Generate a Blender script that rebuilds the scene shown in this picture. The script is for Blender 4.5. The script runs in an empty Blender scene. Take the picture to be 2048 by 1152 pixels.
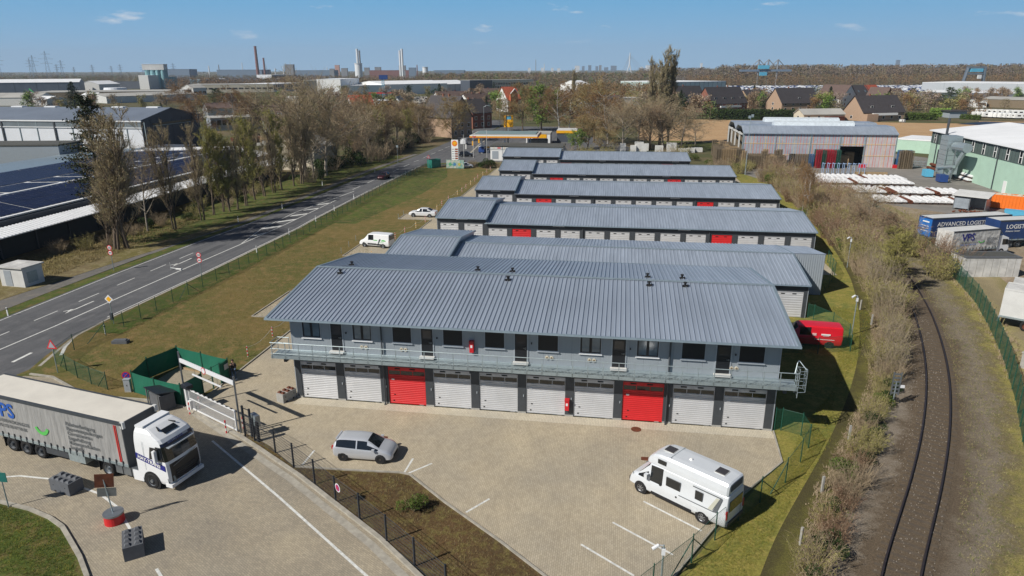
import bpy,math,random
from mathutils import Vector,Matrix
random.seed(7)
PI=math.pi
R_=math.radians
SC=bpy.context.scene
COL=SC.collection
# --- camera
cam=bpy.data.objects.new('camera',bpy.data.cameras.new('camera'))
COL.objects.link(cam)
cam.data.sensor_width=36.0
cam.data.lens=24.0
cam.data.clip_start=0.5
cam.data.clip_end=40000
def cam_matrix(loc,yaw,pitch,roll):
 fw=Vector((math.sin(yaw)*math.cos(pitch),math.cos(yaw)*math.cos(pitch),-math.sin(pitch)))
 rt=Vector((math.cos(yaw),-math.sin(yaw),0))
 up=rt.cross(fw)
 c,s=math.cos(roll),math.sin(roll)
 r2=c*rt+s*up
 u2=-s*rt+c*up
 m=Matrix.Identity(4)
 for i in range(3):
  m[i][0],m[i][1],m[i][2],m[i][3]=r2[i],u2[i],-fw[i],loc[i]
 return m
cam.matrix_world=cam_matrix((23.17984593,-44.38738568,23.96273134),-0.154851809,0.309736371,-0.003431825)
SC.camera=cam
# --- sky, sun, exposure
SUN_EL=R_(41.0)
SUN_AZ=math.atan2(-0.76,-0.65)
W=bpy.data.worlds.new('World')
SC.world=W
W.use_nodes=True
wn,wl=W.node_tree.nodes,W.node_tree.links
wn.clear()
w_out=wn.new('ShaderNodeOutputWorld')
w_bg=wn.new('ShaderNodeBackground')
w_bg.inputs['Strength'].default_value=0.05
sky=wn.new('ShaderNodeTexSky')
sky.sky_type='NISHITA'
sky.sun_disc=False
sky.sun_elevation=SUN_EL
sky.sun_rotation=SUN_AZ
sky.altitude=50
sky.air_density=0.7
sky.dust_density=0.1
sky.ozone_density=1.5
w_geo=wn.new('ShaderNodeTexCoord')
w_sep=wn.new('ShaderNodeSeparateXYZ')
wl.new(w_geo.outputs['Generated'],w_sep.inputs[0])
def wmath(op,a,b=None,clamp=False):
 n=wn.new('ShaderNodeMath');n.operation=op;n.use_clamp=clamp
 for i,v in enumerate((a,b)):
  if v is None:continue
  if isinstance(v,(int,float)):n.inputs[i].default_value=v
  else:wl.new(v,n.inputs[i])
 return n.outputs[0]
zc=wmath('MAXIMUM',w_sep.outputs[2],0.012)
comb=wn.new('ShaderNodeCombineXYZ')
wl.new(wmath('DIVIDE',w_sep.outputs[0],zc),comb.inputs[0])
wl.new(wmath('DIVIDE',w_sep.outputs[1],zc),comb.inputs[1])
cn=wn.new('ShaderNodeTexNoise');cn.inputs['Scale'].default_value=1.0;cn.inputs['Detail'].default_value=5;cn.inputs['Roughness'].default_value=0.55
c_st=wn.new('ShaderNodeVectorMath');c_st.operation='MULTIPLY';c_st.inputs[1].default_value=(11,11,46)
wl.new(w_geo.outputs['Generated'],c_st.inputs[0]);wl.new(c_st.outputs[0],cn.inputs['Vector'])
cfac=wmath('MULTIPLY',wmath('SUBTRACT',cn.outputs['Fac'],0.635),9.0,True)
lowf=wmath('MULTIPLY',wmath('SUBTRACT',w_sep.outputs[2],0.028),40.0,True)
cfac=wmath('MULTIPLY',cfac,lowf)
cfac=wmath('MULTIPLY',cfac,0.75)
w_r=wn.new('ShaderNodeValToRGB')
w_r.color_ramp.elements[0].position=0.0;w_r.color_ramp.elements[0].color=(.275,.465,.665,1)
w_r.color_ramp.elements[1].position=0.22;w_r.color_ramp.elements[1].color=(.030,.100,.260,1)
e_=w_r.color_ramp.elements.new(.09);e_.color=(.140,.395,.665,1)
wl.new(w_sep.outputs[2],w_r.inputs[0])
w_s=wn.new('ShaderNodeVectorMath');w_s.operation='SCALE';w_s.inputs['Scale'].default_value=20
wl.new(w_r.outputs[0],w_s.inputs[0])
w_hz=wn.new('ShaderNodeMixRGB')
wl.new(wmath('SUBTRACT',1.0,wmath('MULTIPLY',wmath('MAXIMUM',wmath('SUBTRACT',w_sep.outputs[2],.12),0.0),2.4,True),True),w_hz.inputs[0])
wl.new(sky.outputs[0],w_hz.inputs[1]);wl.new(w_s.outputs[0],w_hz.inputs[2])
w_mix=wn.new('ShaderNodeMixRGB')
wl.new(cfac,w_mix.inputs[0])
wl.new(w_hz.outputs[0],w_mix.inputs[1])
w_mix.inputs[2].default_value=(15,15.3,16.2,1)
wl.new(w_mix.outputs[0],w_bg.inputs['Color'])
wl.new(w_bg.outputs[0],w_out.inputs[0])
sun=bpy.data.objects.new('sun',bpy.data.lights.new('sun','SUN'))
COL.objects.link(sun)
sun.data.energy=5.0
sun.data.angle=R_(0.5)
sun.data.color=(1.0,0.955,0.88)
sdir=Vector((math.sin(SUN_AZ)*math.cos(SUN_EL),math.cos(SUN_AZ)*math.cos(SUN_EL),math.sin(SUN_EL)))
sun.rotation_euler=sdir.to_track_quat('Z','Y').to_euler()
sun.location=(-50,-60,80)
SC.view_settings.view_transform='Standard'
SC.view_settings.look='None'
SC.view_settings.gamma=1
SC.view_settings.exposure=0.05
SC.view_settings.use_curve_mapping=False
# --- helpers
class MB:
 """collects faces for one mesh object"""
 def __init__(s,T=None):s.v=[];s.f=[];s.m=[];s.T=T
 def add(s,vs,fs,mi=0):
  b=len(s.v)
  if s.T is not None:vs=[s.T@Vector(v)for v in vs]
  s.v+=[tuple(v)for v in vs];s.f+=[tuple(b+i for i in f)for f in fs];s.m+=[mi]*len(fs)
 def quad(s,a,b,c,d,mi=0):s.add([a,b,c,d],[(0,1,2,3)],mi)
 def tri(s,a,b,c,mi=0):s.add([a,b,c],[(0,1,2)],mi)
 def box(s,x0,x1,y0,y1,z0,z1,mi=0):
  s.add([(x0,y0,z0),(x1,y0,z0),(x1,y1,z0),(x0,y1,z0),(x0,y0,z1),(x1,y0,z1),(x1,y1,z1),(x0,y1,z1)],[(0,3,2,1),(4,5,6,7),(0,1,5,4),(1,2,6,5),(2,3,7,6),(3,0,4,7)],mi)
 def prism(s,poly,z0,z1,mi=0,bottom=True):
  n=len(poly)
  vs=[(p[0],p[1],z0)for p in poly]+[(p[0],p[1],z1)for p in poly]
  fs=[(i,(i+1)%n,n+(i+1)%n,n+i)for i in range(n)]+[tuple(range(n,2*n))]
  if bottom:fs.append(tuple(reversed(range(n))))
  s.add(vs,fs,mi)
 def extx(s,prof,x0,x1,mi=0):
  n=len(prof)
  s.add([(x0,p[0],p[1])for p in prof]+[(x1,p[0],p[1])for p in prof],[(i,(i+1)%n,n+(i+1)%n,n+i)for i in range(n)]+[tuple(reversed(range(n))),tuple(range(n,2*n))],mi)
 def exty(s,prof,y0,y1,mi=0):
  n=len(prof)
  s.add([(p[0],y0,p[1])for p in prof]+[(p[0],y1,p[1])for p in prof],[(i,(i+1)%n,n+(i+1)%n,n+i)for i in range(n)]+[tuple(reversed(range(n))),tuple(range(n,2*n))],mi)
 def tube(s,p0,p1,r0,r1=None,n=6,mi=0,cap=True):
  p0,p1=Vector(p0),Vector(p1)
  if r1 is None:r1=r0
  d=p1-p0
  if d.length<1e-6:return
  d.normalize()
  a=d.cross(Vector((0,0,1))if abs(d.z)<.95 else Vector((1,0,0))).normalized();b=d.cross(a)
  vs=[]
  for p,r in((p0,r0),(p1,r1)):
   for k in range(n):
    t=2*PI*k/n
    vs.append(p+a*(r*math.cos(t))+b*(r*math.sin(t)))
  fs=[(k,(k+1)%n,n+(k+1)%n,n+k)for k in range(n)]
  if cap:fs+=[tuple(reversed(range(n))),tuple(range(n,2*n))]
  s.add(vs,fs,mi)
 def path(s,pts,r,n=6,mi=0):
  for a,b in zip(pts,pts[1:]):s.tube(a,b,r,r,n,mi)
 def cyl(s,x,y,z0,z1,r,r1=None,n=16,mi=0):s.tube((x,y,z0),(x,y,z1),r,r1,n,mi)
 def strip(s,pts,w,z,mi=0):
  L=[];Rr=[]
  for i,p in enumerate(pts):
   a=Vector(pts[max(i-1,0)][:2]);b=Vector(pts[min(i+1,len(pts)-1)][:2])
   t=(b-a).normalized();nrm=Vector((-t.y,t.x))
   L.append((p[0]+nrm.x*w/2,p[1]+nrm.y*w/2,z));Rr.append((p[0]-nrm.x*w/2,p[1]-nrm.y*w/2,z))
  for i in range(len(pts)-1):s.quad(Rr[i],Rr[i+1],L[i+1],L[i],mi)
 def wall(s,pts,w,z0,z1,mi=0):
  for a,b in zip(pts,pts[1:]):
   a=Vector(a[:2]);b=Vector(b[:2]);t=(b-a)
   if t.length<1e-5:continue
   t.normalize();n=Vector((-t.y,t.x))*w/2
   s.prism([tuple(a-n),tuple(b-n),tuple(b+n),tuple(a+n)],z0,z1,mi)
 def mesh(s,name,mats,smooth=False):
  me=bpy.data.meshes.new(name)
  me.from_pydata(s.v,[],s.f)
  for m in mats:me.materials.append(m)
  if len(mats)>1:me.polygons.foreach_set('material_index',s.m)
  if smooth:me.polygons.foreach_set('use_smooth',[True]*len(me.polygons))
  me.update()
  return me
 def build(s,name,mats,parent=None,loc=None,rz=None,smooth=False):
  if not isinstance(mats,(list,tuple)):mats=[mats]
  return ob(name,s.mesh(name,mats,smooth),parent,loc,rz)
def ob(name,data,parent=None,loc=None,rz=None):
 o=bpy.data.objects.new(name,data);COL.objects.link(o)
 if parent:o.parent=parent
 if loc is not None:o.location=(loc[0],loc[1],loc[2]if len(loc)>2 else 0)
 if rz is not None:o.rotation_euler=(0,0,rz)
 return o
def tag(o,label,cat,group=None,kind=None):
 if label:o['label']=label
 if cat:o['category']=cat
 if group:o['group']=group
 if kind:o['kind']=kind
 return o
def thing(name,label,cat,loc=(0,0,0),rz=0,group=None):
 return tag(ob(name,None,None,loc,rz),label,cat,group)
def struct(o):o['kind']='structure';return o
def stuff(o,label=None):
 o['kind']='stuff'
 if label:o['label']=label
 return o
def kids(o):return KID.get(o.name,[])if False else list(o.children)
def dup(root,loc=None,rz=None,label=None,scale=None):
 """a copy of a thing with copies of its parts and sub-parts"""
 def rec(o,par):
  c=o.copy();COL.objects.link(c)
  if par is not None:c.parent=par
  for ch in o.children:rec(ch,c)
  return c
 r=rec(root,None)
 if loc is not None:r.location=(loc[0],loc[1],loc[2]if len(loc)>2 else 0)
 if rz is not None:r.rotation_euler=(0,0,rz)
 if scale is not None:r.scale=(scale,)*3 if isinstance(scale,(int,float))else scale
 if label:r['label']=label
 return r
def lerp(a,b,t):return tuple(x+(y-x)*t for x,y in zip(a,b))
# --- materials
def mat(name,col,rough=0.6,metal=0.0,var=0.12,scale=2.0,bump=0.0,bscale=20.0,spec=0.5,col2=None,world=False,stretch=None):
 m=bpy.data.materials.new(name);m.use_nodes=True
 nt=m.node_tree;b=nt.nodes['Principled BSDF']
 b.inputs['Roughness'].default_value=rough
 b.inputs['Metallic'].default_value=metal
 b.inputs['Specular IOR Level'].default_value=spec
 c1=tuple(col)+(1,)
 c2=(tuple(col2)if col2 else tuple(min(1,c*(1-var))for c in col))+(1,)
 if var>0 or col2:
  if world:
   g=nt.nodes.new('ShaderNodeNewGeometry');src=g.outputs['Position']
  else:
   g=nt.nodes.new('ShaderNodeTexCoord');src=g.outputs['Object']
  if stretch:
   mp=nt.nodes.new('ShaderNodeMapping');mp.inputs['Scale'].default_value=stretch
   nt.links.new(src,mp.inputs[0]);src=mp.outputs[0]
  n=nt.nodes.new('ShaderNodeTexNoise');n.inputs['Scale'].default_value=scale;n.inputs['Detail'].default_value=6;n.inputs['Roughness'].default_value=.62
  nt.links.new(src,n.inputs['Vector'])
  r=nt.nodes.new('ShaderNodeValToRGB');r.color_ramp.elements[0].position=.36;r.color_ramp.elements[1].position=.64
  r.color_ramp.elements[0].color=c2;r.color_ramp.elements[1].color=c1
  nt.links.new(n.outputs['Fac'],r.inputs[0]);nt.links.new(r.outputs[0],b.inputs['Base Color'])
  if bump:
   n2=nt.nodes.new('ShaderNodeTexNoise');n2.inputs['Scale'].default_value=bscale;n2.inputs['Detail'].default_value=4
   nt.links.new(src,n2.inputs['Vector'])
   bp=nt.nodes.new('ShaderNodeBump');bp.inputs['Strength'].default_value=bump;bp.inputs['Distance'].default_value=1.0/bscale
   nt.links.new(n2.outputs['Fac'],bp.inputs['Height']);nt.links.new(bp.outputs[0],b.inputs['Normal'])
 else:
  b.inputs['Base Color'].default_value=c1
 return m
def ground_mat(name,cols,s1=0.06,s2=0.9,s3=9.0,rough=0.95,bump=0.6,bscale=12,contrast=1.0):
 """three colours mixed by large, middle and small noise in world space"""
 m=bpy.data.materials.new(name);m.use_nodes=True
 nt=m.node_tree;N=nt.nodes;L=nt.links;b=N['Principled BSDF']
 b.inputs['Roughness'].default_value=rough;b.inputs['Specular IOR Level'].default_value=.2
 g=N.new('ShaderNodeNewGeometry')
 def noise(sc,det=5,ro=.6):
  n=N.new('ShaderNodeTexNoise');n.inputs['Scale'].default_value=sc;n.inputs['Detail'].default_value=det;n.inputs['Roughness'].default_value=ro
  L.new(g.outputs['Position'],n.inputs['Vector']);return n.outputs['Fac']
 def ramp(f,a,bb,c1=(0,0,0,1),c2=(1,1,1,1)):
  r=N.new('ShaderNodeValToRGB');r.color_ramp.elements[0].position=a;r.color_ramp.elements[1].position=bb
  r.color_ramp.elements[0].color=c1;r.color_ramp.elements[1].color=c2;L.new(f,r.inputs[0]);return r.outputs[0]
 def mix(f,a,bb,mode='MIX'):
  x=N.new('ShaderNodeMixRGB');x.blend_type=mode
  for i,v in enumerate((f,a,bb)):
   if isinstance(v,(int,float)):x.inputs[i].default_value=v
   elif isinstance(v,tuple):x.inputs[i].default_value=v if len(v)==4 else v+(1,)
   else:L.new(v,x.inputs[i])
  return x.outputs[0]
 c=mix(ramp(noise(s1,4),.4,.6),cols[0],cols[1])
 c=mix(ramp(noise(s2,6,.7),.47,.62),c,cols[2])
 f=ramp(noise(s3,6,.75),.3,.7,(1-.45*contrast,)*3+(1,),(1+.35*contrast,)*3+(1,))
 c=mix(1.0,c,f,'MULTIPLY')
 if len(cols)>3:
  c=mix(ramp(noise(s2*2.3,6,.8),.62,.68),c,cols[3])
 L.new(c,b.inputs['Base Color'])
 bp=N.new('ShaderNodeBump');bp.inputs['Strength'].default_value=bump;bp.inputs['Distance'].default_value=.06
 L.new(noise(bscale,5,.7),bp.inputs['Height']);L.new(bp.outputs[0],b.inputs['Normal'])
 return m
def wear(m,amt,scale,stretch,lo,hi):
 """multiply a material's colour by wear of its own: streaks, patches, per-piece differences"""
 nt=m.node_tree;b=nt.nodes['Principled BSDF'];l=b.inputs['Base Color'].links[0].from_socket
 g=nt.nodes.new('ShaderNodeNewGeometry');mp=nt.nodes.new('ShaderNodeMapping');mp.inputs['Scale'].default_value=stretch;nt.links.new(g.outputs['Position'],mp.inputs[0])
 n=nt.nodes.new('ShaderNodeTexNoise');n.inputs['Scale'].default_value=scale;n.inputs['Detail'].default_value=5;n.inputs['Roughness'].default_value=.7;nt.links.new(mp.outputs[0],n.inputs['Vector'])
 oi=nt.nodes.new('ShaderNodeObjectInfo');ad=nt.nodes.new('ShaderNodeMath');ad.operation='MULTIPLY_ADD';ad.inputs[1].default_value=amt;nt.links.new(oi.outputs['Random'],ad.inputs[0]);nt.links.new(n.outputs['Fac'],ad.inputs[2])
 r=nt.nodes.new('ShaderNodeValToRGB');r.color_ramp.elements[0].position=.35;r.color_ramp.elements[1].position=.7+amt;r.color_ramp.elements[0].color=lo;r.color_ramp.elements[1].color=hi;nt.links.new(ad.outputs[0],r.inputs[0])
 x=nt.nodes.new('ShaderNodeMixRGB');x.blend_type='MULTIPLY';x.inputs[0].default_value=1;nt.links.new(l,x.inputs[1]);nt.links.new(r.outputs[0],x.inputs[2]);nt.links.new(x.outputs[0],b.inputs['Base Color'])
def paver_mat(name,c1,c2,mortar,rot=0.0,bw=0.22,bh=0.11):
 m=bpy.data.materials.new(name);m.use_nodes=True
 nt=m.node_tree;N=nt.nodes;L=nt.links;b=N['Principled BSDF']
 b.inputs['Roughness'].default_value=.85;b.inputs['Specular IOR Level'].default_value=.3
 g=N.new('ShaderNodeNewGeometry');mp=N.new('ShaderNodeMapping');mp.inputs['Rotation'].default_value=(0,0,rot)
 L.new(g.outputs['Position'],mp.inputs[0])
 br=N.new('ShaderNodeTexBrick');br.inputs['Scale'].default_value=1;br.inputs['Brick Width'].default_value=bw;br.inputs['Row Height'].default_value=bh
 br.inputs['Mortar Size'].default_value=.009;br.inputs['Mortar Smooth'].default_value=.3;br.inputs['Bias'].default_value=-.1
 br.inputs['Color1'].default_value=c1+(1,);br.inputs['Color2'].default_value=c2+(1,);br.inputs['Mortar'].default_value=mortar+(1,)
 L.new(mp.outputs[0],br.inputs['Vector'])
 def nz(sc,lo,hi,a,bb,det=6):
  n=N.new('ShaderNodeTexNoise');n.inputs['Scale'].default_value=sc;n.inputs['Detail'].default_value=det;n.inputs['Roughness'].default_value=.65
  L.new(g.outputs['Position'],n.inputs['Vector'])
  r=N.new('ShaderNodeValToRGB');r.color_ramp.elements[0].position=lo;r.color_ramp.elements[1].position=hi
  r.color_ramp.elements[0].color=a;r.color_ramp.elements[1].color=bb;L.new(n.outputs['Fac'],r.inputs[0]);return r.outputs[0]
 def mul(a,bb,f=1.0):
  x=N.new('ShaderNodeMixRGB');x.blend_type='MULTIPLY';x.inputs[0].default_value=f;L.new(a,x.inputs[1]);L.new(bb,x.inputs[2]);return x.outputs[0]
 c=mul(br.outputs['Color'],nz(.16,.35,.65,(.86,.88,.91,1),(1.05,1.04,1.0,1)))
 c=mul(c,nz(1.7,.38,.66,(.94,.94,.94,1),(1.03,1.03,1.03,1)))
 c=mul(c,nz(30,.3,.7,(.82,.82,.82,1),(1.12,1.12,1.12,1),3))
 L.new(c,b.inputs['Base Color'])
 bp=N.new('ShaderNodeBump');bp.inputs['Strength'].default_value=.5;bp.inputs['Distance'].default_value=.006
 inv=N.new('ShaderNodeMath');inv.operation='SUBTRACT';inv.inputs[0].default_value=1;L.new(br.outputs['Fac'],inv.inputs[1])
 L.new(inv.outputs[0],bp.inputs['Height']);L.new(bp.outputs[0],b.inputs['Normal'])
 return m
def net_mat(name,col,cover,sx=18.0,diag=True):
 """a real thin wire mesh: the gaps let light through, wires run as a lattice over the sheet"""
 m=bpy.data.materials.new(name);m.use_nodes=True
 nt=m.node_tree;N=nt.nodes;L=nt.links;b=N['Principled BSDF'];out=N['Material Output']
 b.inputs['Base Color'].default_value=col+(1,);b.inputs['Roughness'].default_value=.5
 tr=N.new('ShaderNodeBsdfTransparent');mx=N.new('ShaderNodeMixShader')
 tc=N.new('ShaderNodeUVMap');
 w=[]
 for ang in((R_(45),R_(-45))if diag else(0,PI/2)):
  mp=N.new('ShaderNodeMapping');mp.inputs['Rotation'].default_value=(0,0,ang);L.new(tc.outputs[0],mp.inputs[0])
  sp=N.new('ShaderNodeSeparateXYZ');L.new(mp.outputs[0],sp.inputs[0])
  a=N.new('ShaderNodeMath');a.operation='MULTIPLY';a.inputs[1].default_value=sx;L.new(sp.outputs[0],a.inputs[0])
  fr=N.new('ShaderNodeMath');fr.operation='FRACT';L.new(a.outputs[0],fr.inputs[0])
  lt=N.new('ShaderNodeMath');lt.operation='LESS_THAN';lt.inputs[1].default_value=cover;L.new(fr.outputs[0],lt.inputs[0]);w.append(lt.outputs[0])
 mxm=N.new('ShaderNodeMath');mxm.operation='MAXIMUM';L.new(w[0],mxm.inputs[0]);L.new(w[1],mxm.inputs[1])
 L.new(mxm.outputs[0],mx.inputs[0]);L.new(tr.outputs[0],mx.inputs[1]);L.new(b.outputs[0],mx.inputs[2]);L.new(mx.outputs[0],out.inputs['Surface'])
 return m
def glassy(name,col=(.012,.015,.018),rough=.06):
 return mat(name,col,rough,0,0,spec=.9)
M={}
M['roof']=mat('roof_blue_grey',(.385,.440,.520),.42,.35,.10,.35,stretch=(1,.15,1))
M['roof2']=mat('roof_blue_grey_sheet',(.42,.475,.55),.42,.35,.10,.35,stretch=(1,.15,1))
wear(M['roof'],.30,.8,(1,.12,1),(.84,.85,.86,1),(1.08,1.08,1.08,1));wear(M['roof2'],0,1.2,(1.4,.14,1),(.84,.85,.86,1),(1.1,1.1,1.1,1))
M['zinc']=mat('zinc_gutter',(.34,.42,.47),.4,.5,.15,3)
M['galv']=mat('galvanised',(.40,.47,.49),.45,.5,.18,6)
M['clad']=mat('cladding_blue_grey',(.32,.355,.385),.5,.1,.05,1.5)
M['cladlight']=mat('cladding_light',(.38,.42,.46),.5,.2,.06)
M['pillar']=mat('anthracite',(.058,.066,.076),.55,.1,.15,3)
M['gdoor']=mat('door_silver',(.56,.565,.58),.45,.05,.06,1.2)
wear(M['gdoor'],.25,.9,(1,1,.5),(.84,.84,.83,1),(1.03,1.03,1.03,1))
M['gred']=mat('door_red',(.62,.018,.022),.45,0,.08,1.5)
M['dark']=mat('dark_frame',(.014,.016,.02),.4,0,.2)
M['black']=mat('black_rubber',(.012,.012,.013),.8,0,.2)
M['glass']=glassy('window_glass')
M['wglass']=mat('window_glass_pale',(.16,.22,.26),.08,0,.3,1.2,spec=.9)
M['white']=mat('white_paint',(.74,.75,.76),.45,0,.06,1.5)
M['offwhite']=mat('off_white',(.62,.62,.60),.6,0,.12,1.0)
M['dirtywhite']=mat('dirty_white',(.66,.65,.62),.7,0,.35,.7)
M['cream']=mat('cream',(.62,.56,.44),.8,0,.15,1)
M['concrete']=mat('concrete',(.40,.39,.36),.9,0,.25,2.5,bump=.3,bscale=30)
M['concdark']=mat('concrete_painted_grey',(.115,.122,.135),.8,0,.18,3,bump=.2,bscale=30)
M['kerb']=mat('kerb_stone',(.40,.37,.31),.9,0,.30,2.0,world=True)
M['slab']=mat('pale_apron',(.60,.54,.42),.9,0,.14,1.0,world=True)
M['red']=mat('red_paint',(.60,.02,.03),.4,0,.08)
M['orange']=mat('orange_paint',(.80,.18,.015),.5,0,.1)
M['yellow']=mat('yellow_paint',(.85,.42,.01),.45,0,.05)
M['blue']=mat('blue_paint',(.02,.06,.22),.4,0,.15,1)
M['cyan']=mat('light_blue_paint',(.10,.42,.62),.5,0,.1)
M['green']=mat('fence_green',(.012,.085,.055),.5,0,.15)
M['netgreen']=mat('screen_net_green',(.006,.135,.080),.75,0,.12,1.2)
M['fencedark']=mat('fence_anthracite',(.022,.027,.036),.5,0,.15)
M['chain']=net_mat('chain_link_green',(.02,.12,.07),.13)
M['chaindense']=net_mat('windbreak_net_green',(.01,.10,.06),.34)
M['steel']=mat('steel',(.30,.33,.36),.35,.7,.15,3)
M['rust']=mat('rust',(.17,.05,.022),.8,0,.45,3)
M['wood']=mat('timber',(.42,.30,.17),.85,0,.3,3)
M['wooddark']=mat('timber_weathered',(.22,.17,.11),.85,0,.35,3)
M['bark']=mat('bark',(.16,.12,.085),.95,0,.35,3)
M['barkpale']=mat('bark_pale',(.36,.31,.25),.95,0,.4,2)
M['birch']=mat('birch_bark',(.55,.52,.47),.9,0,.4,2)
M['brick']=mat('brick_red',(.26,.10,.065),.85,0,.2,2)
M['brickpale']=mat('brick_pale',(.42,.29,.20),.85,0,.2,2)
M['tilered']=mat('roof_tile_red',(.42,.085,.04),.8,0,.2,1)
M['tiledark']=mat('roof_tile_dark',(.055,.048,.050),.75,0,.25,1)
M['tilebrown']=mat('roof_tile_brown',(.13,.085,.07),.8,0,.25,1)
M['mint']=mat('mint_cladding',(.42,.60,.48),.7,0,.08,.5)
M['greydark']=mat('hall_dark_grey',(.070,.082,.105),.6,0,.12,.3)
M['hallroof']=mat('hall_roof_grey',(.16,.19,.24),.6,0,.15,.15)
M['halllight']=mat('hall_light',(.74,.76,.80),.6,0,.07,.3)
M['solar']=mat('solar_panel',(.014,.022,.060),.5,0,.25,.5,spec=.25)
M['whiteroof']=mat('white_roof',(.80,.81,.82),.7,0,.1,.15)
M['greyroof']=mat('flat_roof_grey',(.40,.39,.36),.9,0,.18,.1)
M['tarmacroof']=mat('bitumen_roof',(.085,.085,.075),.9,0,.2,.1)
M['line']=mat('road_paint',(.74,.74,.70),.7,0,.30,4.0,world=True)
M['skin']=mat('skin',(.50,.30,.21),.6,0,.05)
M['hair']=mat('hair_dark',(.03,.02,.015),.7,0,.2)
M['jacket']=mat('black_jacket',(.015,.015,.018),.8,0,.2)
M['jeans']=mat('blue_jeans',(.07,.12,.20),.85,0,.3,6)
# --- ground
G_meadow=ground_mat('dry_meadow',[(.165,.125,.042),(.105,.108,.030),(.215,.150,.060),(.26,.20,.11)],.10,.8,7)
G_lawn=ground_mat('mossy_lawn',[(.235,.21,.048),(.165,.175,.042),(.29,.24,.065)],.22,1.1,6)
G_grass=ground_mat('verge_grass',[(.085,.115,.022),(.060,.080,.020),(.15,.12,.045),(.20,.17,.09)],.2,.9,6)
G_soil=ground_mat('moss_soil',[(.125,.078,.036),(.090,.062,.030),(.16,.13,.045),(.25,.19,.13)],.3,1.6,9)
G_ballast=ground_mat('track_ballast',[(.155,.120,.085),(.115,.090,.062),(.20,.16,.12),(.36,.32,.27)],.3,2.5,14,bump=1.0,bscale=16)
G_track=ground_mat('ballast_pale_path',[(.235,.20,.16),(.17,.14,.10),(.29,.25,.205)],.25,1.2,12,bump=.6)
G_gravel=ground_mat('trackside_stone',[(.20,.165,.125),(.155,.12,.085),(.27,.235,.19),(.38,.34,.29)],.4,2.0,14,bump=1.0,bscale=16)
G_rough=ground_mat('rough_grass',[(.145,.125,.040),(.175,.135,.070),(.24,.20,.105),(.10,.085,.055)],.15,.7,5,bump=1.0,bscale=6)
G_dirt=ground_mat('yard_dirt',[(.30,.235,.165),(.235,.185,.125),(.34,.28,.20),(.17,.14,.10)],.12,.6,6)
G_field=ground_mat('ploughed_field',[(.43,.28,.15),(.40,.255,.135),(.46,.31,.17)],.02,.12,1.2,contrast=.35)
G_asph=ground_mat('asphalt_road',[(.128,.130,.136),(.108,.110,.116),(.142,.143,.148)],.05,.5,18,rough=.85,bump=.25,bscale=60,contrast=.4)
G_asph2=ground_mat('asphalt_yard',[(.225,.21,.19),(.19,.18,.165),(.25,.23,.205)],.06,.4,10,contrast=.3)
G_path=ground_mat('asphalt_path',[(.17,.16,.15),(.14,.135,.125),(.20,.18,.155)],.2,.8,15,contrast=.4)
G_far=ground_mat('far_land',[(.10,.095,.045),(.075,.085,.030),(.16,.12,.07)],.004,.03,.3,contrast=.5)
P_yard=paver_mat('yard_pavers',(.50,.43,.32),(.42,.36,.265),(.30,.255,.185),PI/2)
P_apron=paver_mat('apron_pavers',(.60,.54,.43),(.53,.47,.37),(.32,.28,.22),PI/2)
P_yard2=paver_mat('drive_pavers',(.43,.37,.275),(.34,.295,.225),(.25,.215,.16),R_(31))
wear(P_yard,0,.5,(1,.5,1),(.90,.90,.91,1),(1.04,1.04,1.04,1));wear(P_yard2,0,.35,(.55,.9,1),(.84,.84,.86,1),(1.05,1.05,1.05,1))
def sheet(name,poly,z,m,label=None,kind='structure'):
 b=MB();b.add([(p[0],p[1],z)for p in poly],[tuple(range(len(poly)))])
 o=b.build(name,m);o['kind']=kind
 if label:o['label']=label
 return o
g=MB();S_=14000
n=24
for i in range(n):
 for j in range(n):
  x0=-S_+2*S_*i/n;x1=-S_+2*S_*(i+1)/n;y0=-1500+(S_+1500)*j/n;y1=-1500+(S_+1500)*(j+1)/n
  g.quad((x0,y0,-.05),(x1,y0,-.05),(x1,y1,-.05),(x0,y1,-.05))
struct(g.build('ground',G_far))
sheet('meadow',[(-25.6,-1),(-22.4,.6),(-18.4,-1.6),(-16.3,-2.4),(-7.6,-2.8),(-7.4,0),(-7.4,124),(-12,129),(-26.9,129),(-26.9,29),(-27.3,13),(-27.2,8.5),(-26.2,4.4),(-25.2,1.5)],.004,G_meadow)
sheet('roadside_grass',[(-26.9,60),(-19,60),(-16,90),(-16.5,112),(-20,126),(-26.9,126)],.008,G_grass)
sheet('fence_grass_strip',[(-26.8,10),(-23.2,10),(-22.7,60),(-26.8,60)],.0085,G_grass)
sheet('lawn',[(24.0,-20.5),(34.45,-3.5),(34.5,130),(58,130),(60.5,90),(58,58),(53,34),(48.5,20),(43.5,9),(38.8,-1.2),(33.6,-10.5),(28.5,-20.5)],.004,G_lawn)
yard=[(-7.4,-2.9),(-4.55,-4.75),(-1.64,-6.25),(.5,-7.3),(3.7,-9.25),(7.0,-9.12),(10.5,-8.9),(11.2,-9.0),(14.0,-11.4),(17.8,-14.4),(20.7,-16.8),(23.5,-19.2),(24.6,-19.2),(30.9,-8.6),(34.25,-4.15),(34.5,-1.1),(-.3,-1.1),(-.3,132),(-7.4,132)]
sheet('yard_paving',yard,.012,P_yard)
sheet('apron_paving',[(-.3,-1.1),(34.5,-1.1),(34.45,-.02),(-.3,-.02)],.016,P_apron)
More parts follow.
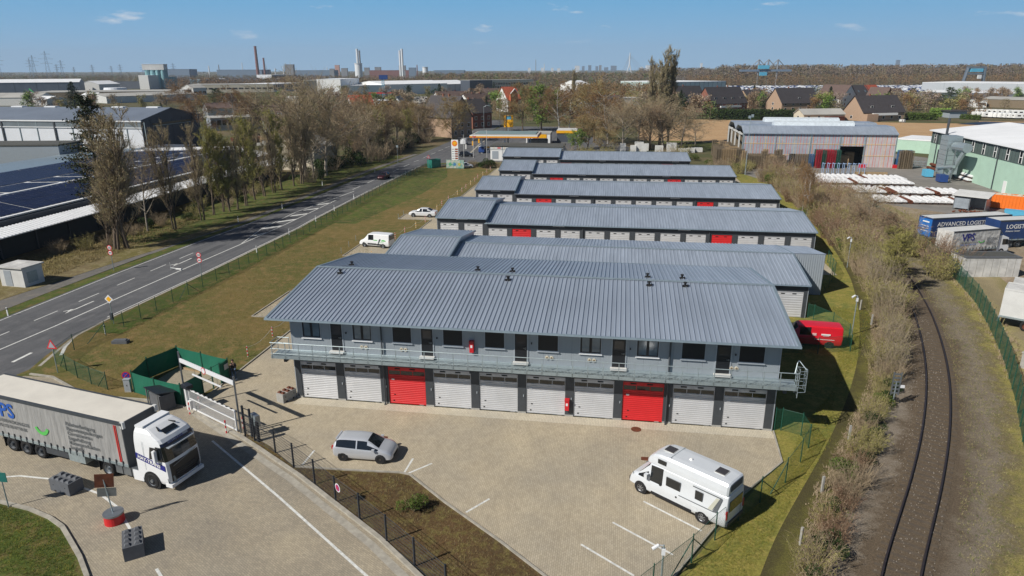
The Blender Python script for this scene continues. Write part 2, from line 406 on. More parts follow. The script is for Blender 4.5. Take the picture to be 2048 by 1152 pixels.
for i,(y0,y1)in enumerate(((16.2,24.3),(40.2,48.0),(64.4,72.2),(88.4,96.2),(112.5,120))):
 sheet('alley_paving',[(-.3,y0),(40.5 if i<1 else 50,y0),(40.5 if i<1 else 50,y1-.02),(-.3,y1-.02)],.0165,P_yard)
 if i<3:
  d=(24.5,46.6,68.2)[i]
  sheet('parking_pad',[(-13.1,y0+.1),(-7.4,y0+.1),(-7.4,d),(-13.1,d)],.0125,P_yard)
drive=[(-24.5,.3),(-22.0,.3),(-18.4,-1.5),(-16.3,-2.3),(-11.8,-2.3),(-7.75,-2.95),(-4.55,-4.85),(-1.64,-6.3),(.2,-7.5),(4.4,-10.15),(11.35,-15.1),(16.5,-19.5),(16.5,-24),(-36,-24),(-30,-4)]
sheet('drive_paving',drive,.010,P_yard2)
sheet('front_soil_island',[(-1.6,-5.7),(.94,-7.1),(3.74,-9.24),(7.0,-9.12),(10.5,-8.9),(11.2,-9.05),(14.0,-11.45),(17.8,-14.4),(20.7,-16.8),(23.5,-19.2),(17,-19.2),(11.5,-15.0),(4.5,-10.1),(.35,-7.45),(-1.5,-6.25)],.020,G_soil)
mound=[(-30,-13.5),(-11.65,-15.26),(-9.33,-15.63),(-7.57,-16.16),(-6.26,-16.76),(-5.05,-17.64),(-3.48,-18.80),(-1.97,-20.1),(0,-23),(-30,-24)]
sheet('corner_grass',mound,.024,G_grass)
kb=MB()
kb.wall(mound[1:9],.22,.0,.13)
kb.wall([(-24.3,.6),(-22.0,.35),(-18.4,-1.45),(-16.3,-2.25),(-11.8,-2.25),(-7.75,-2.9)],.2,0,.12)
kb.wall([(-7.7,-2.95),(-4.55,-4.8),(-1.64,-6.25),(.3,-7.45),(4.43,-10.1),(11.35,-15.05),(16.5,-19.4)],.24,0,.13)
kb.wall([(3.7,-9.2),(7.0,-9.08),(10.5,-8.86),(11.2,-8.98),(14.0,-11.4),(17.8,-14.35),(23.4,-19.1)],.12,0,.10)
kb.wall([(24.7,-19.2),(30.95,-8.5),(34.3,-4.1),(34.55,-.1)],.10,0,.10)
kb.wall([(-7.45,-2.6),(-7.45,16.3),(-13.2,16.3),(-13.2,24.6),(-7.45,24.6),(-7.45,40.3),(-13.2,40.3),(-13.2,46.7),(-7.45,46.7),(-7.45,64.5),(-13.2,64.5),(-13.2,68.4),(-7.45,68.4),(-7.45,126)],.12,0,.10)
struct(kb.build('kerb',M['kerb']))
b=MB();b.strip([(-7.3,-3.3),(-1.9,-6.7),(4.2,-10.6),(11.1,-15.6),(16.3,-20)],.45,.0145);struct(b.build('gutter_strip',M['kerb']))
# --- main road
RL=[(-38,-40),(-38.2,0),(-38.3,28.9),(-37.7,45),(-36.6,60),(-36.3,90),(-36.6,120),(-35.6,155),(-35.8,193),(-37,230),(-38.5,262),(-40,300)]
RR=[(-27.4,-40),(-26.0,-14),(-25.0,-2),(-24.4,.5),(-25.6,4.2),(-26.9,8.0),(-27.5,13.2),(-27.0,29.5),(-26.8,56),(-27.2,62),(-28.0,98.9),(-28.0,135),(-28.1,179),(-28.9,237),(-30.6,268),(-33,300)]
poly=RR+list(reversed(RL))
wear(G_asph,0,.9,(1,.045,1),(.80,.80,.81,1),(1.16,1.15,1.13,1));wear(G_asph,0,7,(1,1,1),(.88,.88,.88,1),(1.1,1.1,1.1,1))
sheet('road',poly,.002,G_asph)
q=MB();rg=random.Random(2)
for k in range(9):x=rg.uniform(-37,-28.5);y=rg.uniform(-20,120);w_=rg.uniform(.5,1.4);l_=rg.uniform(2,9);q.add([(x,y,.0045),(x+w_,y+.1,.0045),(x+w_*.9,y+l_,.0045),(x+.05,y+l_*.96,.0045)],[(0,1,2,3)])
struct(q.build('road_patches',mat('asphalt_patch',(.075,.077,.083),.9,0,.2,3)))
sheet('station_forecourt',[(-28,131),(-18,133),(-6,136),(8,136),(36,150),(24,190),(-4,262),(-28.5,262)],-.004,G_asph)
kb=MB();kb.strip([(-24.9,2.2),(-26.0,5.4),(-27.1,9),(-27.35,14),(-26.95,29.5),(-26.75,56),(-27.15,62),(-27.9,99),(-28,130)],.28,.0135)
struct(kb.build('road_edge_stones',M['kerb']))
sheet('road_verge',[(-38.2,-30),(-39.6,-30),(-40.2,20),(-39.4,45),(-37.4,60),(-38,120),(-35.6,155),(-36.3,120),(-36.6,60),(-37.7,45),(-38.3,28)],.010,G_grass)
sheet('footpath',[(-39.7,-30),(-43.2,-30),(-43.3,17),(-41.5,33),(-39.3,48),(-38.6,60),(-39.3,120),(-37.6,155),(-36,155),(-38,120),(-37.2,60),(-37.6,49),(-39.9,37),(-40.3,20)],.006,G_path)
sheet('tree_strip_grass',[(-43.2,-30),(-57.6,-30),(-57.6,150),(-37.7,156),(-39.4,120),(-38.7,60),(-39.4,48),(-41.6,33),(-43.4,17)],.0035,G_rough)
sheet('tree_strip_green',[(-44.5,42),(-54,48),(-52,150),(-38.5,150),(-40.3,110),(-40.5,60),(-41.5,48)],.0075,G_grass)
mk=MB()
mk.strip([(-31.6,-30),(-31.4,4.9),(-31.1,11.1),(-31.0,20.5),(-30.7,34.6),(-30.4,44.5)],.16,.006)
mk.strip([(-30.4,44.5),(-30.2,58),(-30.6,80)],.14,.006);mk.strip([(-30.45,44.6),(-32.6,55),(-33.1,68),(-31.6,82),(-30.9,90)],.14,.006)
for y in(49,54,59,64,69,74):mk.quad((-32.4 if y>50 else-31.3,y,.006),(-32.4 if y>50 else-31.3,y+1,.006),(-30.35,y+3.3,.006),(-30.35,y+2.3,.006))
for y in range(-24,40,6):mk.strip([(-34.4,y),(-34.35,y+3)],.13,.006)
for y in range(92,240,9):mk.strip([(-32.0-(.004*(y-92)),y),(-32.0,y+4.5)],.14,.006)
mk.strip([(-37.8,-30),(-37.9,28),(-37.3,45),(-36.2,60)],.12,.006)
mk.strip([(-27.8,14),(-27.3,29.5),(-27.1,56),(-27.5,62),(-28.3,99),(-28.4,130)],.12,.006)
mk.strip([(-24.9,4.6),(-26.0,6.3),(-26.8,8)],.3,.006)
for y in(-5,-1.2,2.6):mk.strip([(-27.9,y),(-27.95,y+2.1)],.3,.006)
for yy in(15,33):
 x=-32.9
 mk.strip([(x,yy),(x,yy+3.4)],.18,.006);mk.tri((x-.45,yy+.6,.006),(x,yy-.7,.006),(x+.05,yy+.8,.006));mk.strip([(x,yy+.8),(x-.7,yy-.1)],.16,.0062)
struct(mk.build('road_markings',M['line']))
mk=MB()
for a,b in(((4.08,-8.9),(4.10,-7.14)),((10.78,-8.75),(10.84,-7.12)),((11.04,-8.82),(12.21,-7.51)),((15.46,-12.14),(16.54,-10.68)),((22.07,-13.92),(24.81,-15.89)),((23.70,-11.81),(26.83,-14.03)),((25.45,-9.59),(28.49,-11.83))):
 mk.strip([a,b],.13,.018)
struct(mk.build('parking_bay_lines',M['line']))
mk=MB()
mk.strip([(-3.3,-7.0),(4.3,-12.4),(11.7,-17.9),(16,-21)],.15,.017)
mk.strip([(-13.86,-13.00),(-12.77,-12.67),(-10.66,-12.69),(-8.64,-13.03),(-6.46,-13.64),(-4.51,-14.67),(-2.34,-16.43)],.15,.017)
mk.strip([(0.99,-18.98),(2.02,-19.79)],.15,.017)
struct(mk.build('drive_markings',M['line']))
for nm,p,s in(('drain_cover',(8.09,-4.92),.28),('manhole_cover',(25.17,-1.20),.36),('drain_cover',(25.70,-4.95),.28)):
 b=MB()
 if nm=='manhole_cover':b.cyl(0,0,0,.01,s,n=20)
 else:b.box(-s,s,-s*.7,s*.7,0,.01)
 for k in range(-2,3):b.box(-s*.7,s*.7,k*.09-.015,k*.09+.015,.01,.02)
 tag(b.build(nm,M['rust'],None,(p[0],p[1],.017)),{0:'rusty square drain grate in the paving beside the silver hatchback',1:'round rusty manhole cover in the paving near the right red door',2:'rusty drain grate in front of the white camper van'}[(0 if p[0]<20 else(1 if nm=='manhole_cover' else 2))],'drain cover')
 # --- railway
RC=[(35.9,-18.5),(38.0,-13.7),(42.6,-4.8),(46.1,2.6),(49.3,10.4),(52.0,18.3),(54.4,26.6),(56.2,34.3),(57.3,40),(59.0,52),(60.6,68),(61.5,92),(61.4,122),(60,160)]
def smooth_path(P,k=8):
 out=[]
 for i in range(len(P)-1):
  p0=Vector(P[max(i-1,0)]);p1=Vector(P[i]);p2=Vector(P[i+1]);p3=Vector(P[min(i+2,len(P)-1)])
  for j in range(k):
   t=j/k
   out.append(tuple(.5*((2*p1)+(p2-p0)*t+(2*p0-5*p1+4*p2-p3)*t*t+(3*p1-p0-3*p2+p3)*t*t*t)))
 out.append(P[-1]);return out
RS=smooth_path(RC)
def offs(P,d):
 o=[]
 for i,p in enumerate(P):
  a=Vector(P[max(i-1,0)]);b=Vector(P[min(i+1,len(P)-1)]);t=(b-a).normalized()
  o.append((p[0]+t.y*d,p[1]-t.x*d))
 return o
def corridor_mat():
 m=bpy.data.materials.new('track_corridor');m.use_nodes=True;nt=m.node_tree;N=nt.nodes;L=nt.links;bs=N['Principled BSDF'];bs.inputs['Roughness'].default_value=.95;bs.inputs['Specular IOR Level'].default_value=.15
 uv=N.new('ShaderNodeUVMap');sp=N.new('ShaderNodeSeparateXYZ');L.new(uv.outputs[0],sp.inputs[0]);g=N.new('ShaderNodeNewGeometry')
 def nz(sc,det=6,ro=.7):
  n=N.new('ShaderNodeTexNoise');n.inputs['Scale'].default_value=sc;n.inputs['Detail'].default_value=det;n.inputs['Roughness'].default_value=ro;L.new(g.outputs['Position'],n.inputs['Vector']);return n.outputs['Fac']
 def mt(op,x,y):
  n=N.new('ShaderNodeMath');n.operation=op
  for i,v in enumerate((x,y)):
   if isinstance(v,(int,float)):n.inputs[i].default_value=v
   else:L.new(v,n.inputs[i])
  return n.outputs[0]
 u=mt('ADD',sp.outputs[0],mt('MULTIPLY',mt('SUBTRACT',nz(.35,3,.6),.5),4.2))
 u=mt('ADD',u,mt('MULTIPLY',mt('SUBTRACT',nz(2.2),.5),2.6))
 u=mt('DIVIDE',mt('ADD',u,8.0),20.0)
 r=N.new('ShaderNodeValToRGB');L.new(u,r.inputs[0]);el=r.color_ramp.elements
 stops=[(-8,(.07,.055,.03)),(-5.6,(.085,.075,.03)),(-4.6,(.13,.12,.035)),(-3.7,(.15,.12,.055)),(-3.1,(.24,.205,.165)),(-2.4,(.20,.165,.125)),(-1.8,(.125,.095,.065)),(1.5,(.125,.095,.065)),(2.1,(.16,.13,.095)),(3.2,(.215,.18,.14)),(4.2,(.17,.14,.075)),(5.2,(.27,.235,.075)),(6.6,(.32,.28,.12)),(8.2,(.24,.20,.12)),(9.6,(.29,.24,.14)),(11,(.23,.20,.09))]
 el[0].position=0;el[0].color=stops[0][1]+(1,);el[1].position=(stops[-1][0]+8)/20;el[1].color=stops[-1][1]+(1,)
 for a_,c_ in stops[1:-1]:e=el.new((a_+8)/20);e.color=c_+(1,)
 r2=N.new('ShaderNodeValToRGB');r2.color_ramp.elements[0].position=.3;r2.color_ramp.elements[1].position=.7;r2.color_ramp.elements[0].color=(.5,.5,.5,1);r2.color_ramp.elements[1].color=(1.5,1.5,1.5,1);L.new(nz(11,7,.8),r2.inputs[0])
 x=N.new('ShaderNodeMixRGB');x.blend_type='MULTIPLY';x.inputs[0].default_value=1;L.new(r.outputs[0],x.inputs[1]);L.new(r2.outputs[0],x.inputs[2])
 L.new(x.outputs[0],bs.inputs['Base Color']);bp=N.new('ShaderNodeBump');bp.inputs['Strength'].default_value=1;bp.inputs['Distance'].default_value=.06;L.new(nz(13,5),bp.inputs['Height']);L.new(bp.outputs[0],bs.inputs['Normal'])
 return m
G_cor=corridor_mat()
us=(-5.9,-4.6,-3,-1.5,1.5,3,5,7,9.5,11.2)
def corridor(name,us,z,zs=None):
 me=bpy.data.meshes.new(name);rows=[offs(RS,u)for u in us];nR=len(RS);V=[];Fc=[]
 for j,rr_ in enumerate(rows):
  for q_ in rr_:V.append((q_[0],q_[1],z if zs is None else zs[j]))
 for j in range(len(us)-1):
  for i in range(nR-1):Fc.append((j*nR+i,(j+1)*nR+i,(j+1)*nR+i+1,j*nR+i+1))
 me.from_pydata(V,[],Fc);uvl=me.uv_layers.new(name='UVMap')
 for lp in me.loops:uvl.data[lp.index].uv=(us[lp.vertex_index//nR],lp.vertex_index%nR)
 me.materials.append(G_cor);return me
struct(ob('railway_ground',corridor('railway_ground',us,.0085)))
tr=thing('railway_track','single curving railway track with dark rusty rails in worn ballast','railway track')
ob('ballast_bed',corridor('ballast_bed',(-1.5,-1.05,1.05,1.5),0,(.01,.07,.07,.01)),tr)
for sgn in(-1,1):
 c=offs(RS,sgn*.80);rb=MB()
 for i in range(len(c)-1):
  a,bb=Vector(c[i]),Vector(c[i+1]);t=(bb-a).normalized();nn=Vector((-t.y,t.x))
  for w,z0,z1 in((.14,.06,.085),(.03,.085,.19),(.075,.19,.235)):
   rb.prism([tuple(a-nn*w/2),tuple(bb-nn*w/2),tuple(bb+nn*w/2),tuple(a+nn*w/2)],z0,z1)
 rb.build('rail',mat('rail_steel',(.075,.06,.06),.4,.5,.3,4),tr)
sl=MB();acc=0;last=Vector(RS[0])
for i in range(len(RS)-1):
 a,bb=Vector(RS[i]),Vector(RS[i+1]);d=(bb-a).length;t=(bb-a).normalized();nn=Vector((t.y,-t.x));k=acc
 while k<d:
  p=a+t*k
  if p.y<75:
   c_=[p-nn*1.25-t*.12,p+nn*1.25-t*.12,p+nn*1.25+t*.12,p-nn*1.25+t*.12]
   sl.prism([tuple(q)for q in c_],.03,.078,bottom=False)
  k+=.65
 acc=k-d
stuff(sl.build('sleepers',mat('sleeper_wood',(.11,.085,.06),.9,0,.3,3),tr))
# --- right yard, fields
sheet('storage_yard_dirt',[(54.6,-6),(58.2,8),(61,17),(63.5,25),(66,33),(68.3,45),(68.5,60),(69,80),(64,95),(64,100),(110,96),(150,60),(130,-6)],.003,G_dirt)
sheet('storage_yard_asphalt',[(66.5,96),(74,88),(82,80),(100,70),(140,70),(160,130),(125,150),(110,162),(96,186),(60,150),(55,140),(52,128),(58,108)],.009,G_asph2)
sheet('ploughed_field',[(30,205),(30,318),(178,300),(235,288),(260,262),(235,215),(140,200),(100,186),(66,196)],.003,G_field)
sheet('field_far_strip',[(180,292),(300,262),(420,262),(420,300),(190,316)],.006,G_field)
sheet('solar_field_film',[(172,296),(236,254),(262,262),(240,292),(190,312)],.12,mat('dark_film',(.012,.02,.045),.4,0,.2,.1))
sheet('meadow_by_field',[(40,185),(66,160),(60,196),(50,205),(36,205)],.0062,G_grass)
sheet('green_meadow_far',[(-175.0,2671.1),(128.7,2815.6),(97.3,1953.7),(-120.4,1925.1)],.02,ground_mat('far_green',[(.10,.22,.05),(.09,.19,.045),(.12,.22,.06)],.002,.01,.1,contrast=.3))
# --- main two-storey garage building
BP=3.45;DW=2.83;LX0,LX1=-.41,34.42;DEP=16.0
mb_=thing('garage_building','two-storey grey garage building with walkway, nearest the yard, ten roller doors','building')
w=MB()
w.box(LX0,LX1,.22,DEP,0,3.35);w.box(LX0,LX1,.06,DEP,3.35,6.75)
w.add([(LX0,.06,6.75),(LX0,DEP,6.75),(LX0,8.03,8.0)],[(0,1,2)]);w.add([(LX1,.06,6.75),(LX1,DEP,6.75),(LX1,8.03,8.0)],[(0,1,2)])
w.build('wall',M['pillar'],mb_)
pm=MB();pm.box(0,.996,0,.05,0,2.78);pme=None
x=LX0
panel_me={}
def panel_mesh(wd):
 k=round(wd,3)
 if k not in panel_me:
  q=MB();q.box(0,wd-.012,0,.05,0,2.78)
  for r in range(1,int(wd/.11)):q.box(r*.11-.004,r*.11+.004,-.006,.001,0,2.78)
  panel_me[k]=q.mesh('cladding_panel',[M['clad']])
 return panel_me[k]
np_=35;pw=(LX1-LX0)/np_
for i in range(np_):ob('cladding_panel',panel_mesh(pw),mb_,(LX0+i*pw,.0,3.97))
t=MB();t.box(LX0-.06,LX0,-.02,.25,0,6.7);t.build('corner_trim',M['cladlight'],mb_)
t=MB();t.box(LX1,LX1+.06,-.02,.25,0,6.7);t.build('corner_trim',M['cladlight'],mb_)
t=MB();t.box(LX0,LX1,-.05,.0,3.72,4.0);t.build('base_flashing',M['zinc'],mb_)
def door_mesh(dw,h,windows=True,slats=16):
 q=MB()
 top=h-.62 if windows else h
 sh=top/slats
 for k in range(slats):
  z=k*sh
  q.add([(0,0,z),(dw,0,z),(dw,-.03,z+sh*.22),(0,-.03,z+sh*.22),(dw,-.03,z+sh*.8),(0,-.03,z+sh*.8),(dw,0,z+sh),(0,0,z+sh)],[(0,1,2,3),(3,2,4,5),(5,4,6,7)])
 q.box(0,.05,-.03,0,0,h);q.box(dw-.05,dw,-.03,0,0,h)
 if windows:
  q.box(.05,dw-.05,-.022,0,h-.30,h)
  for f in(1/3,2/3):q.box(dw*f-.02,dw*f+.02,-.022,0,top,h-.30)
 return q.mesh('garage_door',[M['gdoor']])
def slotmesh(l,hgt,mt,nm):q=MB();q.box(0,l,-.03,0,0,hgt);return q.mesh(nm,[mt])
dm={0:door_mesh(DW,3.02)};dmr=dm[0].copy();dmr.materials.clear();dmr.materials.append(M['gred']);dm[1]=dmr
pane=slotmesh(DW/3-.05,.32,M['glass'],'window_pane');vent=slotmesh(.40,.10,M['black'],'air_slot');sg=slotmesh(.22,.10,M['white'],'number_plate');hd=slotmesh(.12,.07,M['black'],'handle')
cat_=slotmesh(.32,.05,M['concrete'],'threshold_block')
pil=MB();pil.box(0,BP-DW-.02,-.0,.22,.14,3.35);pilm=pil.mesh('pillar',[M['pillar']])
plm=MB();plm.box(0,BP-DW-.02,-.01,.22,0,.14);plmm=plm.mesh('plinth',[M['concrete']])
swm=MB();swm.box(0,.06,-.05,0,0,.16);swm=swm.mesh('door_switch',[M['cladlight']])
for i in range(10):
 x0=i*BP;r=i in(2,7)
 d=ob('garage_door',dm[1 if r else 0],mb_,(x0,.10,.015))
 if r:d['label']='bright red roller door, '+('third' if i==2 else 'eighth')+' from the left'
 for k in range(3):ob('window_pane',pane,d,(DW/3*k+.03,.012,2.41))
 for k in(.52,1.66):ob('air_slot',vent,d,(k,-.004,2.82))
 ob('number_plate',sg,d,(.24,-.025,1.96));ob('handle',hd,d,(.28,-.012,.22));ob('handle',hd,d,(.36,-.012,.74));ob('threshold_block',cat_,d,(2.3,-.02,.0))
 if i<9:
  ob('pillar',pilm,mb_,(x0+DW+.01,0,0));p=ob('plinth',plmm,mb_,(x0+DW+.01,0,0))
  ob('door_switch',swm,mb_,(x0+DW+.42,0,1.35))
for x0,x1 in((LX0,-.01),(9*BP+DW+.01,LX1)):
 q=MB();q.box(x0,x1,0,.22,.14,3.35);q.build('pillar',M['pillar'],mb_)
 q=MB();q.box(x0,x1,-.01,.22,0,.14);q.build('plinth',M['concrete'],mb_)
q=MB();q.box(LX0,LX1,-.012,.22,3.06,3.40);q.build('lintel',M['pillar'],mb_)
def window(parent,x0,x1,z0,z1,closed):
 q=MB();fr=.07
 for a in((x0-.06,x1+.06,z0-.06,z0),(x0-.06,x1+.06,z1,z1+.06),(x0-.06,x0,z0,z1),(x1,x1+.06,z0,z1)):q.box(a[0],a[1],-.045,.02,a[2],a[3])
 f=q.build('window',M['cladlight'],parent)
 if closed:
  q=MB();n=14;dz=(z1-z0)/n
  for k in range(n):q.box(x0,x1,-.025,.01,z0+k*dz+.006,z0+(k+1)*dz-.002)
  q.build('roller_shutter',M['dark'],f)
 else:
  q=MB()
  for a in((x0,x1,z0,z0+fr),(x0,x1,z1-fr,z1),(x0,x0+fr*1.6,z0+fr,z1-fr),(x1-fr,x1,z0+fr,z1-fr),((x0+x1)/2-.09,(x0+x1)/2+.09,z0+fr,z1-fr)):q.box(a[0],a[1],-.03,.02,a[2],a[3])
  q.build('frame',M['dark'],f)
  for a,b_ in((x0+fr*1.6,(x0+x1)/2-.09),((x0+x1)/2+.09,x1-fr)):
   q=MB();q.box(a,b_,-.008,.012,z0+fr,z1-fr);q.build('pane',M['wglass'],f)
 q=MB();q.box(x0-.1,x1+.1,-.13,-.045,z0-.11,z0-.06);q.build('sill',M['white']if not closed else M['cladlight'],f)
for x0,x1,c in((.5,1.88,0),(4.42,5.82,0),(7.46,8.84,1),(11.24,12.64,1),(14.3,15.68,1),(18.1,19.5,1),(21.07,22.5,0),(24.97,26.42,0),(28.0,29.52,1),(31.78,33.4,1)):
 window(mb_,x0,x1,5.07,6.27,c)
for x0,x1 in((2.72,3.57),(9.6,10.45),(16.45,17.32),(23.3,24.2),(30.3,31.22)):
 q=MB();q.box(x0,x1,-.03,.02,4.14,6.22);dd=q.build('entrance_door',M['dark'],mb_)
 q=MB();q.box(x0+.12,x1-.12,-.045,-.03,5.45,6.1);q.build('pane',mat('smoked_glass',(.045,.045,.05),.15,0,0,spec=.8),dd)
 q=MB();q.box(x1-.16,x1-.06,-.10,-.03,5.1,5.22);q.box(x1-.28,x1-.06,-.10,-.07,5.15,5.19);q.build('handle',M['steel'],dd)
 q=MB();q.box(x0-.08,x0,-.05,.02,4.1,6.3);q.box(x1,x1+.08,-.05,.02,4.1,6.3);q.box(x0-.08,x1+.08,-.05,.02,6.22,6.3);q.build('door_frame',M['cladlight'],dd)
 q=MB();q.box(x0-.12,x1+.12,-.42,-.05,4.02,4.13);q.build('door_step',M['offwhite'],dd)
 q=MB();q.box(x1+.28,x1+.36,-.1,-.0,5.5,5.62);q.build('lamp',M['dark'],mb_)
for x,z in((5.03,4.5),(5.36,4.5),(8.07,4.5),(8.38,4.5),(18.75,4.53),(19.07,4.53),(21.74,4.53),(22.06,4.53),(31.35,4.55),(31.68,4.55)):
 q=MB();q.tube((x,-.07,z),(x,0,z),.135,.135,14);v=q.build('vent_cap',M['cream'],mb_)
 q=MB();q.tube((x,-.085,z),(x,-.07,z),.075,.075,12);q.build('vent_grille',M['wooddark'],v)
for x in(6.62,27.2):
 q=MB();q.path([(x,-.75,6.72),(x,-.16,6.35),(x,-.13,4.05)],.06,8);q.path([(x,-.13,3.7),(x,-.13,.12),(x,-.3,.05)],.055,8);q.build('downpipe',M['pillar'],mb_)
for x,z,lb in((13.34,4.66,'red fire alarm box on the upper wall'),(20.24,.58,'red post box on the pillar between doors')):
 q=MB();q.box(x-.15,x+.15,-.26,-.0,z,z+.85);q.box(x-.17,x+.17,-.30,-.0,z+.75,z+.88)
 r=q.build('fire_hose_box',M['red'],None);tag(r,('red metal hydrant box on the upper wall above the walkway' if z>3 else 'red metal hydrant box on the pillar between the sixth and seventh roller doors'),'fire box')
 s_=MB();s_.box(x-.07,x+.07,-.275,-.26,z+.38,z+.58);s_.build('label_plate',M['white'],r)
ROV=dict(x0=-1.63,x1=35.25,yf=-1.2,zf=6.85,yr=8.03,zr=8.13,yb=17.3)
def seam_roof(parent,x0,x1,yf,zf,yr,zr,yb,zb,n,mt,asparts=True,seam=.05,capm=None):
 pw=(x1-x0)/n
 for(ya,za,yb_,zb_)in((yf,zf,yr,zr),(yr,zr,yb,zb)):
  if asparts:
   q=MB();q.add([(0,ya,za),(pw,ya,za),(pw,yb_,zb_),(0,yb_,zb_),(0,ya,za-.08),(pw,ya,za-.08),(pw,yb_,zb_-.08),(0,yb_,zb_-.08)],[(0,1,2,3),(7,6,5,4),(0,4,5,1),(2,6,7,3),(0,3,7,4),(1,5,6,2)])
   q.add([(0,ya,za+.001),(.045,ya,za+.001),(.035,ya,za+seam),(.01,ya,za+seam),(0,yb_,zb_+.001),(.045,yb_,zb_+.001),(.035,yb_,zb_+seam),(.01,yb_,zb_+seam)],[(0,1,2,3),(0,3,7,4),(3,2,6,7),(2,1,5,6)])
   me=q.mesh('roof_panel',[mt])
   for k in range(n):ob('roof_panel',me,parent,(x0+k*pw,0,0))
  else:
   q=MB()
   for k in range(n):
    x=x0+k*pw
    q.add([(x,ya,za),(x+pw*.62,ya,za),(x+pw*.70,ya,za+seam),(x+pw*.92,ya,za+seam),(x+pw,ya,za),(x,yb_,zb_),(x+pw*.62,yb_,zb_),(x+pw*.70,yb_,zb_+seam),(x+pw*.92,yb_,zb_+seam),(x+pw,yb_,zb_)],[(0,1,6,5),(1,2,7,6),(2,3,8,7),(3,4,9,8)])
   q.add([(x0,ya,za-.06),(x1,ya,za-.06),(x1,yb_,zb_-.06),(x0,yb_,zb_-.06)],[(3,2,1,0)])
   q.build('roof_sheet',mt,parent)
 q=MB();q.add([(x0,yr-.22,zr+.04-.22*.13),(x1,yr-.22,zr+.04-.22*.13),(x1,yr,zr+.085),(x0,yr,zr+.085),(x1,yr+.22,zr+.04-.22*.13),(x0,yr+.22,zr+.04-.22*.13)],[(0,1,2,3),(3,2,4,5)])
 q.build('ridge_cap',capm or M['zinc'],parent)
 for x,s in((x0,-1),(x1,1)):
  q=MB()
  for(ya,za,yb_,zb_)in((yf,zf,yr,zr),(yr,zr,yb,zb)):
   q.add([(x-.10,ya,za+.06),(x+.10,ya,za+.06),(x+.10,yb_,zb_+.06),(x-.10,yb_,zb_+.06),(x-.10,ya,za-.16),(x+.10,ya,za-.16),(x+.10,yb_,zb_-.16),(x-.10,yb_,zb_-.16)],[(0,1,2,3),(0,4,5,1),(1,5,6,2),(3,7,4,0),(2,6,7,3)])
  q.build('verge_trim',M['zinc'],parent)
seam_roof(mb_,ROV['x0'],ROV['x1'],ROV['yf'],ROV['zf'],ROV['yr'],ROV['zr'],ROV['yb'],ROV['zf'],112,M['roof'],True,.06)
for y in(ROV['yf'],ROV['yb']):
 q=MB();s=-1 if y<0 else 1
 q.extx([(y,ROV['zf']+.02),(y+s*.13,ROV['zf']+.03),(y+s*.15,ROV['zf']-.10),(y+s*.02,ROV['zf']-.14)],ROV['x0']-.1,ROV['x1']+.1);q.build('gutter',M['zinc'],mb_)
q=MB();q.box(ROV['x0']+.1,ROV['x1']-.1,-1.15,0,6.70,6.74);q.build('soffit',M['clad'],mb_)
q=MB();q.box(LX0,LX1,-.01,.06,6.6,6.74);q.build('eave_trim',M['clad'],mb_)
for px,py,dn in((413,826,0),(1010,556,0),(1297,569,0),(1369,572,0)):
 pass
def roof_vent(x,y,z,s=1.0):
 q=MB();q.cyl(0,0,-.05,.08,.2,.15,10);q.cyl(0,0,.08,.26,.08,.08,8);q.cyl(0,0,.24,.32,.14,.14,10);q.cyl(.18,-.12,.0,.16,.07,.07,6);q.cyl(-.16,-.14,.0,.12,.08,.07,6)
 o=q.build('roof_vent',M['black'],mb_,(x,y,z))
def roofpt(x,y):return ROV['zf']+(y-ROV['yf'])*(ROV['zr']-ROV['zf'])/(ROV['yr']-ROV['yf'])if y<ROV['yr']else ROV['zr']-(y-ROV['yr'])*(ROV['zr']-ROV['zf'])/(ROV['yb']-ROV['yr'])
for x,y in((0.84,6.88),(14.85,6.91),(11.90,7.04),(25.89,7.04),(28.62,7.18),(0.81,9.49),(11.88,9.52),(14.82,9.49),(25.86,9.47),(28.59,9.59)):
 if x==(11.90,7.04)[0]:continue
 roof_vent(x,y,roofpt(x,y)+.02)
wk=MB();x0,x1=-1.55,35.45
wk.box(x0,x1,-.62,-.05,3.86,3.93)
wk.build('walkway_deck',M['galv'],mb_)
q=MB()
nb=int((x1-x0)/.1)
for k in range(nb):q.box(x0+k*.1,x0+k*.1+.055,-1.20,-.64,3.88,3.92)
for y in(-1.2,-.92,-.64):q.box(x0,x1,y-.012,y+.012,3.86,3.90)
stuff(q.build('walkway_grating',M['galv'],mb_))
q=MB();q.box(x0,x1,-1.25,-1.215,3.72,3.97);q.box(x0,x1,-.09,-.06,3.72,3.86);q.build('walkway_edge_beam',M['galv'],mb_)
br=MB();br.box(-.035,.035,-1.2,0,3.74,3.86);br.tube((0,-1.1,3.74),(0,-.02,3.45),.03,.03,5);brm=br.mesh('bracket',[M['galv']])
sm=MB();sm.box(-.28,.02,-1.2,-.9,3.74,3.84)
ps=MB();ps.box(-.025,.025,-1.25,-1.21,3.7,4.98);psm=ps.mesh('railing_post',[M['galv']])
npost=36
for k in range(npost):
 x=x0+.1+k*(x1-x0-.2)/(npost-1)
 ob('railing_post',psm,mb_,(x,0,0))
 ob('bracket',brm,mb_,(x+.1,0,0))
for z,r in((4.96,.03),(4.5,.022),(4.12,.018)):
 q=MB();q.tube((x0,-1.23,z),(x1,-1.23,z),r,r,6);q.tube((x0,-1.23,z),(x0,-.1,z),r,r,6);q.build('railing_bar',M['galv'],mb_)
q=MB()
for z in(4.96,4.5):q.tube((LX0-.2,-.1,z),(x0,-.1,z),.025,.025,6)
for x in(x0,LX0-.25):q.tube((x,-.1,3.9),(x,-.1,4.96),.025,.025,6)
q.build('railing_bar',M['galv'],mb_)
lad=MB()
for dx in(0,.45):lad.tube((x1+.02,-1.2+dx*1.8,3.2),(x1+.02,-1.2+dx*1.8,5.3),.025,.025,6)
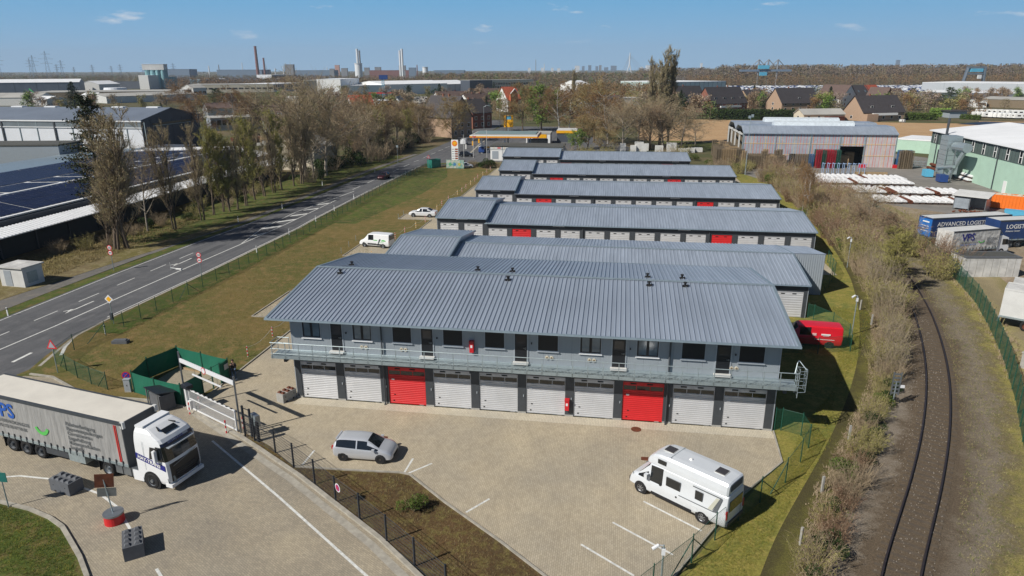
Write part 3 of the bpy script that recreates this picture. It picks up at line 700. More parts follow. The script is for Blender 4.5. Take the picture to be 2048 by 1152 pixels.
for k in range(8):lad.tube((x1+.02,-1.2,3.35+k*.26),(x1+.02,-.4,3.35+k*.26),.015,.015,5)
for z in(3.6,4.1,4.6,5.1):lad.path([(x1+.02,-1.2,z),(x1+.5,-1.1,z),(x1+.6,-.8,z),(x1+.5,-.5,z),(x1+.02,-.4,z)],.02,5)
for y in(-1.1,-.8,-.5):lad.tube((x1+.52,y,3.6),(x1+.52,y,5.1),.018,.018,5)
lad.path([(x1-.3,-1.23,4.96),(x1-.1,-.8,5.55),(x1+.1,-.4,5.55),(x1+.55,-.8,5.05)],.03,6)
lad.build('escape_ladder',M['galv'],mb_)
q=MB()
for x in(-.75,6.55,13.3,20.35,27.25,34.65):
 q=MB();q.box(x,x+.22,-.95,-.05,3.35,3.74);q.build('support_beam',M['pillar'],mb_)
q=q
# --- garage rows behind
ROWP=3.39
rdm={0:door_mesh(2.66,2.75,False,11)};q_=rdm[0].copy();q_.materials.clear();q_.materials.append(M['gred']);rdm[1]=q_
rdm2={0:door_mesh(2.66,3.35,False,13)}
rpane=slotmesh(.38,.09,M['black'],'air_slot')
lampm=MB();lampm.box(-.8,.8,-.16,0,0,.09);lampm=lampm.mesh('wall_lamp',[M['white']])
dpm=MB();dpm.box(-.05,.05,-.12,0,0,3.4);dpm=dpm.mesh('downpipe',[M['pillar']])
def garage_row(name,label,Y,xl,nl,xm,nm,xr_back,reds,ze,skew=.0,sheetn=5.2):
 r=thing(name,label,'garage building',(0,Y,0))
 r.rotation_euler=(0,0,skew)
 xe=xm+nm*ROWP;hl=ze+.62;D=16.0;rise=1.12
 w=MB();w.box(xm,xe,.12,D,0,ze-.02)
 for x in(xe-.002,):w.add([(x,.12,ze-.02),(x,D,ze-.02),(x,D/2,ze+rise-.05)],[(0,1,2)])
 w.build('wall',M['cladlight'],r)
 w=MB();w.box(xl,xm,.12,D,0,hl-.02)
 for x in(xl+.002,xm-.002):w.add([(x,.12,hl-.02),(x,D,hl-.02),(x,D/2,hl+rise-.05)],[(0,1,2)])
 w.build('tall_block_wall',M['cladlight'],r)
 if xr_back>xe+.5:
  w=MB();zt=ze+rise+.02
  w.box(xe,xr_back,D/2,D,0,ze-.02);w.add([(xe,D/2,ze-.02),(xr_back,D/2,ze-.02),(xr_back,D/2,zt),(xe,D/2,zt)],[(0,1,2,3)]);w.add([(xr_back,D/2,ze-.02),(xr_back,D,ze-.02),(xr_back,D/2,zt)],[(0,1,2)])
  w.build('rear_block_wall',M['cladlight'],r)
  pp=MB();pp.box(0,.10,-.035,0,0,zt-.03);pm_=pp.mesh('cladding_rib',[M['cladlight']])
  k=0
  while xe+.05+k*.24<xr_back:ob('cladding_rib',pm_,r,(xe+.05+k*.24,D/2-.002,0));k+=1
  q=MB()
  n=int((xr_back-xe)*sheetn)
  for i in range(n):
   pw=(xr_back-xe)/n;x=xe+.1+i*pw
   q.add([(x,D/2-.05,zt+.02),(x+pw*.6,D/2-.05,zt+.02),(x+pw*.75,D/2-.05,zt+.05),(x+pw,D/2-.05,zt+.02),(x,D+.1,ze+.02),(x+pw*.6,D+.1,ze+.02),(x+pw*.75,D+.1,ze+.05),(x+pw,D+.1,ze+.02)],[(0,1,5,4),(1,2,6,5),(2,3,7,6)])
  q.build('roof_sheet',M['roof2'],r)
 for(xa,n,h,meshes,zh)in((xl,nl,hl,rdm2,3.35),(xm,nm,ze,rdm,2.75)):
  P=(xm-xl)/nl if xa==xl else ROWP
  q=MB();q.box(xa,xa+n*P,-.0,.12,zh+.02,h-.05);q.build('lintel',M['pillar'],r)
  for i in range(n):
   x0=xa+i*P+.36
   red=1 if(xa==xm and(i+1)in reds)else 0
   d=ob('garage_door',meshes[red],r,(x0,.09,.01))
   if red:d['label']='bright red roller door'
   for k in(.5,1.6):ob('air_slot',rpane,d,(k,-.01,zh-.32))
  q=MB()
  for i in range(n+1):
   x0=xa+i*P-(.36 if i>0 else 0);x1_=xa+i*P+(.34 if i<n else 0)
   q.box(max(x0,xa),min(x1_,xa+n*P),-.0,.12,0,zh+.02)
  q.build('pillars',M['pillar'],r)['kind']='stuff'
  seam_roof(r,xa-(.12 if xa==xl else-.14),xa+n*P+.12,-.28,h,D/2,h+rise,D+.28,h,int(n*P*2.6),M['roof2'],False,.045)
  q=MB();q.extx([(-.28,h+.02),(-.40,h+.02),(-.42,h-.08),(-.30,h-.12)],xa-.1,xa+n*P+.14);q.build('gutter',M['zinc']if Y<60 else M['pillar'],r)
  for i in([1]if xa==xl else list(range(3,n,5))):
   ob('wall_lamp',lampm,r,(xa+i*P+.1+P/2*0,-.0,h-.24))
  if xa==xm:
   for i in range(4,n,5):ob('downpipe',dpm,r,(xa+(i)*P+.05,-.02,0))
 q=MB();q.box(xe,xe+.05,-.03,.2,0,ze-.05);q.build('corner_trim',M['cladlight'],r)
 q=MB();q.box(xl-.05,xl,-.03,.2,0,hl-.05);q.build('corner_trim',M['cladlight'],r)
 return r
garage_row('garage_row','low grey garage row directly behind the two-storey building, deeper block at its right end',24.0,-1.9,2,5.05,11,45.9,(2,8),3.5)
garage_row('garage_row','long low garage row, the second one behind the two-storey building, beside the silver saloon car',47.9,-1.9,2,5.05,13,0,(2,10),3.5,.007)
garage_row('garage_row','long low garage row, the third one behind the two-storey building',71.5,-1.2,2,5.55,13,0,(2,10),3.5,.02)
garage_row('garage_row','low garage row, the second one before the petrol station shop',95.6,-1.2,2,5.55,12,0,(2,9),3.5,.03)
garage_row('garage_row','farthest garage row, with four taller doors at its left, beside the white station shop',119.3,-4.4,4,9.0,9,0,(1,8),3.5,.03)
# --- fences, gates, street furniture
def net_panel(name,p0,p1,z0,z1,m,parent,ends=None):
 a=Vector((p0[0],p0[1]));b=Vector((p1[0],p1[1]));L=(b-a).length
 me=bpy.data.meshes.new(name)
 me.from_pydata([(a.x,a.y,z0),(b.x,b.y,z0),(b.x,b.y,z1),(a.x,a.y,z1)],[],[(0,1,2,3)])
 uv=me.uv_layers.new(name='UVMap')
 for i,c in enumerate(((0,z0),(L,z0),(L,z1),(0,z1))):uv.data[i].uv=c
 me.materials.append(m);return ob(name,me,parent)
POSTM={}
def post_mesh(r,h,m,sq=False):
 k=(r,round(h,2),m.name,sq)
 if k not in POSTM:
  q=MB()
  if sq:q.box(-r,r,-r,r,0,h)
  else:q.cyl(0,0,0,h,r,r*.9,7)
  POSTM[k]=q.mesh('post',[m])
 return POSTM[k]
def resample(pts,step):
 out=[pts[0]];
 for a,b in zip(pts,pts[1:]):
  a=Vector(a);b=Vector(b);n=max(1,round((b-a).length/step))
  out+=[tuple(a.lerp(b,k/n))for k in range(1,n+1)]
 return out
def chain_fence(label,pts,h,step,braces=(),post=None,net=None,r=.035,cat='fence',group=None,rails=False,name='chain_link_fence'):
 F=thing(name,label,cat,group=group)
 P=resample(pts,step)
 for i,p in enumerate(P):
  ob('post',post_mesh(r,h+.12,post or M['green']),F,(p[0],p[1],0))
 for a,b in zip(P,P[1:]):
  net_panel('mesh_panel',a,b,.04,h,net or M['chain'],F)
  q=MB()
  q.tube((a[0],a[1],h),(b[0],b[1],h),.014,.014,4)
  if rails:q.tube((a[0],a[1],h/2),(b[0],b[1],h/2),.010,.010,4)
  q.build('tension_wire',post or M['green'],F)
 for(i,d)in braces:
  if i<len(P):
   p=Vector(P[i]);o_=Vector(P[i+d])if 0<=i+d<len(P)else p
   q=MB();q.tube((p.x,p.y,h*.9),(p.x+(o_.x-p.x)*.6,p.y+(o_.y-p.y)*.6,.02),.03,.03,6);q.build('brace',post or M['green'],F)
 return F
chain_fence('low green chain link fence between the main road and the dry meadow',[(-15.9,-1.0),(-17.9,-.3),(-19.9,.6)],1.45,2.0,[(0,1)])
chain_fence('green chain link fence rounding the bend and running along the road beside the meadow',[(-19.9,.6),(-23.9,2.9),(-24.6,5.8),(-24.2,9.3),(-24.0,16.5),(-23.7,30),(-23.6,44),(-24.0,58),(-24.6,75),(-25.6,95),(-25.4,112),(-25.1,127)],1.45,2.5,[(1,1),(4,-1),(9,1),(9,-1),(17,1),(26,1)])
chain_fence('green chain link fence at the right edge of the yard, by the white camper van',[(23.6,-19.5),(27.7,-14.5),(29.1,-12.5),(32.1,-8.7),(34.0,-6.4),(35.45,-3.9),(36.4,-2.0),(36.3,-.4),(35.1,.15),(34.65,.1)],1.65,2.6,[(2,1),(2,-1),(5,1),(6,-1)])
chain_fence('green chain link fence closing the gap right of the red van',[(34.8,13.9),(38,14.3),(41.2,14.6),(44.2,15.6),(44.9,18.5),(44.3,21.5),(43.1,23.7),(42.6,24)],1.5,2.4,[(3,1),(4,-1)])
chain_fence('short green fence at the end of the second garage row in the building shade',[(46.0,32.2),(47.6,35),(49.6,40),(50.4,46)],1.6,2.4,[(0,1)])
F=chain_fence('tall green fence with windbreak net along the storage yard on the right',[(47.2,-9.5),(49.9,-1.2),(53.6,7.5),(56.6,15.5),(59.1,23.1),(61.6,31.7),(63.9,43.5),(64.6,52.0),(65.7,62.3),(66.7,72),(66.2,84)],2.0,2.35,[],None,M['chaindense'],.045,rails=True,name='windbreak_fence')
FP=[(-1.35,-6.15),(-.40,-6.6),(1.70,-7.80),(3.68,-9.25),(5.79,-10.81),(7.75,-12.30),(9.74,-13.69),(11.85,-15.30),(13.85,-16.85),(15.9,-18.5)]
F=thing('rod_panel_fence','anthracite rod panel fence on the soil strip between the driveway and the yard','fence')
for i,p in enumerate(FP):
 ob('post',post_mesh(.045,1.75,M['fencedark'],True),F,(p[0],p[1],0),math.atan2(-.74,1))
for a,b in zip(FP,FP[1:]):
 q=MB();A_=Vector(a);B_=Vector(b);L_=(B_-A_).length
 for k in range(9):
  z=.08+k*.2;r=.011 if k not in(0,8)else .016
  q.tube((a[0],a[1],z),(b[0],b[1],z),r,r,4,cap=False)
 n=int(L_/.1)
 for k in range(1,n):
  c=A_.lerp(B_,k/n);q.tube((c.x,c.y,.05),(c.x,c.y,1.70),.0035,.0035,3,cap=False)
 q.build('rod_panel',M['fencedark'],F)
sg_=MB();sg_.tube((0,-.012,0),(0,.012,0),.24,.24,20)
def disc_sign(name,label,pos,z,r,colors,rz=0,tilt=0,cat='sign',parent=None):
 q=MB();q.tube((0,-.012,z),(0,0,z),r,r,24);o=q.build(name,colors[0],parent,(pos[0],pos[1],0),rz)
 q=MB();q.tube((0,-.018,z),(0,-.012,z),r*.78,r*.78,24);q.build('sign_face',colors[1],o)
 if label:tag(o,label,cat)
 return o
M['purple']=mat('sign_purple',(.22,.02,.16),.5,0,0);M['signblue']=mat('sign_blue',(.03,.05,.40),.5,0,0);M['signred']=mat('sign_red',(.62,.02,.03),.5,0,0)
c_=(lambda a,b,t:(a[0]+(b[0]-a[0])*t,a[1]+(b[1]-a[1])*t))(FP[5],FP[6],.15)
def noparking(o,r,z,rz):
 q=MB();
 for a in(PI/4,-PI/4):q.tube((-r*.7*math.cos(a),-.022,z-r*.7*math.sin(a)),(r*.7*math.cos(a),-.022,z+r*.7*math.sin(a)),.022,.022,4)
 q.build('sign_cross',M['signred'],o)
o=disc_sign('no_stopping_sign','round faded purple no stopping sign hung on the rod panel fence',(c_[0],c_[1]-.03),1.15,.27,(M['white'],M['purple']),R_(-37));noparking(o,.27,1.15,0)
o=disc_sign('no_stopping_sign','round blue and red no stopping sign on a low stake left of the enclosure',(-15.0,.1),.78,.34,(M['signred'],M['signblue']),R_(15));noparking(o,.34,.78,0)
q=MB();q.cyl(0,.03,0,.9,.025,n=6);q.build('post',M['galv'],o)
E_=thing('screened_enclosure','bin enclosure of dark green netting on posts beside the driveway entrance','enclosure')
EC=[(-15.1,.75),(-13.45,-1.15),(-10.9,-2.15),(-8.3,-2.35)]
EP=[(-13.45,-1.15),(-10.95,-2.0),(-8.25,-2.55)]
def screen(a,b,z0=.04,z1=1.75,nm='screen_net',sag=.03):
 q=MB();n=8
 a=Vector(a);b=Vector(b);t=(b-a).normalized();nn=Vector((-t.y,t.x))
 for k in range(n):
  for(s0,s1)in((k/n,(k+1)/n),):
   pa=a.lerp(b,s0);pb=a.lerp(b,s1)
   oa=nn*math.sin(s0*9)*.03;ob_=nn*math.sin(s1*9)*.03
   for(za,zb)in((z0,(z0+z1)/2),((z0+z1)/2,z1)):
    q.quad((pa.x+oa.x*(za>z0),pa.y+oa.y*(za>z0),za),(pb.x+ob_.x*(za>z0),pb.y+ob_.y*(za>z0),za),(pb.x+ob_.x*(zb<z1),pb.y+ob_.y*(zb<z1),zb-math.sin(s1*PI)*sag*(zb==z1)),(pa.x+oa.x*(zb<z1),pa.y+oa.y*(zb<z1),zb-math.sin(s0*PI)*sag*(zb==z1)))
 return q.build(nm,M['netgreen'],E_)
ring=[(-13.45,-1.15),(-15.1,.9),(-13.2,4.1),(-9.4,3.3),(-7.45,2.15)]
scr=[((-13.45,-1.15),(-10.95,-2.0)),((-10.95,-2.0),(-8.35,-2.65)),((-13.45,-1.15),(-14.0,1.4)),((-14.0,1.4),(-13.1,4.0)),((-13.1,4.0),(-10.3,3.1)),((-10.3,3.1),(-7.4,2.2)),((-7.4,2.2),(-7.5,1.2)),((-8.0,-.5),(-8.35,-2.65))]
for a,b in scr:screen(a,b)
for p in((-13.45,-1.15),(-10.95,-2.0),(-8.35,-2.65),(-14.0,1.4),(-13.1,4.0),(-10.3,3.1),(-7.4,2.2),(-7.5,1.2),(-8.0,-.5),(-7.7,.4)):
 ob('post',post_mesh(.04,1.9,M['green'],True),E_,(p[0],p[1],0))
q=MB();q.tube((-7.4,2.2,1.75),(-8.0,-.5,1.75),.02,.02,5);q.tube((-7.4,2.2,.9),(-8.0,-.5,.9),.02,.02,5);q.build('rail',M['green'],E_)
sheet('enclosure_paving',[(-13.3,-1.0),(-8.4,-2.5),(-7.5,2.1),(-13.0,3.9)],.027,P_yard2)
q=MB();q.box(-.25,.25,-.01,.01,1.05,1.5);o=q.build('notice_board',M['offwhite'],E_,(-7.36,1.9,0),R_(85))
q=MB()
o=thing('timber_edging','timber sleeper edging lying on the ground inside the green enclosure','edging',(-11.0,3.1,.03),R_(-15))
for k in range(3):
 q=MB();q.box(-2,1.6,k*.1-.04,k*.1+.04,0,.12);q.build('beam',M['wood'],o,(0,-k*.04,0))
GT=thing('height_barrier','height limiting barrier with white bar between two grey posts over the gate','barrier')
ga,gb=(-8.05,-2.62),(-1.93,-5.70)
for p,h in((ga,4.45),(gb,4.3)):ob('post',post_mesh(.07,h,M['steel']),GT,(p[0],p[1],0))
q=MB();q.tube((ga[0]+.05,ga[1]-.02,3.75),(gb[0],gb[1],3.75),.001,.001,3)
q=MB(T=Matrix.Translation((ga[0],ga[1],0))@Matrix.Rotation(math.atan2(gb[1]-ga[1],gb[0]-ga[0]),4,'Z'));Lg=(Vector(gb)-Vector(ga)).length
q.box(.08,Lg-.07,-.05,.05,3.62,3.92);q.build('height_bar',M['white'],GT)
q=MB(T=Matrix.Translation((ga[0],ga[1],0))@Matrix.Rotation(math.atan2(gb[1]-ga[1],gb[0]-ga[0]),4,'Z'))
q.box(1.55,Lg-1.7,-.04,.04,2.98,3.08);q.build('hanging_bar',M['white'],GT)
q=MB(T=Matrix.Translation((ga[0],ga[1],0))@Matrix.Rotation(math.atan2(gb[1]-ga[1],gb[0]-ga[0]),4,'Z'))
for x in(1.9,Lg-2.1):q.tube((x,0,3.0),(x,0,3.65),.012,.012,4)
q.build('hanging_chain',M['steel'],GT)
cg=lerp(ga,gb,.47);o=disc_sign('height_sign',None,(cg[0]-.02,cg[1]-.06),3.76,.26,(M['signred'],M['white']),math.atan2(gb[1]-ga[1],gb[0]-ga[0]),parent=GT)
GA=thing('sliding_gate','white sliding gate of upright bars across the yard entrance','gate',(-7.35,-3.08,0),math.atan2(-2.65,5.25))
gl=5.75
bar=MB();bar.box(-.013,.013,-.013,.013,.22,1.62);barm=bar.mesh('gate_bar',[M['white']])
for k in range(46):ob('gate_bar',barm,GA,(.1+k*(gl-.2)/45,0,0))
for z,t in((.12,.10),(.92,.05),(1.62,.09)):
 q=MB();q.box(0,gl,-.04,.04,z,z+t);q.build('gate_rail',M['white'],GA)
q=MB();q.box(-.03,.03,-.05,.05,.1,1.7);m_=q.mesh('gate_stile',[M['white']]);ob('gate_stile',m_,GA,(0,0,0));ob('gate_stile',m_,GA,(gl,0,0))
k=0
for xx in range(10):
 q=MB();q.box(.3+xx*.55,.3+xx*.55+.22,-.045,.045,1.712,1.73);q.build('warning_strip',M['black'],GA)
GP=thing('gate_pillar','white gate post with dark drive box on top at the left end of the gate','gate post',(-7.55,-2.95,0),math.atan2(-2.65,5.25))
q=MB();q.box(-.28,-.14,-.1,.1,0,1.75);q.build('post',M['white'],GP)
q=MB();q.box(.0,.14,-.22,-.05,0,1.75);q.build('post',M['white'],GP)
for z in(.5,.9,1.3):
 q=MB();q.box(-.14,0.0,-.15,.05,z,z+.08);q.build('crossbar',M['white'],GP)
q=MB();q.box(-.3,.45,-.28,.22,1.75,2.02);q.build('drive_box',M['fencedark'],GP)
q=MB();q.box(.15,.45,-.2,.15,0,.8);q.build('motor_box',M['white'],GP)
GQ=thing('gate_catch_frame','tall anthracite catch frame at the right end of the white gate','gate post',(-1.62,-5.85,0),math.atan2(-2.65,5.25))
for x in(0,.8):ob('post',post_mesh(.06,2.15,M['fencedark'],True),GQ,(x,.1,0))
for z in(.3,.9,1.5,2.0):q=MB();q.box(.06,.74,.08,.12,z,z+.04);q.build('crossbar',M['fencedark'],GQ)
LB=thing('letter_box_bank','bank of grey letter boxes with keypad column beside the gate catch','letter boxes',(-.6,-5.9,0),R_(-35))
q=MB();q.box(-.38,.38,-.16,.16,.85,1.65);q.build('cabinet',M['steel'],LB)
for i in range(3):
 for j in range(4):q=MB();q.box(-.35+i*.24,-.35+i*.24+.21,-.175,-.16,.88+j*.19,1.04+j*.19);q.build('flap',M['galv'],LB)
for x in(-.3,.3):ob('post',post_mesh(.03,.85,M['fencedark'],True),LB,(x,0,0))
KP=thing('keypad_column','black keypad column standing next to the letter boxes','column',(-.15,-6.55,0),R_(-35))
q=MB();q.box(-.18,.18,-.12,.12,.0,.12);q.build('base',M['fencedark'],KP);q=MB();q.box(-.12,.12,-.08,.08,.12,1.45);q.build('body',M['black'],KP)
def rw_post(x,y,h,label,group=None,m2=None,loc=None,r=.045):
 t=thing('marker_post',label,'post',(x,y,0),0,group);n=5
 for k in range(n):
  q=MB();q.cyl(0,0,h*k/n,h*(k+1)/n,r,n=8);q.build('band',(M['white']if k%2 else(m2 or M['signred'])),t)
 return t
rw_post(*(-1.17,-5.62)if False else(-2.9,-5.9),1.0,'red and white striped post in front of the right part of the white gate')
rw_post(-7.05,-3.75,.95,'red and white striped post at the left foot of the white gate')
rw_post(-6.9,-2.75,.95,'red and white striped post behind the left end of the white gate')
rw_post(-2.05,-5.15,.95,'red and white striped post behind the right end of the white gate')
K=thing('notice_shelter','dark metal waste shelter with sloping ribbed roof beside the driveway kerb','shelter',(-9.75,-2.95,0),R_(-28))
q=MB();q.box(-.85,.85,-.55,.55,.0,1.25);q.build('body',M['concdark'],K)
for k in range(9):
 q=MB();q.add([(-1.0+k*.22,-.75,1.62),(-1.0+k*.22+.20,-.75,1.62),(-1.0+k*.22+.20,.7,1.28),(-1.0+k*.22,.7,1.28),(-1.0+k*.22,-.75,1.56),(-1.0+k*.22+.20,-.75,1.56),(-1.0+k*.22+.20,.7,1.22),(-1.0+k*.22,.7,1.22)],[(0,1,2,3),(7,6,5,4),(0,4,5,1),(2,6,7,3),(0,3,7,4),(1,5,6,2)]);q.build('roof_sheet',M['fencedark'],K)
q=MB();q.add([(-.87,-.5,.35),(-.87,.45,.35),(-.87,.45,1.2),(-.87,-.5,1.2)],[(0,3,2,1)]);q.build('panel',M['offwhite'],K)
q=MB();q.add([(-.875,-.4,.45),(-.875,.35,.45),(-.875,.35,.8),(-.875,-.4,.95)],[(0,3,2,1)]);q.build('green_poster',mat('poster_green',(.12,.42,.05),.6),K)
for x in(-.8,.8):q=MB();q.box(x-.04,x+.04,-.7,-.62,0,1.58);q.build('post',M['steel'],K)
for x in(-.1,.35):q=MB();q.box(x,x+.36,.56,.6,.15,1.0);q.build('hatch',M['pillar'],K)
def cabinet(x,y,rz,w,d,h,m,label,m2=None):
 t=thing('utility_cabinet',label,'cabinet',(x,y,0),rz)
 q=MB();q.box(-w/2,w/2,-d/2,d/2,0,.1);q.build('plinth',M['concrete'],t)
 q=MB();q.box(-w/2+.01,w/2-.01,-d/2+.01,d/2-.01,.1,h);q.build('housing',m,t)
 q=MB();q.box(-w/2-.02,w/2+.02,-d/2-.02,d/2+.02,h,h+.05);q.build('lid',m2 or m,t)
 q=MB();q.box(-.02,.02,-d/2-.01,-d/2,.5*h,.62*h);q.build('handle',M['black'],t)
 return t
cabinet(*(-14.03,-1.04),R_(10),.5,.3,1.05,M['cladlight'],'small pale grey cable cabinet left of the green enclosure')
def interlock_block(p,rz,L_,W_,H_,m,label,dark=None):
 t=thing('concrete_block',label,'concrete block',(p[0],p[1],.012),rz)
 q=MB();q.prism([(-L_/2,-W_/2),(L_/2,-W_/2),(L_/2,W_/2),(-L_/2,W_/2)],.0,H_);q.build('body',m,t)
 kn=MB();s=.15;kn.add([(-s,-s,0),(s,-s,0),(s,s,0),(-s,s,0),(-s*.5,-s*.5,.11),(s*.5,-s*.5,.11),(s*.5,s*.5,.11),(-s*.5,s*.5,.11)],[(0,1,5,4),(1,2,6,5),(2,3,7,6),(3,0,4,7),(4,5,6,7)])
 km=kn.mesh('stud',[dark or m])
 n=max(2,round(L_/.42));r=max(2,round(W_/.42))
 for i in range(n):
  for j in range(2):ob('stud',km,t,(-L_/2+L_*(i+.5)/n,-W_/2+W_*(j+.5)/2,H_+.001))
 q=MB()
 for x in(-L_*.3,L_*.3):q.tube((x,-W_/2-.004,H_*.6),(x,-W_/2+.01,H_*.6),.04,.04,8)
 for x in(-L_*.25,L_*.25):q.box(x-.08,x+.08,-W_/2-.004,-W_/2+.02,.0,.12)
 q.build('lifting_holes',M['black'],t)['kind']='stuff'
 return t
interlock_block((-8.72,-13.5),R_(-14),1.7,.9,.78,M['concdark'],'long grey painted concrete block with studs on the white line left of the sign drum')
interlock_block((-1.05,-17.85),R_(-52),1.65,.95,.80,M['concdark'],'grey painted concrete block with studs, nearest the camera, below the sign drum')
interlock_block((-1.12,-.45),R_(70),1.35,.7,.72,M['concrete'],'pale unpainted concrete block at the left corner of the garage building',M['rust'])
S_t=thing('sign_stand','traffic sign seen from behind on a pole set in a red and grey drum','sign',(-3.75,-15.85,.012),R_(8))
q=MB();q.cyl(0,0,0,.52,.52,.50,24);q.build('drum',M['gred'],S_t)
q=MB();q.cyl(0,0,.52,.62,.53,.53,24);q.build('drum_lid',M['steel'],S_t)
q=MB();q.tube((0,0,.5),(-.22,.05,2.95),.035,.035,8);q.build('pole',M['galv'],S_t)
q=MB(T=Matrix.Translation((-.16,.0,1.62))@Matrix.Rotation(R_(8),4,'Y')@Matrix.Rotation(R_(18),4,'Z'));q.box(-.47,.47,.03,.05,-.02,.52);q.build('lower_plate',M['steel'],S_t)
q=MB(T=Matrix.Translation((-.20,.0,2.2))@Matrix.Rotation(R_(8),4,'Y')@Matrix.Rotation(R_(18),4,'Z'));q.box(-.47,.47,.03,.05,-.03,.82);q.build('upper_plate',M['rust'],S_t)
o=thing('traffic_sign','teal-backed sign on a leaning grey pole at the left edge of the corner grass','sign',(-10.72,-15.61)+(0,),0)
ob('post',post_mesh(.035,2.4,M['galv']),o);q=MB();q.box(-.5,.4,-.05,-.02,1.75,2.35);q.build('sign_plate',mat('teal',(.02,.16,.14),.5),o)
def road_sign(p,label,kinds,h,lean=0.0):
 t=thing('road_sign',label,'road sign',(p[0],p[1],0),0)
 ob('post',post_mesh(.04,h,M['galv']),t)
 z=h-.32
 for kd in kinds:
  if kd in('limit','ban'):
   q=MB();q.tube((0,-.06,z),(0,-.045,z),.32,.32,24);f=q.build('sign_plate',M['signred'],t)
   q=MB();q.tube((0,-.068,z),(0,-.06,z),.235,.235,24);q.build('sign_face',M['white'],f)
   q=MB()
   if kd=='limit':
    for a in((-.13,-.03,.09,.13),(-.13,-.09,-.1,.13),(-.13,-.03,-.02,.02),(-.07,-.03,-.1,.02),(-.13,-.03,-.13,-.09),(.03,.07,-.13,.13),(.12,.16,-.13,.13),(.03,.16,.09,.13),(.03,.16,-.13,-.09)):q.box(a[0],a[1],-.075,-.069,z+a[2],z+a[3])
    q.build('numerals',M['black'],f)
   else:
    q.box(-.17,-.02,-.075,-.069,z-.06,z+.06);q.box(.02,.17,-.075,-.069,z-.06,z+.06);q.build('car_symbols',M['black'],f)
   z-=.66
  elif kd=='priority':
   q=MB(T=Matrix.Translation((0,0,z))@Matrix.Rotation(PI/4,4,'Y'));q.box(-.32,.32,-.06,-.045,-.32,.32);f=q.build('sign_plate',M['white'],t)
   q=MB(T=Matrix.Translation((0,0,z))@Matrix.Rotation(PI/4,4,'Y'));q.box(-.21,.21,-.067,-.06,-.21,.21);q.build('sign_face',M['yellow'],f);z-=.6
  elif kd=='warn':
   def tri_(s,y0,y1,nm,m,par):
    q=MB();q.extx([(0,0)],0,0)if False else None
    q.add([(-s,y0,z-s*.55),(s,y0,z-s*.55),(0,y0,z+s*1.18),(-s,y1,z-s*.55),(s,y1,z-s*.55),(0,y1,z+s*1.18)],[(0,1,2),(5,4,3),(0,3,4,1),(1,4,5,2),(2,5,3,0)]);return q.build(nm,m,par)
   f=tri_(.48,-.06,-.045,'sign_plate',M['signred'],t);tri_(.32,-.068,-.061,'sign_face',M['signblue']if False else M['cladlight'],f)
  elif kd=='plate':
   q=MB();q.box(-.3,.3,-.06,-.045,z-.15,z+.45);q.build('sign_plate',M['galv'],t);z-=.6
  elif kd=='box':
   q=MB();q.box(-.12,.12,-.2,.0,.5,1.2);q.build('control_box',M['pillar'],t)
 return t
road_sign((-39.14,29.56),'speed limit and no overtaking signs on the far verge left of the road',('limit','ban'),3.3)
road_sign((-26.70,28.92),'speed limit and no overtaking signs on a pole beside the meadow fence',('limit','ban'),3.0)
road_sign((-25.73,12.32),'diamond shaped yellow priority sign on a grey pole by the fence bend',('priority','box'),2.95)
road_sign((-22.34,1.30),'triangular warning sign with red border on the grass at the driveway mouth',('warn',),2.75)
road_sign((-24.64,125.38),'small triangular road sign on a pole near the station billboard',('warn',),3.2)
road_sign((-35.87,134.77),'blue-grey direction plate on a pole before the dark roadside trees',('plate',),4.6)
dl=MB();dl.prism([(-.06,-.05),(.06,-.05),(.0,.06)],0,.95);dlm=dl.mesh('post_body',[M['white']]);d2=MB();d2.box(-.065,.065,-.055,.03,.72,.84);d2m=d2.mesh('black_band',[M['black']])
first=None
for i,p in enumerate(((-38.16,12.85),(-24.59,9.77),(-25.72,40.45),(-26.09,50.98),(-26.20,60.79),(-26.67,69.66),(-27.63,81.50),(-27.21,113.68),(-36.80,70.11),(-38.84,58.63),(-35.92,116.73),(-32.23,88.34)if False else(-40.55,96.20))):
 t=thing('delineator_post','white delineator post with black band standing along the main road','marker post',(p[0],p[1],0),0,'white marker posts along the main road')
 ob('post_body',dlm,t);ob('black_band',d2m,t)
wp=MB();wp.cyl(0,0,0,1.0,.045,n=7);wpm=wp.mesh('stake',[M['white']])
rb_=MB();rb_.cyl(0,0,.0,.18,.048,n=7);rbm=rb_.mesh('band',[M['signred']]);rby=rbm.copy();rby.materials.clear();rby.materials.append(M['yellow'])
CP=[(-8.3,6.7),(-8.4,11.4),(-8.6,15.9)]
CP2=[(-8.8,25),(-9.1,30),(-8.9,35),(-8.9,39.8),(-9.2,50.7),(-8.9,54.5),(-8.3,58.4),(-8.0,62.8),(-8.2,69),(-8.7,73),(-8.9,77.3),(-8.8,82),(-8.6,88.6),(-8.5,92.2),(-8.6,96.5),(-8.6,101.2),(-8.7,106.1),(-8.9,110.5),(-8.6,115),(-8.5,119.5),(-8.4,123.9)]
for i,p in enumerate(CP+CP2):
 nr=i<3
 t=thing('chain_post',('red and white stake by the kerb, %s the garage building'%('nearest, left of' if i==0 else('second one along, left of' if i==1 else 'third one along, beside')))if nr else 'yellow, red and white stake along the meadow edge by the garage rows','post',(p[0],p[1],0),0,None if nr else 'striped stakes along the meadow edge')
 ob('stake',wpm,t)
 for z in(.1,.45,.8):ob('band',rbm if(nr or i%3)else rby,t,(0,0,z))
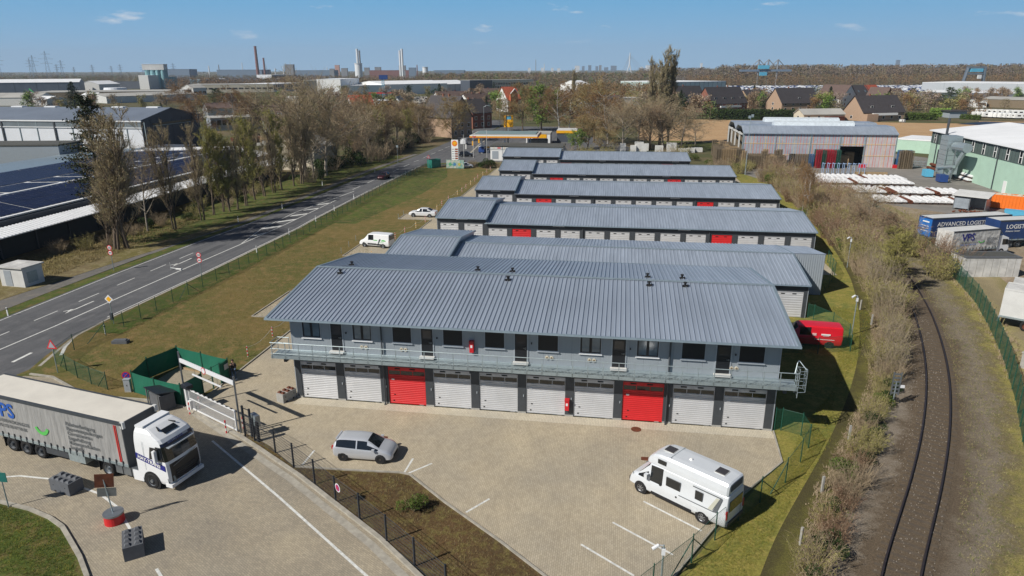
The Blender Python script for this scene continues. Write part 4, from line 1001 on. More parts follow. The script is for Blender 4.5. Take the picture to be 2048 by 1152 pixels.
for seg in(CP,CP2[:4],CP2[4:8],CP2[8:]):
 q=MB()
 for a,b in zip(seg,seg[1:]):
  prev=None
  for k in range(7):
   s=k/6;c=(a[0]+(b[0]-a[0])*s,a[1]+(b[1]-a[1])*s,.88-.35*math.sin(s*PI))
   if prev:q.tube(prev,c,.012,.012,3,cap=False)
   prev=c
 tag(q.build('plastic_chain',M['offwhite']),'thin white plastic chain strung between the stakes '+('left of the two-storey building' if seg is CP else('behind the van parking pad' if seg[0]==CP2[0]else('between the van and the saloon car' if seg[0]==CP2[4]else 'beside the far garage rows'))),'chain')
stk=MB();stk.cyl(0,0,0,.85,.03,n=6);stkm=stk.mesh('stake',[M['galv']])
for p in((683,507),(698,494),(712,482),(797,437),(807,431)):pass
for p in((-13.91,41.59),(-14.25,45.18),(-14.58,48.74),(-13.31,65.01),(-13.23,67.54)):
 t=ob('thin_stake',stkm,None,(p[0],p[1],0));tag(t,'thin grey stake standing in the meadow near a parking pad','stake','thin grey stakes in the meadow')
o=MB();o.box(-.7,.7,-.3,.3,0,.28);o.prism([(-.5,-.2),(.6,-.25),(.5,.25),(-.6,.2)],.28,.36);tag(o.build('inspection_cover',M['concdark'],None,(-21.60,7.93),R_(10)),'low dark cover box lying in the meadow near the fence bend','cover box')
def cam_post(p,h,label,lean=0):
 t=thing('camera_post',label,'camera post',(p[0],p[1],0),0)
 ob('pole',post_mesh(.05,h,M['galv']),t)
 q=MB();q.tube((0,0,h-.05),(-.25,-.1,h+.05),.03,.03,6);q.tube((-.25,-.1,h+.05),(-.55,-.25,h-.1),.08,.09,8);q.build('camera',M['white'],t)
 q=MB();q.box(-.09,.09,-.08,.08,h-.55,h-.2);q.build('junction_box',M['white'],t)
 return t
cam_post((45.57,19.80),3.9,'tall grey camera pole on the lawn right of the red van')
cam_post((52.23,44.05),3.9,'grey camera pole in the scrub beside the second garage row')
cam_post((54.95,76.58),3.6,'grey camera pole by the white birch trunks')
cam_post((26.11,-16.15),2.2,'white security camera on a pole at the bottom corner of the yard fence')
t=thing('floodlight_mast','tall slim mast with floodlights in front of the striped timber hall','mast',(52.80,124.26)+(0,))
q=MB();q.cyl(0,0,0,13.6,.12,.06,8);q.build('pole',M['galv'],t)
for dx in(-.5,.1):q=MB();q.box(dx,dx+.5,-.35,.1,13.3+dx*.5,13.9+dx*.5);q.build('floodlight',M['galv'],t)
q=MB();q.box(-.6,.6,-.05,.05,13.2,13.3);q.build('crossbar',M['galv'],t)
t=thing('railway_signal','small blue-grey lattice signal post beside the track','signal',(44.1,5.2,0))
ob('post',post_mesh(.05,2.0,M['galv']),t)
q=MB()
for k in range(6):q.box(-.28,.28,-.03,.03,1.0+k*.3,1.12+k*.3)
q.box(-.3,-.22,-.04,.04,.9,2.7);q.box(.22,.3,-.04,.04,.9,2.7);q.build('lattice',M['steel'],t)
q=MB();q.box(.3,.6,-.05,.05,1.5,1.7);q.build('number_plate',M['white'],t)
st=MB();st.box(-.06,.06,-.06,.06,0,1.1);stm=st.mesh('concrete_stake',[M['concrete']])
for p in((35.91,-7.12),(40.21,2.04)if False else(39.36,-0.51),(33.51,-12.23),(48.29,22.87),(48.65,27.35),(57.39,62.74),(56.84,65.37),(56.95,70.47),(56.59,73.53),(56.72,79.85),(56.73,85.88),(56.80,91.98),(56.36,96.30),(55.77,100.28)):
 tag(ob('concrete_stake',stm,None,(p[0],p[1],0),random.uniform(0,1)),'weathered concrete fence stake in the scrub beside the railway','stake','old concrete fence stakes in the scrub strip')
 # --- vehicles
def text(name,s,size,m,parent,loc,rot=(PI/2,0,0),bold=.0,align='LEFT',squeeze=1.0,spacing=1.0):
 cu=bpy.data.curves.new(name,'FONT');cu.body=s;cu.size=size;cu.extrude=.003;cu.offset=bold;cu.align_x=align;cu.space_character=spacing;cu.resolution_u=2
 tmp=bpy.data.objects.new(name,cu)
 me=bpy.data.meshes.new_from_object(tmp);me.name=name
 bpy.data.objects.remove(tmp);me.materials.clear();me.materials.append(m)
 o=bpy.data.objects.new(name,me);COL.objects.link(o)
 if parent:o.parent=parent
 o.location=loc;o.rotation_euler=rot;o.scale=(squeeze,1,1)
 return o
WHEELM={}
def wheel(parent,x,y,r,w,style='alloy',rimm=None,side=-1):
 """tyre is the wheel's own mesh, the rim a sub-part; side = -1 when it shows towards -y"""
 k=(round(r,3),round(w,3),style,(rimm or M['steel']).name,side)
 if k not in WHEELM:
  q=MB()
  n=22
  prof=[(.62,.0),(.9,-.01),(1.0,.12),(1.0,.88),(.9,1.01),(.62,1.0)]
  for(ra,ya),(rb,yb)in zip(prof,prof[1:]):
   for i in range(n):
    a=2*PI*i/n;b=2*PI*(i+1)/n
    q.quad((r*ra*math.cos(a),side*w*(1-ya)-side*w*.5,r*ra*math.sin(a)),(r*ra*math.cos(b),side*w*(1-ya)-side*w*.5,r*ra*math.sin(b)),(r*rb*math.cos(b),side*w*(1-yb)-side*w*.5,r*rb*math.sin(b)),(r*rb*math.cos(a),side*w*(1-yb)-side*w*.5,r*rb*math.sin(a)))
  t=q.mesh('wheel',[M['black']],True)
  q=MB();yo=side*w*.5
  yi=yo-side*(.10 if style=='truck' else .04)
  if style=='truck':
   q.tube((0,yi,0),(0,yi-side*.01,0),r*.60,r*.60,20);
   for i in range(20):
    a=2*PI*i/20;b=2*PI*(i+1)/20
    q.quad((r*.62*math.cos(a),yo,r*.62*math.sin(a)),(r*.62*math.cos(b),yo,r*.62*math.sin(b)),(r*.5*math.cos(b),yi,r*.5*math.sin(b)),(r*.5*math.cos(a),yi,r*.5*math.sin(a)))
   q.tube((0,yi,0),(0,yo+side*.04,0),r*.24,r*.20,14)
  elif style=='steel':
   q.tube((0,yi,0),(0,yi+side*.01,0),r*.62,r*.60,18);q.tube((0,yi,0),(0,yi+side*.04,0),r*.2,r*.14,12)
  else:
   for i in range(18):
    a=2*PI*i/18;b=2*PI*(i+1)/18
    q.quad((r*.64*math.cos(a),yo,r*.64*math.sin(a)),(r*.64*math.cos(b),yo,r*.64*math.sin(b)),(r*.56*math.cos(b),yo-side*.02,r*.56*math.sin(b)),(r*.56*math.cos(a),yo-side*.02,r*.56*math.sin(a)))
   for i in range(7):
    a=2*PI*i/7
    c,s=math.cos(a),math.sin(a)
    q.add([(-s*.035,yo-side*.015,c*.035),(s*.035,yo-side*.015,-c*.035),(c*r*.6+s*.022,yo-side*.01,s*r*.6-c*.022),(c*r*.6-s*.022,yo-side*.01,s*r*.6+c*.022)],[(0,1,2,3)])
   q.tube((0,yo-side*.02,0),(0,yo,0),r*.14,r*.14,12)
  rm=q.mesh('rim',[rimm or M['steel']])
  q=MB();q.tube((0,yo-side*.075,0),(0,yo-side*.065,0),r*.62,r*.62,16);hub=q.mesh('brake_disc',[M['dark']])
  WHEELM[k]=(t,rm,hub)
 t,rm,hub=WHEELM[k]
 o=ob('wheel',t,parent,(x,y,r));ob('rim',rm,o)
 if style=='alloy':ob('brake_disc',hub,o)
 return o
def resample_st(st,per=3):
 out=[];brk=[]
 n=len(st)
 for i in range(n-1):
  p0,p1,p2,p3=st[max(i-1,0)],st[i],st[i+1],st[min(i+2,n-1)]
  brk.append(len(out))
  for j in range(per):
   t=j/per;row=[]
   for k in range(7):
    a,b,c,d=p0[k],p1[k],p2[k],p3[k]
    m1=(c-a)/max(1e-6,(p2[0]-p0[0]))*(p2[0]-p1[0]);m2=(d-b)/max(1e-6,(p3[0]-p1[0]))*(p2[0]-p1[0])
    if k==0:m1=m2=c-b
    if(c-b)*m1<0:m1=0
    if(c-b)*m2<0:m2=0
    m1=max(-3*abs(c-b),min(3*abs(c-b),m1));m2=max(-3*abs(c-b),min(3*abs(c-b),m2))
    h00=2*t**3-3*t*t+1;h10=t**3-2*t*t+t;h01=-2*t**3+3*t*t;h11=t**3-t*t
    row.append(h00*b+h10*m1+h01*c+h11*m2)
   out.append(tuple(row))
 out.append(st[-1]);brk.append(len(out)-1)
 return out,brk
def ring_of(s):
 x,zb,zs,zt,wb,ws,wt=s
 L=lambda a,b,t:a+(b-a)*t
 half=[(0,zb),(wb*.9,zb),(wb,L(zb,zs,.16)),(L(wb,ws,.6)+.015,L(zb,zs,.55)),(ws+.01,L(zb,zs,.86)),(ws*.975,zs),(L(ws*.975,wt,.5),L(zs,zt,.5)),(L(ws*.975,wt,.86),L(zs,zt,.88)),(wt*.9,L(zs,zt,.985)),(wt*.5,zt),(0,zt+.012)]
 return[(x,-y,z)for y,z in half]+[(x,y,z)for y,z in reversed(half[1:-1])]
def vehicle(name,label,cat,pos,rz,st,glass,mbody,wheels,wr,ww,style='alloy',group=None,mglass=None,per=3,rimm=None,z0=.012,body_name='body'):
 """st: stations along x; glass: {(station interval, ring segment): part name}; ring segments 5,6 are the side glass band, 7..9 the roof"""
 t=thing(name,label,cat,(pos[0],pos[1],z0),rz,group)
 S,brk=resample_st(st,per)
 R=[ring_of(s)for s in S];n=len(R[0]);parts={}
 def seg_of(j):
  return j if j<10 else 19-j
 for i in range(len(S)-1):
  iv=max(k for k in range(len(brk))if brk[k]<=i)
  for j in range(n):
   sg=seg_of(j);nm=glass.get((iv,sg))or body_name
   key=nm+('_R' if(nm!=body_name and j>=10 and sg<8)else '')
   q=parts.setdefault(key,MB())
   q.add([R[i][j],R[i][(j+1)%n],R[i+1][(j+1)%n],R[i+1][j]],[(3,2,1,0)])
 q=parts[body_name]
 q.add(R[0],[tuple(range(n))]);q.add(R[-1],[tuple(reversed(range(n)))])
 for key,q in parts.items():
  nm=key.replace('_R','')
  me=q.mesh(nm,[mbody if nm==body_name else(mglass or M['glass'])],True)
  import bmesh as _b
  bm=_b.new();bm.from_mesh(me);_b.ops.remove_doubles(bm,verts=bm.verts,dist=.0005);_b.ops.recalc_face_normals(bm,faces=bm.faces)if nm==body_name else None
  for f in bm.faces:f.smooth=True
  for e in bm.edges:
   if len(e.link_faces)==2 and e.calc_face_angle(0)>.6:e.smooth=False
  bm.to_mesh(me);bm.free()
  ob(nm,me,t)
 for x in wheels:
  wst=min(st,key=lambda s:abs(s[0]-x))
  for sd in(-1,1):
   q=MB();q.tube((x,sd*(wst[4]-.10),wr*1.02),(x,sd*(wst[4]+.012),wr*1.02),wr*1.17,wr*1.17,22);q.build('wheel_arch',M['black'],t)
   wheel(t,x,sd*(wst[4]-ww*.5+.03),wr,ww,style,rimm,sd)
 return t
def lights(t,st,mh=None,ztf=.65,wf=.6,xf=None,ztr=.9,wr_=.66,xr=None,hs=(.16,.34,.12),ts=(.1,.16,.22)):
 for sd in(-1,1):
  q=MB();q.add([(xf,sd*wf,ztf-hs[2]/2),(xf-hs[1],sd*(wf+hs[0]*.9),ztf-hs[2]*.2),(xf-hs[1],sd*(wf+hs[0]*.8),ztf+hs[2]*.75),(xf-.03,sd*(wf-hs[0]*.3),ztf+hs[2]/2)],[(0,1,2,3)]);q.build('headlight',mh or M['wglass'],t)
  q=MB();q.box(xr-.02,xr+ts[0],min(sd*wr_,sd*(wr_+ts[1])),max(sd*wr_,sd*(wr_+ts[1])),ztr-ts[2]/2,ztr+ts[2]/2);q.build('taillight',mat('tail_red',(.45,.01,.01),.3,0,0),t)
M['silver']=mat('silver_car_paint',(.58,.60,.64),.3,.35,.03,3)
M['silver2']=mat('silver_saloon_paint',(.70,.71,.72),.35,.2,.03,3)
M['vanred']=mat('red_van_paint',(.62,.012,.025),.3,0,.04)
M['vanwhite']=mat('white_van_paint',(.76,.77,.78),.3,0,.03)
M['camper']=mat('camper_paint',(.66,.69,.72),.3,.15,.04)
M['blackcar']=mat('black_car_paint',(.02,.022,.03),.2,.3,0)
hatch=[(-1.95,.46,.80,.86,.66,.70,.50),(-1.90,.30,.93,1.06,.78,.80,.60),(-1.70,.24,.99,1.34,.83,.84,.56),(-1.38,.20,.98,1.45,.845,.85,.56),(-.36,.19,.94,1.49,.85,.855,.58),(-.28,.19,.935,1.49,.85,.855,.58),(.38,.19,.91,1.44,.85,.85,.56),(1.12,.20,.90,.99,.85,.84,.66),(1.62,.22,.80,.86,.83,.80,.62),(1.90,.26,.62,.70,.76,.70,.50),(2.0,.34,.50,.54,.60,.58,.42)]
hg={(1,7):'rear_window',(1,8):'rear_window',(1,9):'rear_window',(2,5):'side_window',(2,6):'side_window',(3,5):'side_window',(3,6):'side_window',(5,5):'side_window',(5,6):'side_window',(6,8):'windscreen',(6,9):'windscreen',(6,5):'quarter_window'}
ca=vehicle('hatchback_car','silver five-door hatchback parked on the paving above the soil island','car',(7.72,-7.22),R_(0.5),hatch,hg,M['silver'],(-1.24,1.25),.30,.19,'steel',rimm=mat('steel_wheel',(.10,.075,.06),.6,.4,.3))
lights(ca,hatch,None,.66,.56,1.93,.88,.62,-1.97)
for sd in(-1,1):q=MB();q.box(.75,.93,min(sd*.86,sd*1.03),max(sd*.86,sd*1.03),.92,1.04);q.build('wing_mirror',M['silver'],ca)
q=MB();q.box(1.93,2.01,-.45,.45,.33,.50);q.build('grille',M['black'],ca)
q=MB();q.box(-2.0,-1.92,-.26,.26,.52,.63);q.build('number_plate',M['white'],ca)
q=MB();q.box(-1.80,-1.68,-.5,.5,1.37,1.41);q.build('roof_spoiler',M['silver'],ca)
sedan=[(-2.42,.45,.78,.82,.72,.74,.55),(-2.36,.30,.92,1.0,.86,.86,.70),(-1.75,.24,.96,1.06,.90,.89,.72),(-1.62,.22,.96,1.10,.90,.90,.66),(-.95,.20,.95,1.42,.91,.90,.58),(-.15,.20,.93,1.47,.91,.90,.60),(-.07,.20,.93,1.47,.91,.90,.60),(.45,.20,.92,1.43,.91,.90,.58),(1.15,.21,.91,.98,.91,.89,.72),(2.0,.24,.78,.84,.88,.84,.66),(2.36,.30,.62,.68,.78,.74,.52),(2.42,.40,.52,.55,.66,.62,.42)]
sgl={(3,8):'rear_window',(3,9):'rear_window',(3,5):'side_window',(4,5):'side_window',(4,6):'side_window',(6,5):'side_window',(6,6):'side_window',(7,8):'windscreen',(7,9):'windscreen',(7,5):'quarter_window'}
cb=vehicle('saloon_car','silver four-door saloon on the paved pad beside the second garage row','car',(-9.62,67.35),R_(180-3),sedan,sgl,M['silver2'],(-1.40,1.48),.33,.21)
lights(cb,sedan,None,.66,.56,2.33,.84,.66,-2.42)
darkc=[(s[0]*.9,s[1],s[2]*1.08,s[3]*1.1,s[4],s[5],s[6])for s in hatch]
cd=vehicle('parked_car','dark red hatchback driving along the main road in the tree shade','car',(-30.4,107.2),R_(-93),[(s[0]*1.05,s[1],s[2],s[3],s[4],s[5],s[6])for s in hatch],hg,mat('dark_red_paint',(.05,.012,.016),.25,.3,0),(-1.3,1.3),.31,.2)
cd.name='hatchback_car';lights(cd,hatch,None,.66,.56,2.03,.88,.62,-2.07)
vanst=[(-2.40,.42,1.0,1.75,.80,.84,.74),(-2.36,.30,1.05,1.90,.88,.92,.80),(-2.20,.26,1.08,1.93,.91,.92,.81),(-.05,.25,1.08,1.94,.92,.92,.81),(.0,.25,1.08,1.94,.92,.92,.81),(.85,.25,1.06,1.88,.92,.92,.76),(1.0,.25,1.05,1.82,.92,.92,.74),(1.62,.26,1.04,1.12,.91,.89,.74),(2.15,.30,.84,.90,.86,.80,.62),(2.34,.34,.62,.68,.76,.72,.52),(2.40,.42,.52,.56,.62,.60,.42)]
vg={(0,8):'rear_window',(4,5):'side_window',(4,6):'side_window',(6,8):'windscreen',(6,9):'windscreen',(6,7):'windscreen'}
va=vehicle('panel_van','white panel van with green lettering on the paved pad beside the meadow','van',(-10.45,46.2),R_(180-9),vanst,vg,M['vanwhite'],(-1.45,1.45),.33,.21)
lights(va,vanst,None,.78,.58,2.32,.95,.74,-2.38)
M['vgreen']=mat('print_green',(.10,.48,.10),.5,0,0);M['vgrey']=mat('print_grey',(.10,.11,.12),.5,0,0);M['vwhite']=mat('print_white',(.78,.78,.76),.5,0,0);M['vblue']=mat('print_blue',(.02,.10,.42),.5,0,0);M['vnavy']=mat('print_navy',(.015,.02,.20),.5,0,0);M['vred']=mat('print_red',(.62,.05,.04),.5,0,0)
for(a,b,c,d)in((-1.9,-1.2,1.0,1.12),(-1.75,-1.35,1.12,1.2),(-.6,.0,1.05,1.15),(-1.6,-.7,.83,.87)):
 q=MB();q.box(a,b,.935,.945,c,d);q.build('green_stripe',M['vgreen'],va)
q=MB();q.tube((-.75,.94,.62),(-.95,.94,1.15),.06,.09,5);q.tube((-.95,.94,1.15),(-1.05,.94,1.32),.09,.05,5);q.build('printed_figure',M['vgrey'],va)
text('lettering','Gartenbau & Pflege',.15,M['vgrey'],va,(-.15,.93,1.38),(PI/2,0,PI))if False else None
q=MB();q.box(-.4,.95,.925,.945,.42,.62);q.box(-1.2,-.45,.925,.945,.40,.58);q.build('sill_trim',M['black'],va)
q=MB();q.box(-2.46,-2.40,-.7,.7,1.15,1.72);q.build('rear_glass',M['glass'],va)
lv=[tuple([s[0]*1.12]+[s[1]]+[s[2]*1.05,s[3]*1.02]+list(s[4:]))for s in vanst]
vr=vehicle('panel_van','red panel van with white lettering half in the shade beyond the building end','van',(40.95,17.05),R_(180-4),lv,vg,M['vanred'],(-1.62,1.62),.34,.22,'steel',rimm=M['dark'])
lights(vr,lv,None,.8,.58,2.6,.98,.76,-2.66)
for(a,b,c,d,nm)in((-1.62,-.85,1.22,1.36,'sticker'),(-1.5,-1.0,1.15,1.18,'sticker'),(-.4,-.1,1.16,1.38,'sticker')):
 q=MB();q.box(a,b,.955,.962,c,d)
 if nm=='sticker' and a==-.4:q=MB();[q.box(-.45,-.1,.945,.955,1.16+k*.06,1.19+k*.06)for k in range(4)]
 q.build(nm,M['vwhite'],vr)
q=MB();q.box(-2.0,-.3,.945,.955,.79,.84);q.build('white_stripe',M['vwhite'],vr)
cst=[(-3.40,.48,1.05,2.10,.88,.96,.80),(-3.36,.36,1.10,2.24,.98,1.01,.86),(-3.15,.30,1.12,2.27,1.01,1.02,.88),(.55,.30,1.12,2.28,1.02,1.02,.88),(.62,.30,1.12,2.28,1.02,1.02,.88),(1.45,.30,1.10,2.20,1.02,1.01,.84),(1.58,.30,1.10,2.12,1.02,1.01,.82),(2.28,.32,1.08,1.26,1.01,.97,.82),(2.72,.34,.96,1.04,.97,.90,.72),(2.90,.38,.72,.80,.88,.80,.62),(2.96,.46,.56,.60,.74,.70,.5)]
cgl={(4,6):'door_window',(5,6):'door_window',(6,8):'windscreen',(6,9):'windscreen',(6,7):'windscreen'}
cgl={(4,5):'door_window',(4,6):'door_window',(6,8):'windscreen',(6,9):'windscreen',(6,7):'windscreen',(6,5):'quarter_window'}
ang=math.atan2(-8.72+11.08,25.30-28.55)
cd_=Vector((math.cos(ang),math.sin(ang)));cn_=Vector((-cd_.y,cd_.x))
cpos=Vector((25.30,-8.72))-cn_*(.98)-cd_*2.02
cv=vehicle('camper_van','white high-roof camper van parked across the bay by the right fence','camper van',cpos,ang,cst,cgl,M['camper'],(-2.02,2.02),.36,.24,rimm=mat('alloy_dark',(.35,.36,.38),.35,.7,.3))
q=MB();n=10
pr=[(-3.34,.84,2.24,2.86),(-3.25,.92,2.24,2.92),(-2.9,.96,2.24,2.96),(.5,.96,2.26,2.97),(1.0,.93,2.26,2.93),(1.40,.86,2.22,2.78),(1.72,.74,2.12,2.50),(1.88,.60,2.06,2.28)]
rings=[]
for x,w_,z0_,z1_ in pr:
 h_=z1_-z0_
 rings.append([(x,-w_,z0_),(x,-w_*.985,z0_+h_*.35),(x,-w_*.93,z0_+h_*.8),(x,-w_*.82,z1_-.02),(x,-w_*.5,z1_+.01),(x,w_*.5,z1_+.01),(x,w_*.82,z1_-.02),(x,w_*.93,z0_+h_*.8),(x,w_*.985,z0_+h_*.35),(x,w_,z0_)])
for a,b in zip(rings,rings[1:]):
 for j in range(9):q.add([a[j],a[j+1],b[j+1],b[j]],[(3,2,1,0)])
q.add(rings[0],[tuple(range(10))]);q.add(rings[-1],[tuple(reversed(range(10)))])
hr=q.build('high_roof',M['camper'],cv)
for x in(.75,-2.45):
 q=MB();q.box(x-.28,x+.28,-.28,.28,2.98,3.05);k_=q.build('roof_light',mat('smoked_acrylic',(.05,.045,.045),.15,0,0,spec=.8),hr)
 q=MB();q.box(x-.32,x+.32,-.32,.32,2.96,3.0);q.build('frame',M['offwhite'],k_)
q=MB();q.cyl(-.6,.1,2.96,3.06,.12,.06,14);q.build('roof_dome',M['vwhite'],hr)
q=MB();q.box(.3,.33,-.8,.8,2.975,2.99);q.build('roof_seam',M['galv'],hr)
q=MB();q.box(-3.37,-3.345,-.62,.62,2.42,2.82);q.build('rear_roof_window',M['greydark'],hr)
for sd in(-1,1):
 q=MB();q.box(.45,1.0,min(sd*.94,sd*.972),max(sd*.94,sd*.972),2.45,2.72);q.build('roof_window',M['glass'],hr)
 for nm,a,b,c,d in(('habitation_window',-.55,.35,1.30,1.85),('narrow_window',-1.95,-1.5,1.32,1.85)):
  q=MB();q.box(a,b,min(sd*.975,sd*1.035),max(sd*.975,sd*1.035),c,d);q.build(nm,M['glass'],cv)
 q=MB();q.box(-1.35,1.3,min(sd*1.0,sd*1.04),max(sd*1.0,sd*1.04),.30,.50);q.build('sill_trim',M['black'],cv)
 q=MB();q.box(-2.7,-.5,min(sd*1.03,sd*1.036),max(sd*1.03,sd*1.036),1.02,1.07);q.build('decal_line',M['vgrey'],cv)
 q=MB();q.box(-3.05,-1.3,min(sd*.955,sd*.975),max(sd*.955,sd*.975),1.98,2.03);q.build('decal_line',M['vgrey'],cv)
 q=MB();yy=sd*1.037
 q.add([(-2.85,yy,1.04),(-2.6,yy,1.04),(-2.95,yy*.93,1.98),(-3.1,yy*.93,1.98)],[(0,1,2,3)]);q.build('decal_swoosh',M['vgrey'],cv)
 q=MB();q.add([(-2.58,yy,1.1),(-2.32,yy,1.1),(-2.75,yy*.935,1.93),(-2.93,yy*.935,1.93)],[(0,1,2,3)]);q.build('decal_swoosh',mat('decal_beige',(.50,.50,.42),.5),cv)
 q=MB();q.box(1.5,1.7,min(sd*1.03,sd*1.25),max(sd*1.03,sd*1.25),1.25,1.55);q.build('wing_mirror',M['camper'],cv)
 q=MB();q.box(-1.7,-1.35,min(sd*1.02,sd*1.04),max(sd*1.02,sd*1.04),.55,.85);hh_=q.build('service_hatch',M['camper'],cv)
 q=MB();q.tube((-.35,sd*1.03,.85),(-.35,sd*1.045,.85),.06,.06,10);q.build('filler_cap',M['black'],cv)
 q=MB();q.tube((.72,sd*1.02,1.15),(.72,sd*1.05,1.15),.07,.07,8);q.build('door_handle',M['black'],cv)
 q=MB();q.box(-3.42,-3.34,min(sd*.84,sd*.98),max(sd*.84,sd*.98),.85,1.35);q.build('taillight',mat('tail_red',(.42,.01,.02),.3,0,0),cv)
 q=MB();q.add([(2.88,sd*.66,.84),(2.66,sd*.93,.92),(2.62,sd*.92,1.06),(2.80,sd*.70,1.02)],[(0,1,2,3)]);q.build('headlight',M['wglass'],cv)
q=MB();q.box(2.80,2.99,-.78,.78,.40,.64);q.build('front_bumper',M['black'],cv)
q=MB();q.box(-3.43,-3.37,-.72,.72,1.2,1.85);q.build('rear_glass',M['glass'],cv)
q=MB();q.box(-3.46,-3.36,-.9,.9,.40,.60);q.build('rear_bumper',M['pillar'],cv)
# --- lorry
def trailer_box(t,x0,x1,zf,zt,hw,mside,mroof,mtrim,bars=True,nbuck=14,label=None):
 q=MB();q.box(x0+.02,x1-.02,-hw+.01,hw-.01,zf,zt-.02);q.build('cargo_box',mside,t)
 q=MB();q.box(x0+.05,x1-.05,-hw+.12,hw-.12,zt-.02,zt+.02);q.build('roof_sheet',mroof,t)
 for s in(-1,1):
  q=MB();q.box(x0,x1,min(s*(hw-.13),s*(hw+.015)),max(s*(hw-.13),s*(hw+.015)),zt-.14,zt+.045);q.build('roof_rail',mtrim,t)
  q=MB();q.box(x0,x1,min(s*(hw-.02),s*(hw+.02)),max(s*(hw-.02),s*(hw+.02)),zf-.08,zf+.10);q.build('side_rail',M['galv'],t)
  if bars:
   bk=MB();bk.box(-.03,.03,-.02,.02,zf-.12,zf+.30);bm_=bk.mesh('buckle',[M['pillar']])
   for k in range(nbuck):ob('buckle',bm_,t,(x0+.4+k*(x1-x0-.8)/(nbuck-1),s*(hw+.03),0))
 q=MB();q.box(x1-.03,x1+.03,-hw,hw,zf-.08,zt+.02);q.build('front_wall',mtrim,t)
 q=MB();q.box(x0-.03,x0+.03,-hw,hw,zf-.08,zt+.02);q.build('rear_door',mside,t)
M['curtain']=mat('grey_curtain',(.34,.335,.325),.6,0,.22,.9,bump=.25,bscale=1.6,stretch=(2.2,1,.4))
M['curtainwhite']=mat('worn_white_curtain',(.62,.61,.58),.65,0,.35,.7,bump=.25,bscale=1.5)
M['creamroof']=mat('translucent_roof',(.70,.66,.58),.6,0,.12,.5)
LT=thing('articulated_lorry','white lorry with grey curtain trailer lettered VPS turning into the driveway','lorry',(-3.40,-11.38,.012),R_(-11.5))
trailer_box(LT,-15.35,-1.75,1.12,4.0,1.275,M['curtain'],M['creamroof'],M['pillar'],True,24)
for s in(-1,1):
 q=MB();q.prism([(-1.86,s*1.10-.17*(s<0)),(-1.62,s*1.10-.17*(s<0)),(-1.62,s*1.10+.17*(s>0)),(-1.86,s*1.10+.17*(s>0))],3.65,4.07);q.build('corner_cap',M['offwhite'],LT)
q=MB();q.box(-14.6,-2.0,-.5,-.38,.85,1.1);q.box(-14.6,-2.0,.38,.5,.85,1.1);q.build('chassis_rails',M['fencedark'],LT)['kind']='stuff'
Y=-1.305
sq=1.0
text('lettering','VPS',1.42,M['vblue'],LT,(-13.35,Y,2.62),bold=.035)
text('lettering','VPS-VERPACKUNG.DE',.33,M['vgrey'],LT,(-13.2,Y,2.20),bold=.004)
text('lettering','FON: 02133-97 93 85',.33,M['vgrey'],LT,(-13.2,Y,1.82),bold=.004)
for k,s in enumerate(('Palettenfertigung','Exportverpackungen','Containerstau','Lagerhaltung','Kistenproduktion','Logistik')):
 text('lettering',s,.36,M['vgrey'],LT,(-6.5,Y,3.05-.33*k),bold=.006)
q=MB();
for k in range(12):
 a0=PI+PI*.12+(PI*.76)*k/12;a1=PI+PI*.12+(PI*.76)*(k+1)/12
 for(ra,rb)in((.50,.74),):q.add([(-8.8+.9*rb*math.cos(a0),Y,2.62+rb*math.sin(a0)),(-8.8+.9*rb*math.cos(a1),Y,2.62+rb*math.sin(a1)),(-8.8+.9*ra*math.cos(a1),Y,2.62+ra*math.sin(a1)),(-8.8+.9*ra*math.cos(a0),Y,2.62+ra*math.sin(a0))],[(0,1,2,3)])
q.build('smile_arc',M['vgreen'],LT)
for dx in(0,.13):q=MB();q.box(-2.38+dx,-2.32+dx,-1.30,-1.292,1.32,3.82);q.build('marking_tape',M['vred'],LT)
q=MB();q.box(-6.95,-5.55,-1.22,-.6,.42,1.0);q.build('pallet_box',M['galv'],LT)
q=MB();q.box(-9.0,-7.0,-1.2,-1.14,.5,.95);q.build('side_guard',M['pillar'],LT)
q=MB();q.box(-9.0,-7.0,1.14,1.2,.5,.95);q.build('side_guard',M['pillar'],LT)
for x in(-12.15,-10.85,-9.55):
 for s in(-1,1):wheel(LT,x,s*1.07,.52,.36,'truck',M['pillar'],s)
 for s in(-1,1):q=MB();q.box(x-.66,x-.64,s*1.07-.2,s*1.07+.2,.25,.95);q.build('mudflap',M['black'],LT)
for s in(-1,1):
 q=MB();q.box(-3.2,-2.95,s*.9-.06,s*.9+.06,.25,1.0);q.build('landing_leg',M['galv'],LT)
q=MB();q.box(-4.6,1.0,-.45,.45,.55,1.0);q.build('tractor_frame',M['fencedark'],LT)
for s in(-1,1):
 wheel(LT,0,s*1.13,.50,.34,'truck',M['steel'],s);wheel(LT,-3.62,s*.96,.50,.58,'truck',M['steel'],s)
 q=MB();q.box(-4.3,-4.26,s*.98-.3,s*.98+.3,.3,1.0);q.build('mudflap',M['black'],LT)
 q=MB();q.box(-2.95,-.92,min(s*.62,s*1.22),max(s*.62,s*1.22),.42,1.02);tk=q.build('fuel_tank',M['steel'],LT)
 for x in(-2.4,-1.7):q=MB();q.box(x,x+.06,min(s*1.225,s*1.235),max(s*1.225,s*1.235),.4,1.04);q.build('tank_strap',M['black'],tk)
 q=MB();q.box(-1.5,-.72,min(s*.9,s*1.25),max(s*.9,s*1.25),.28,.95);q.build('side_skirt',M['vanwhite'],LT)
secs=[(.42,-.55,1.30,1.20),(.62,-1.0,1.42,1.25),(.95,-1.0,1.44,1.26),(1.35,-1.0,1.43,1.26),(1.80,-1.0,1.40,1.26),(1.98,-1.0,1.36,1.25),(2.90,-1.0,1.16,1.22),(3.10,-1.0,1.10,1.20),(3.30,-1.0,.92,1.17),(3.55,-.98,.45,1.12),(3.75,-.96,.02,1.02),(3.86,-.95,-.35,.90)]
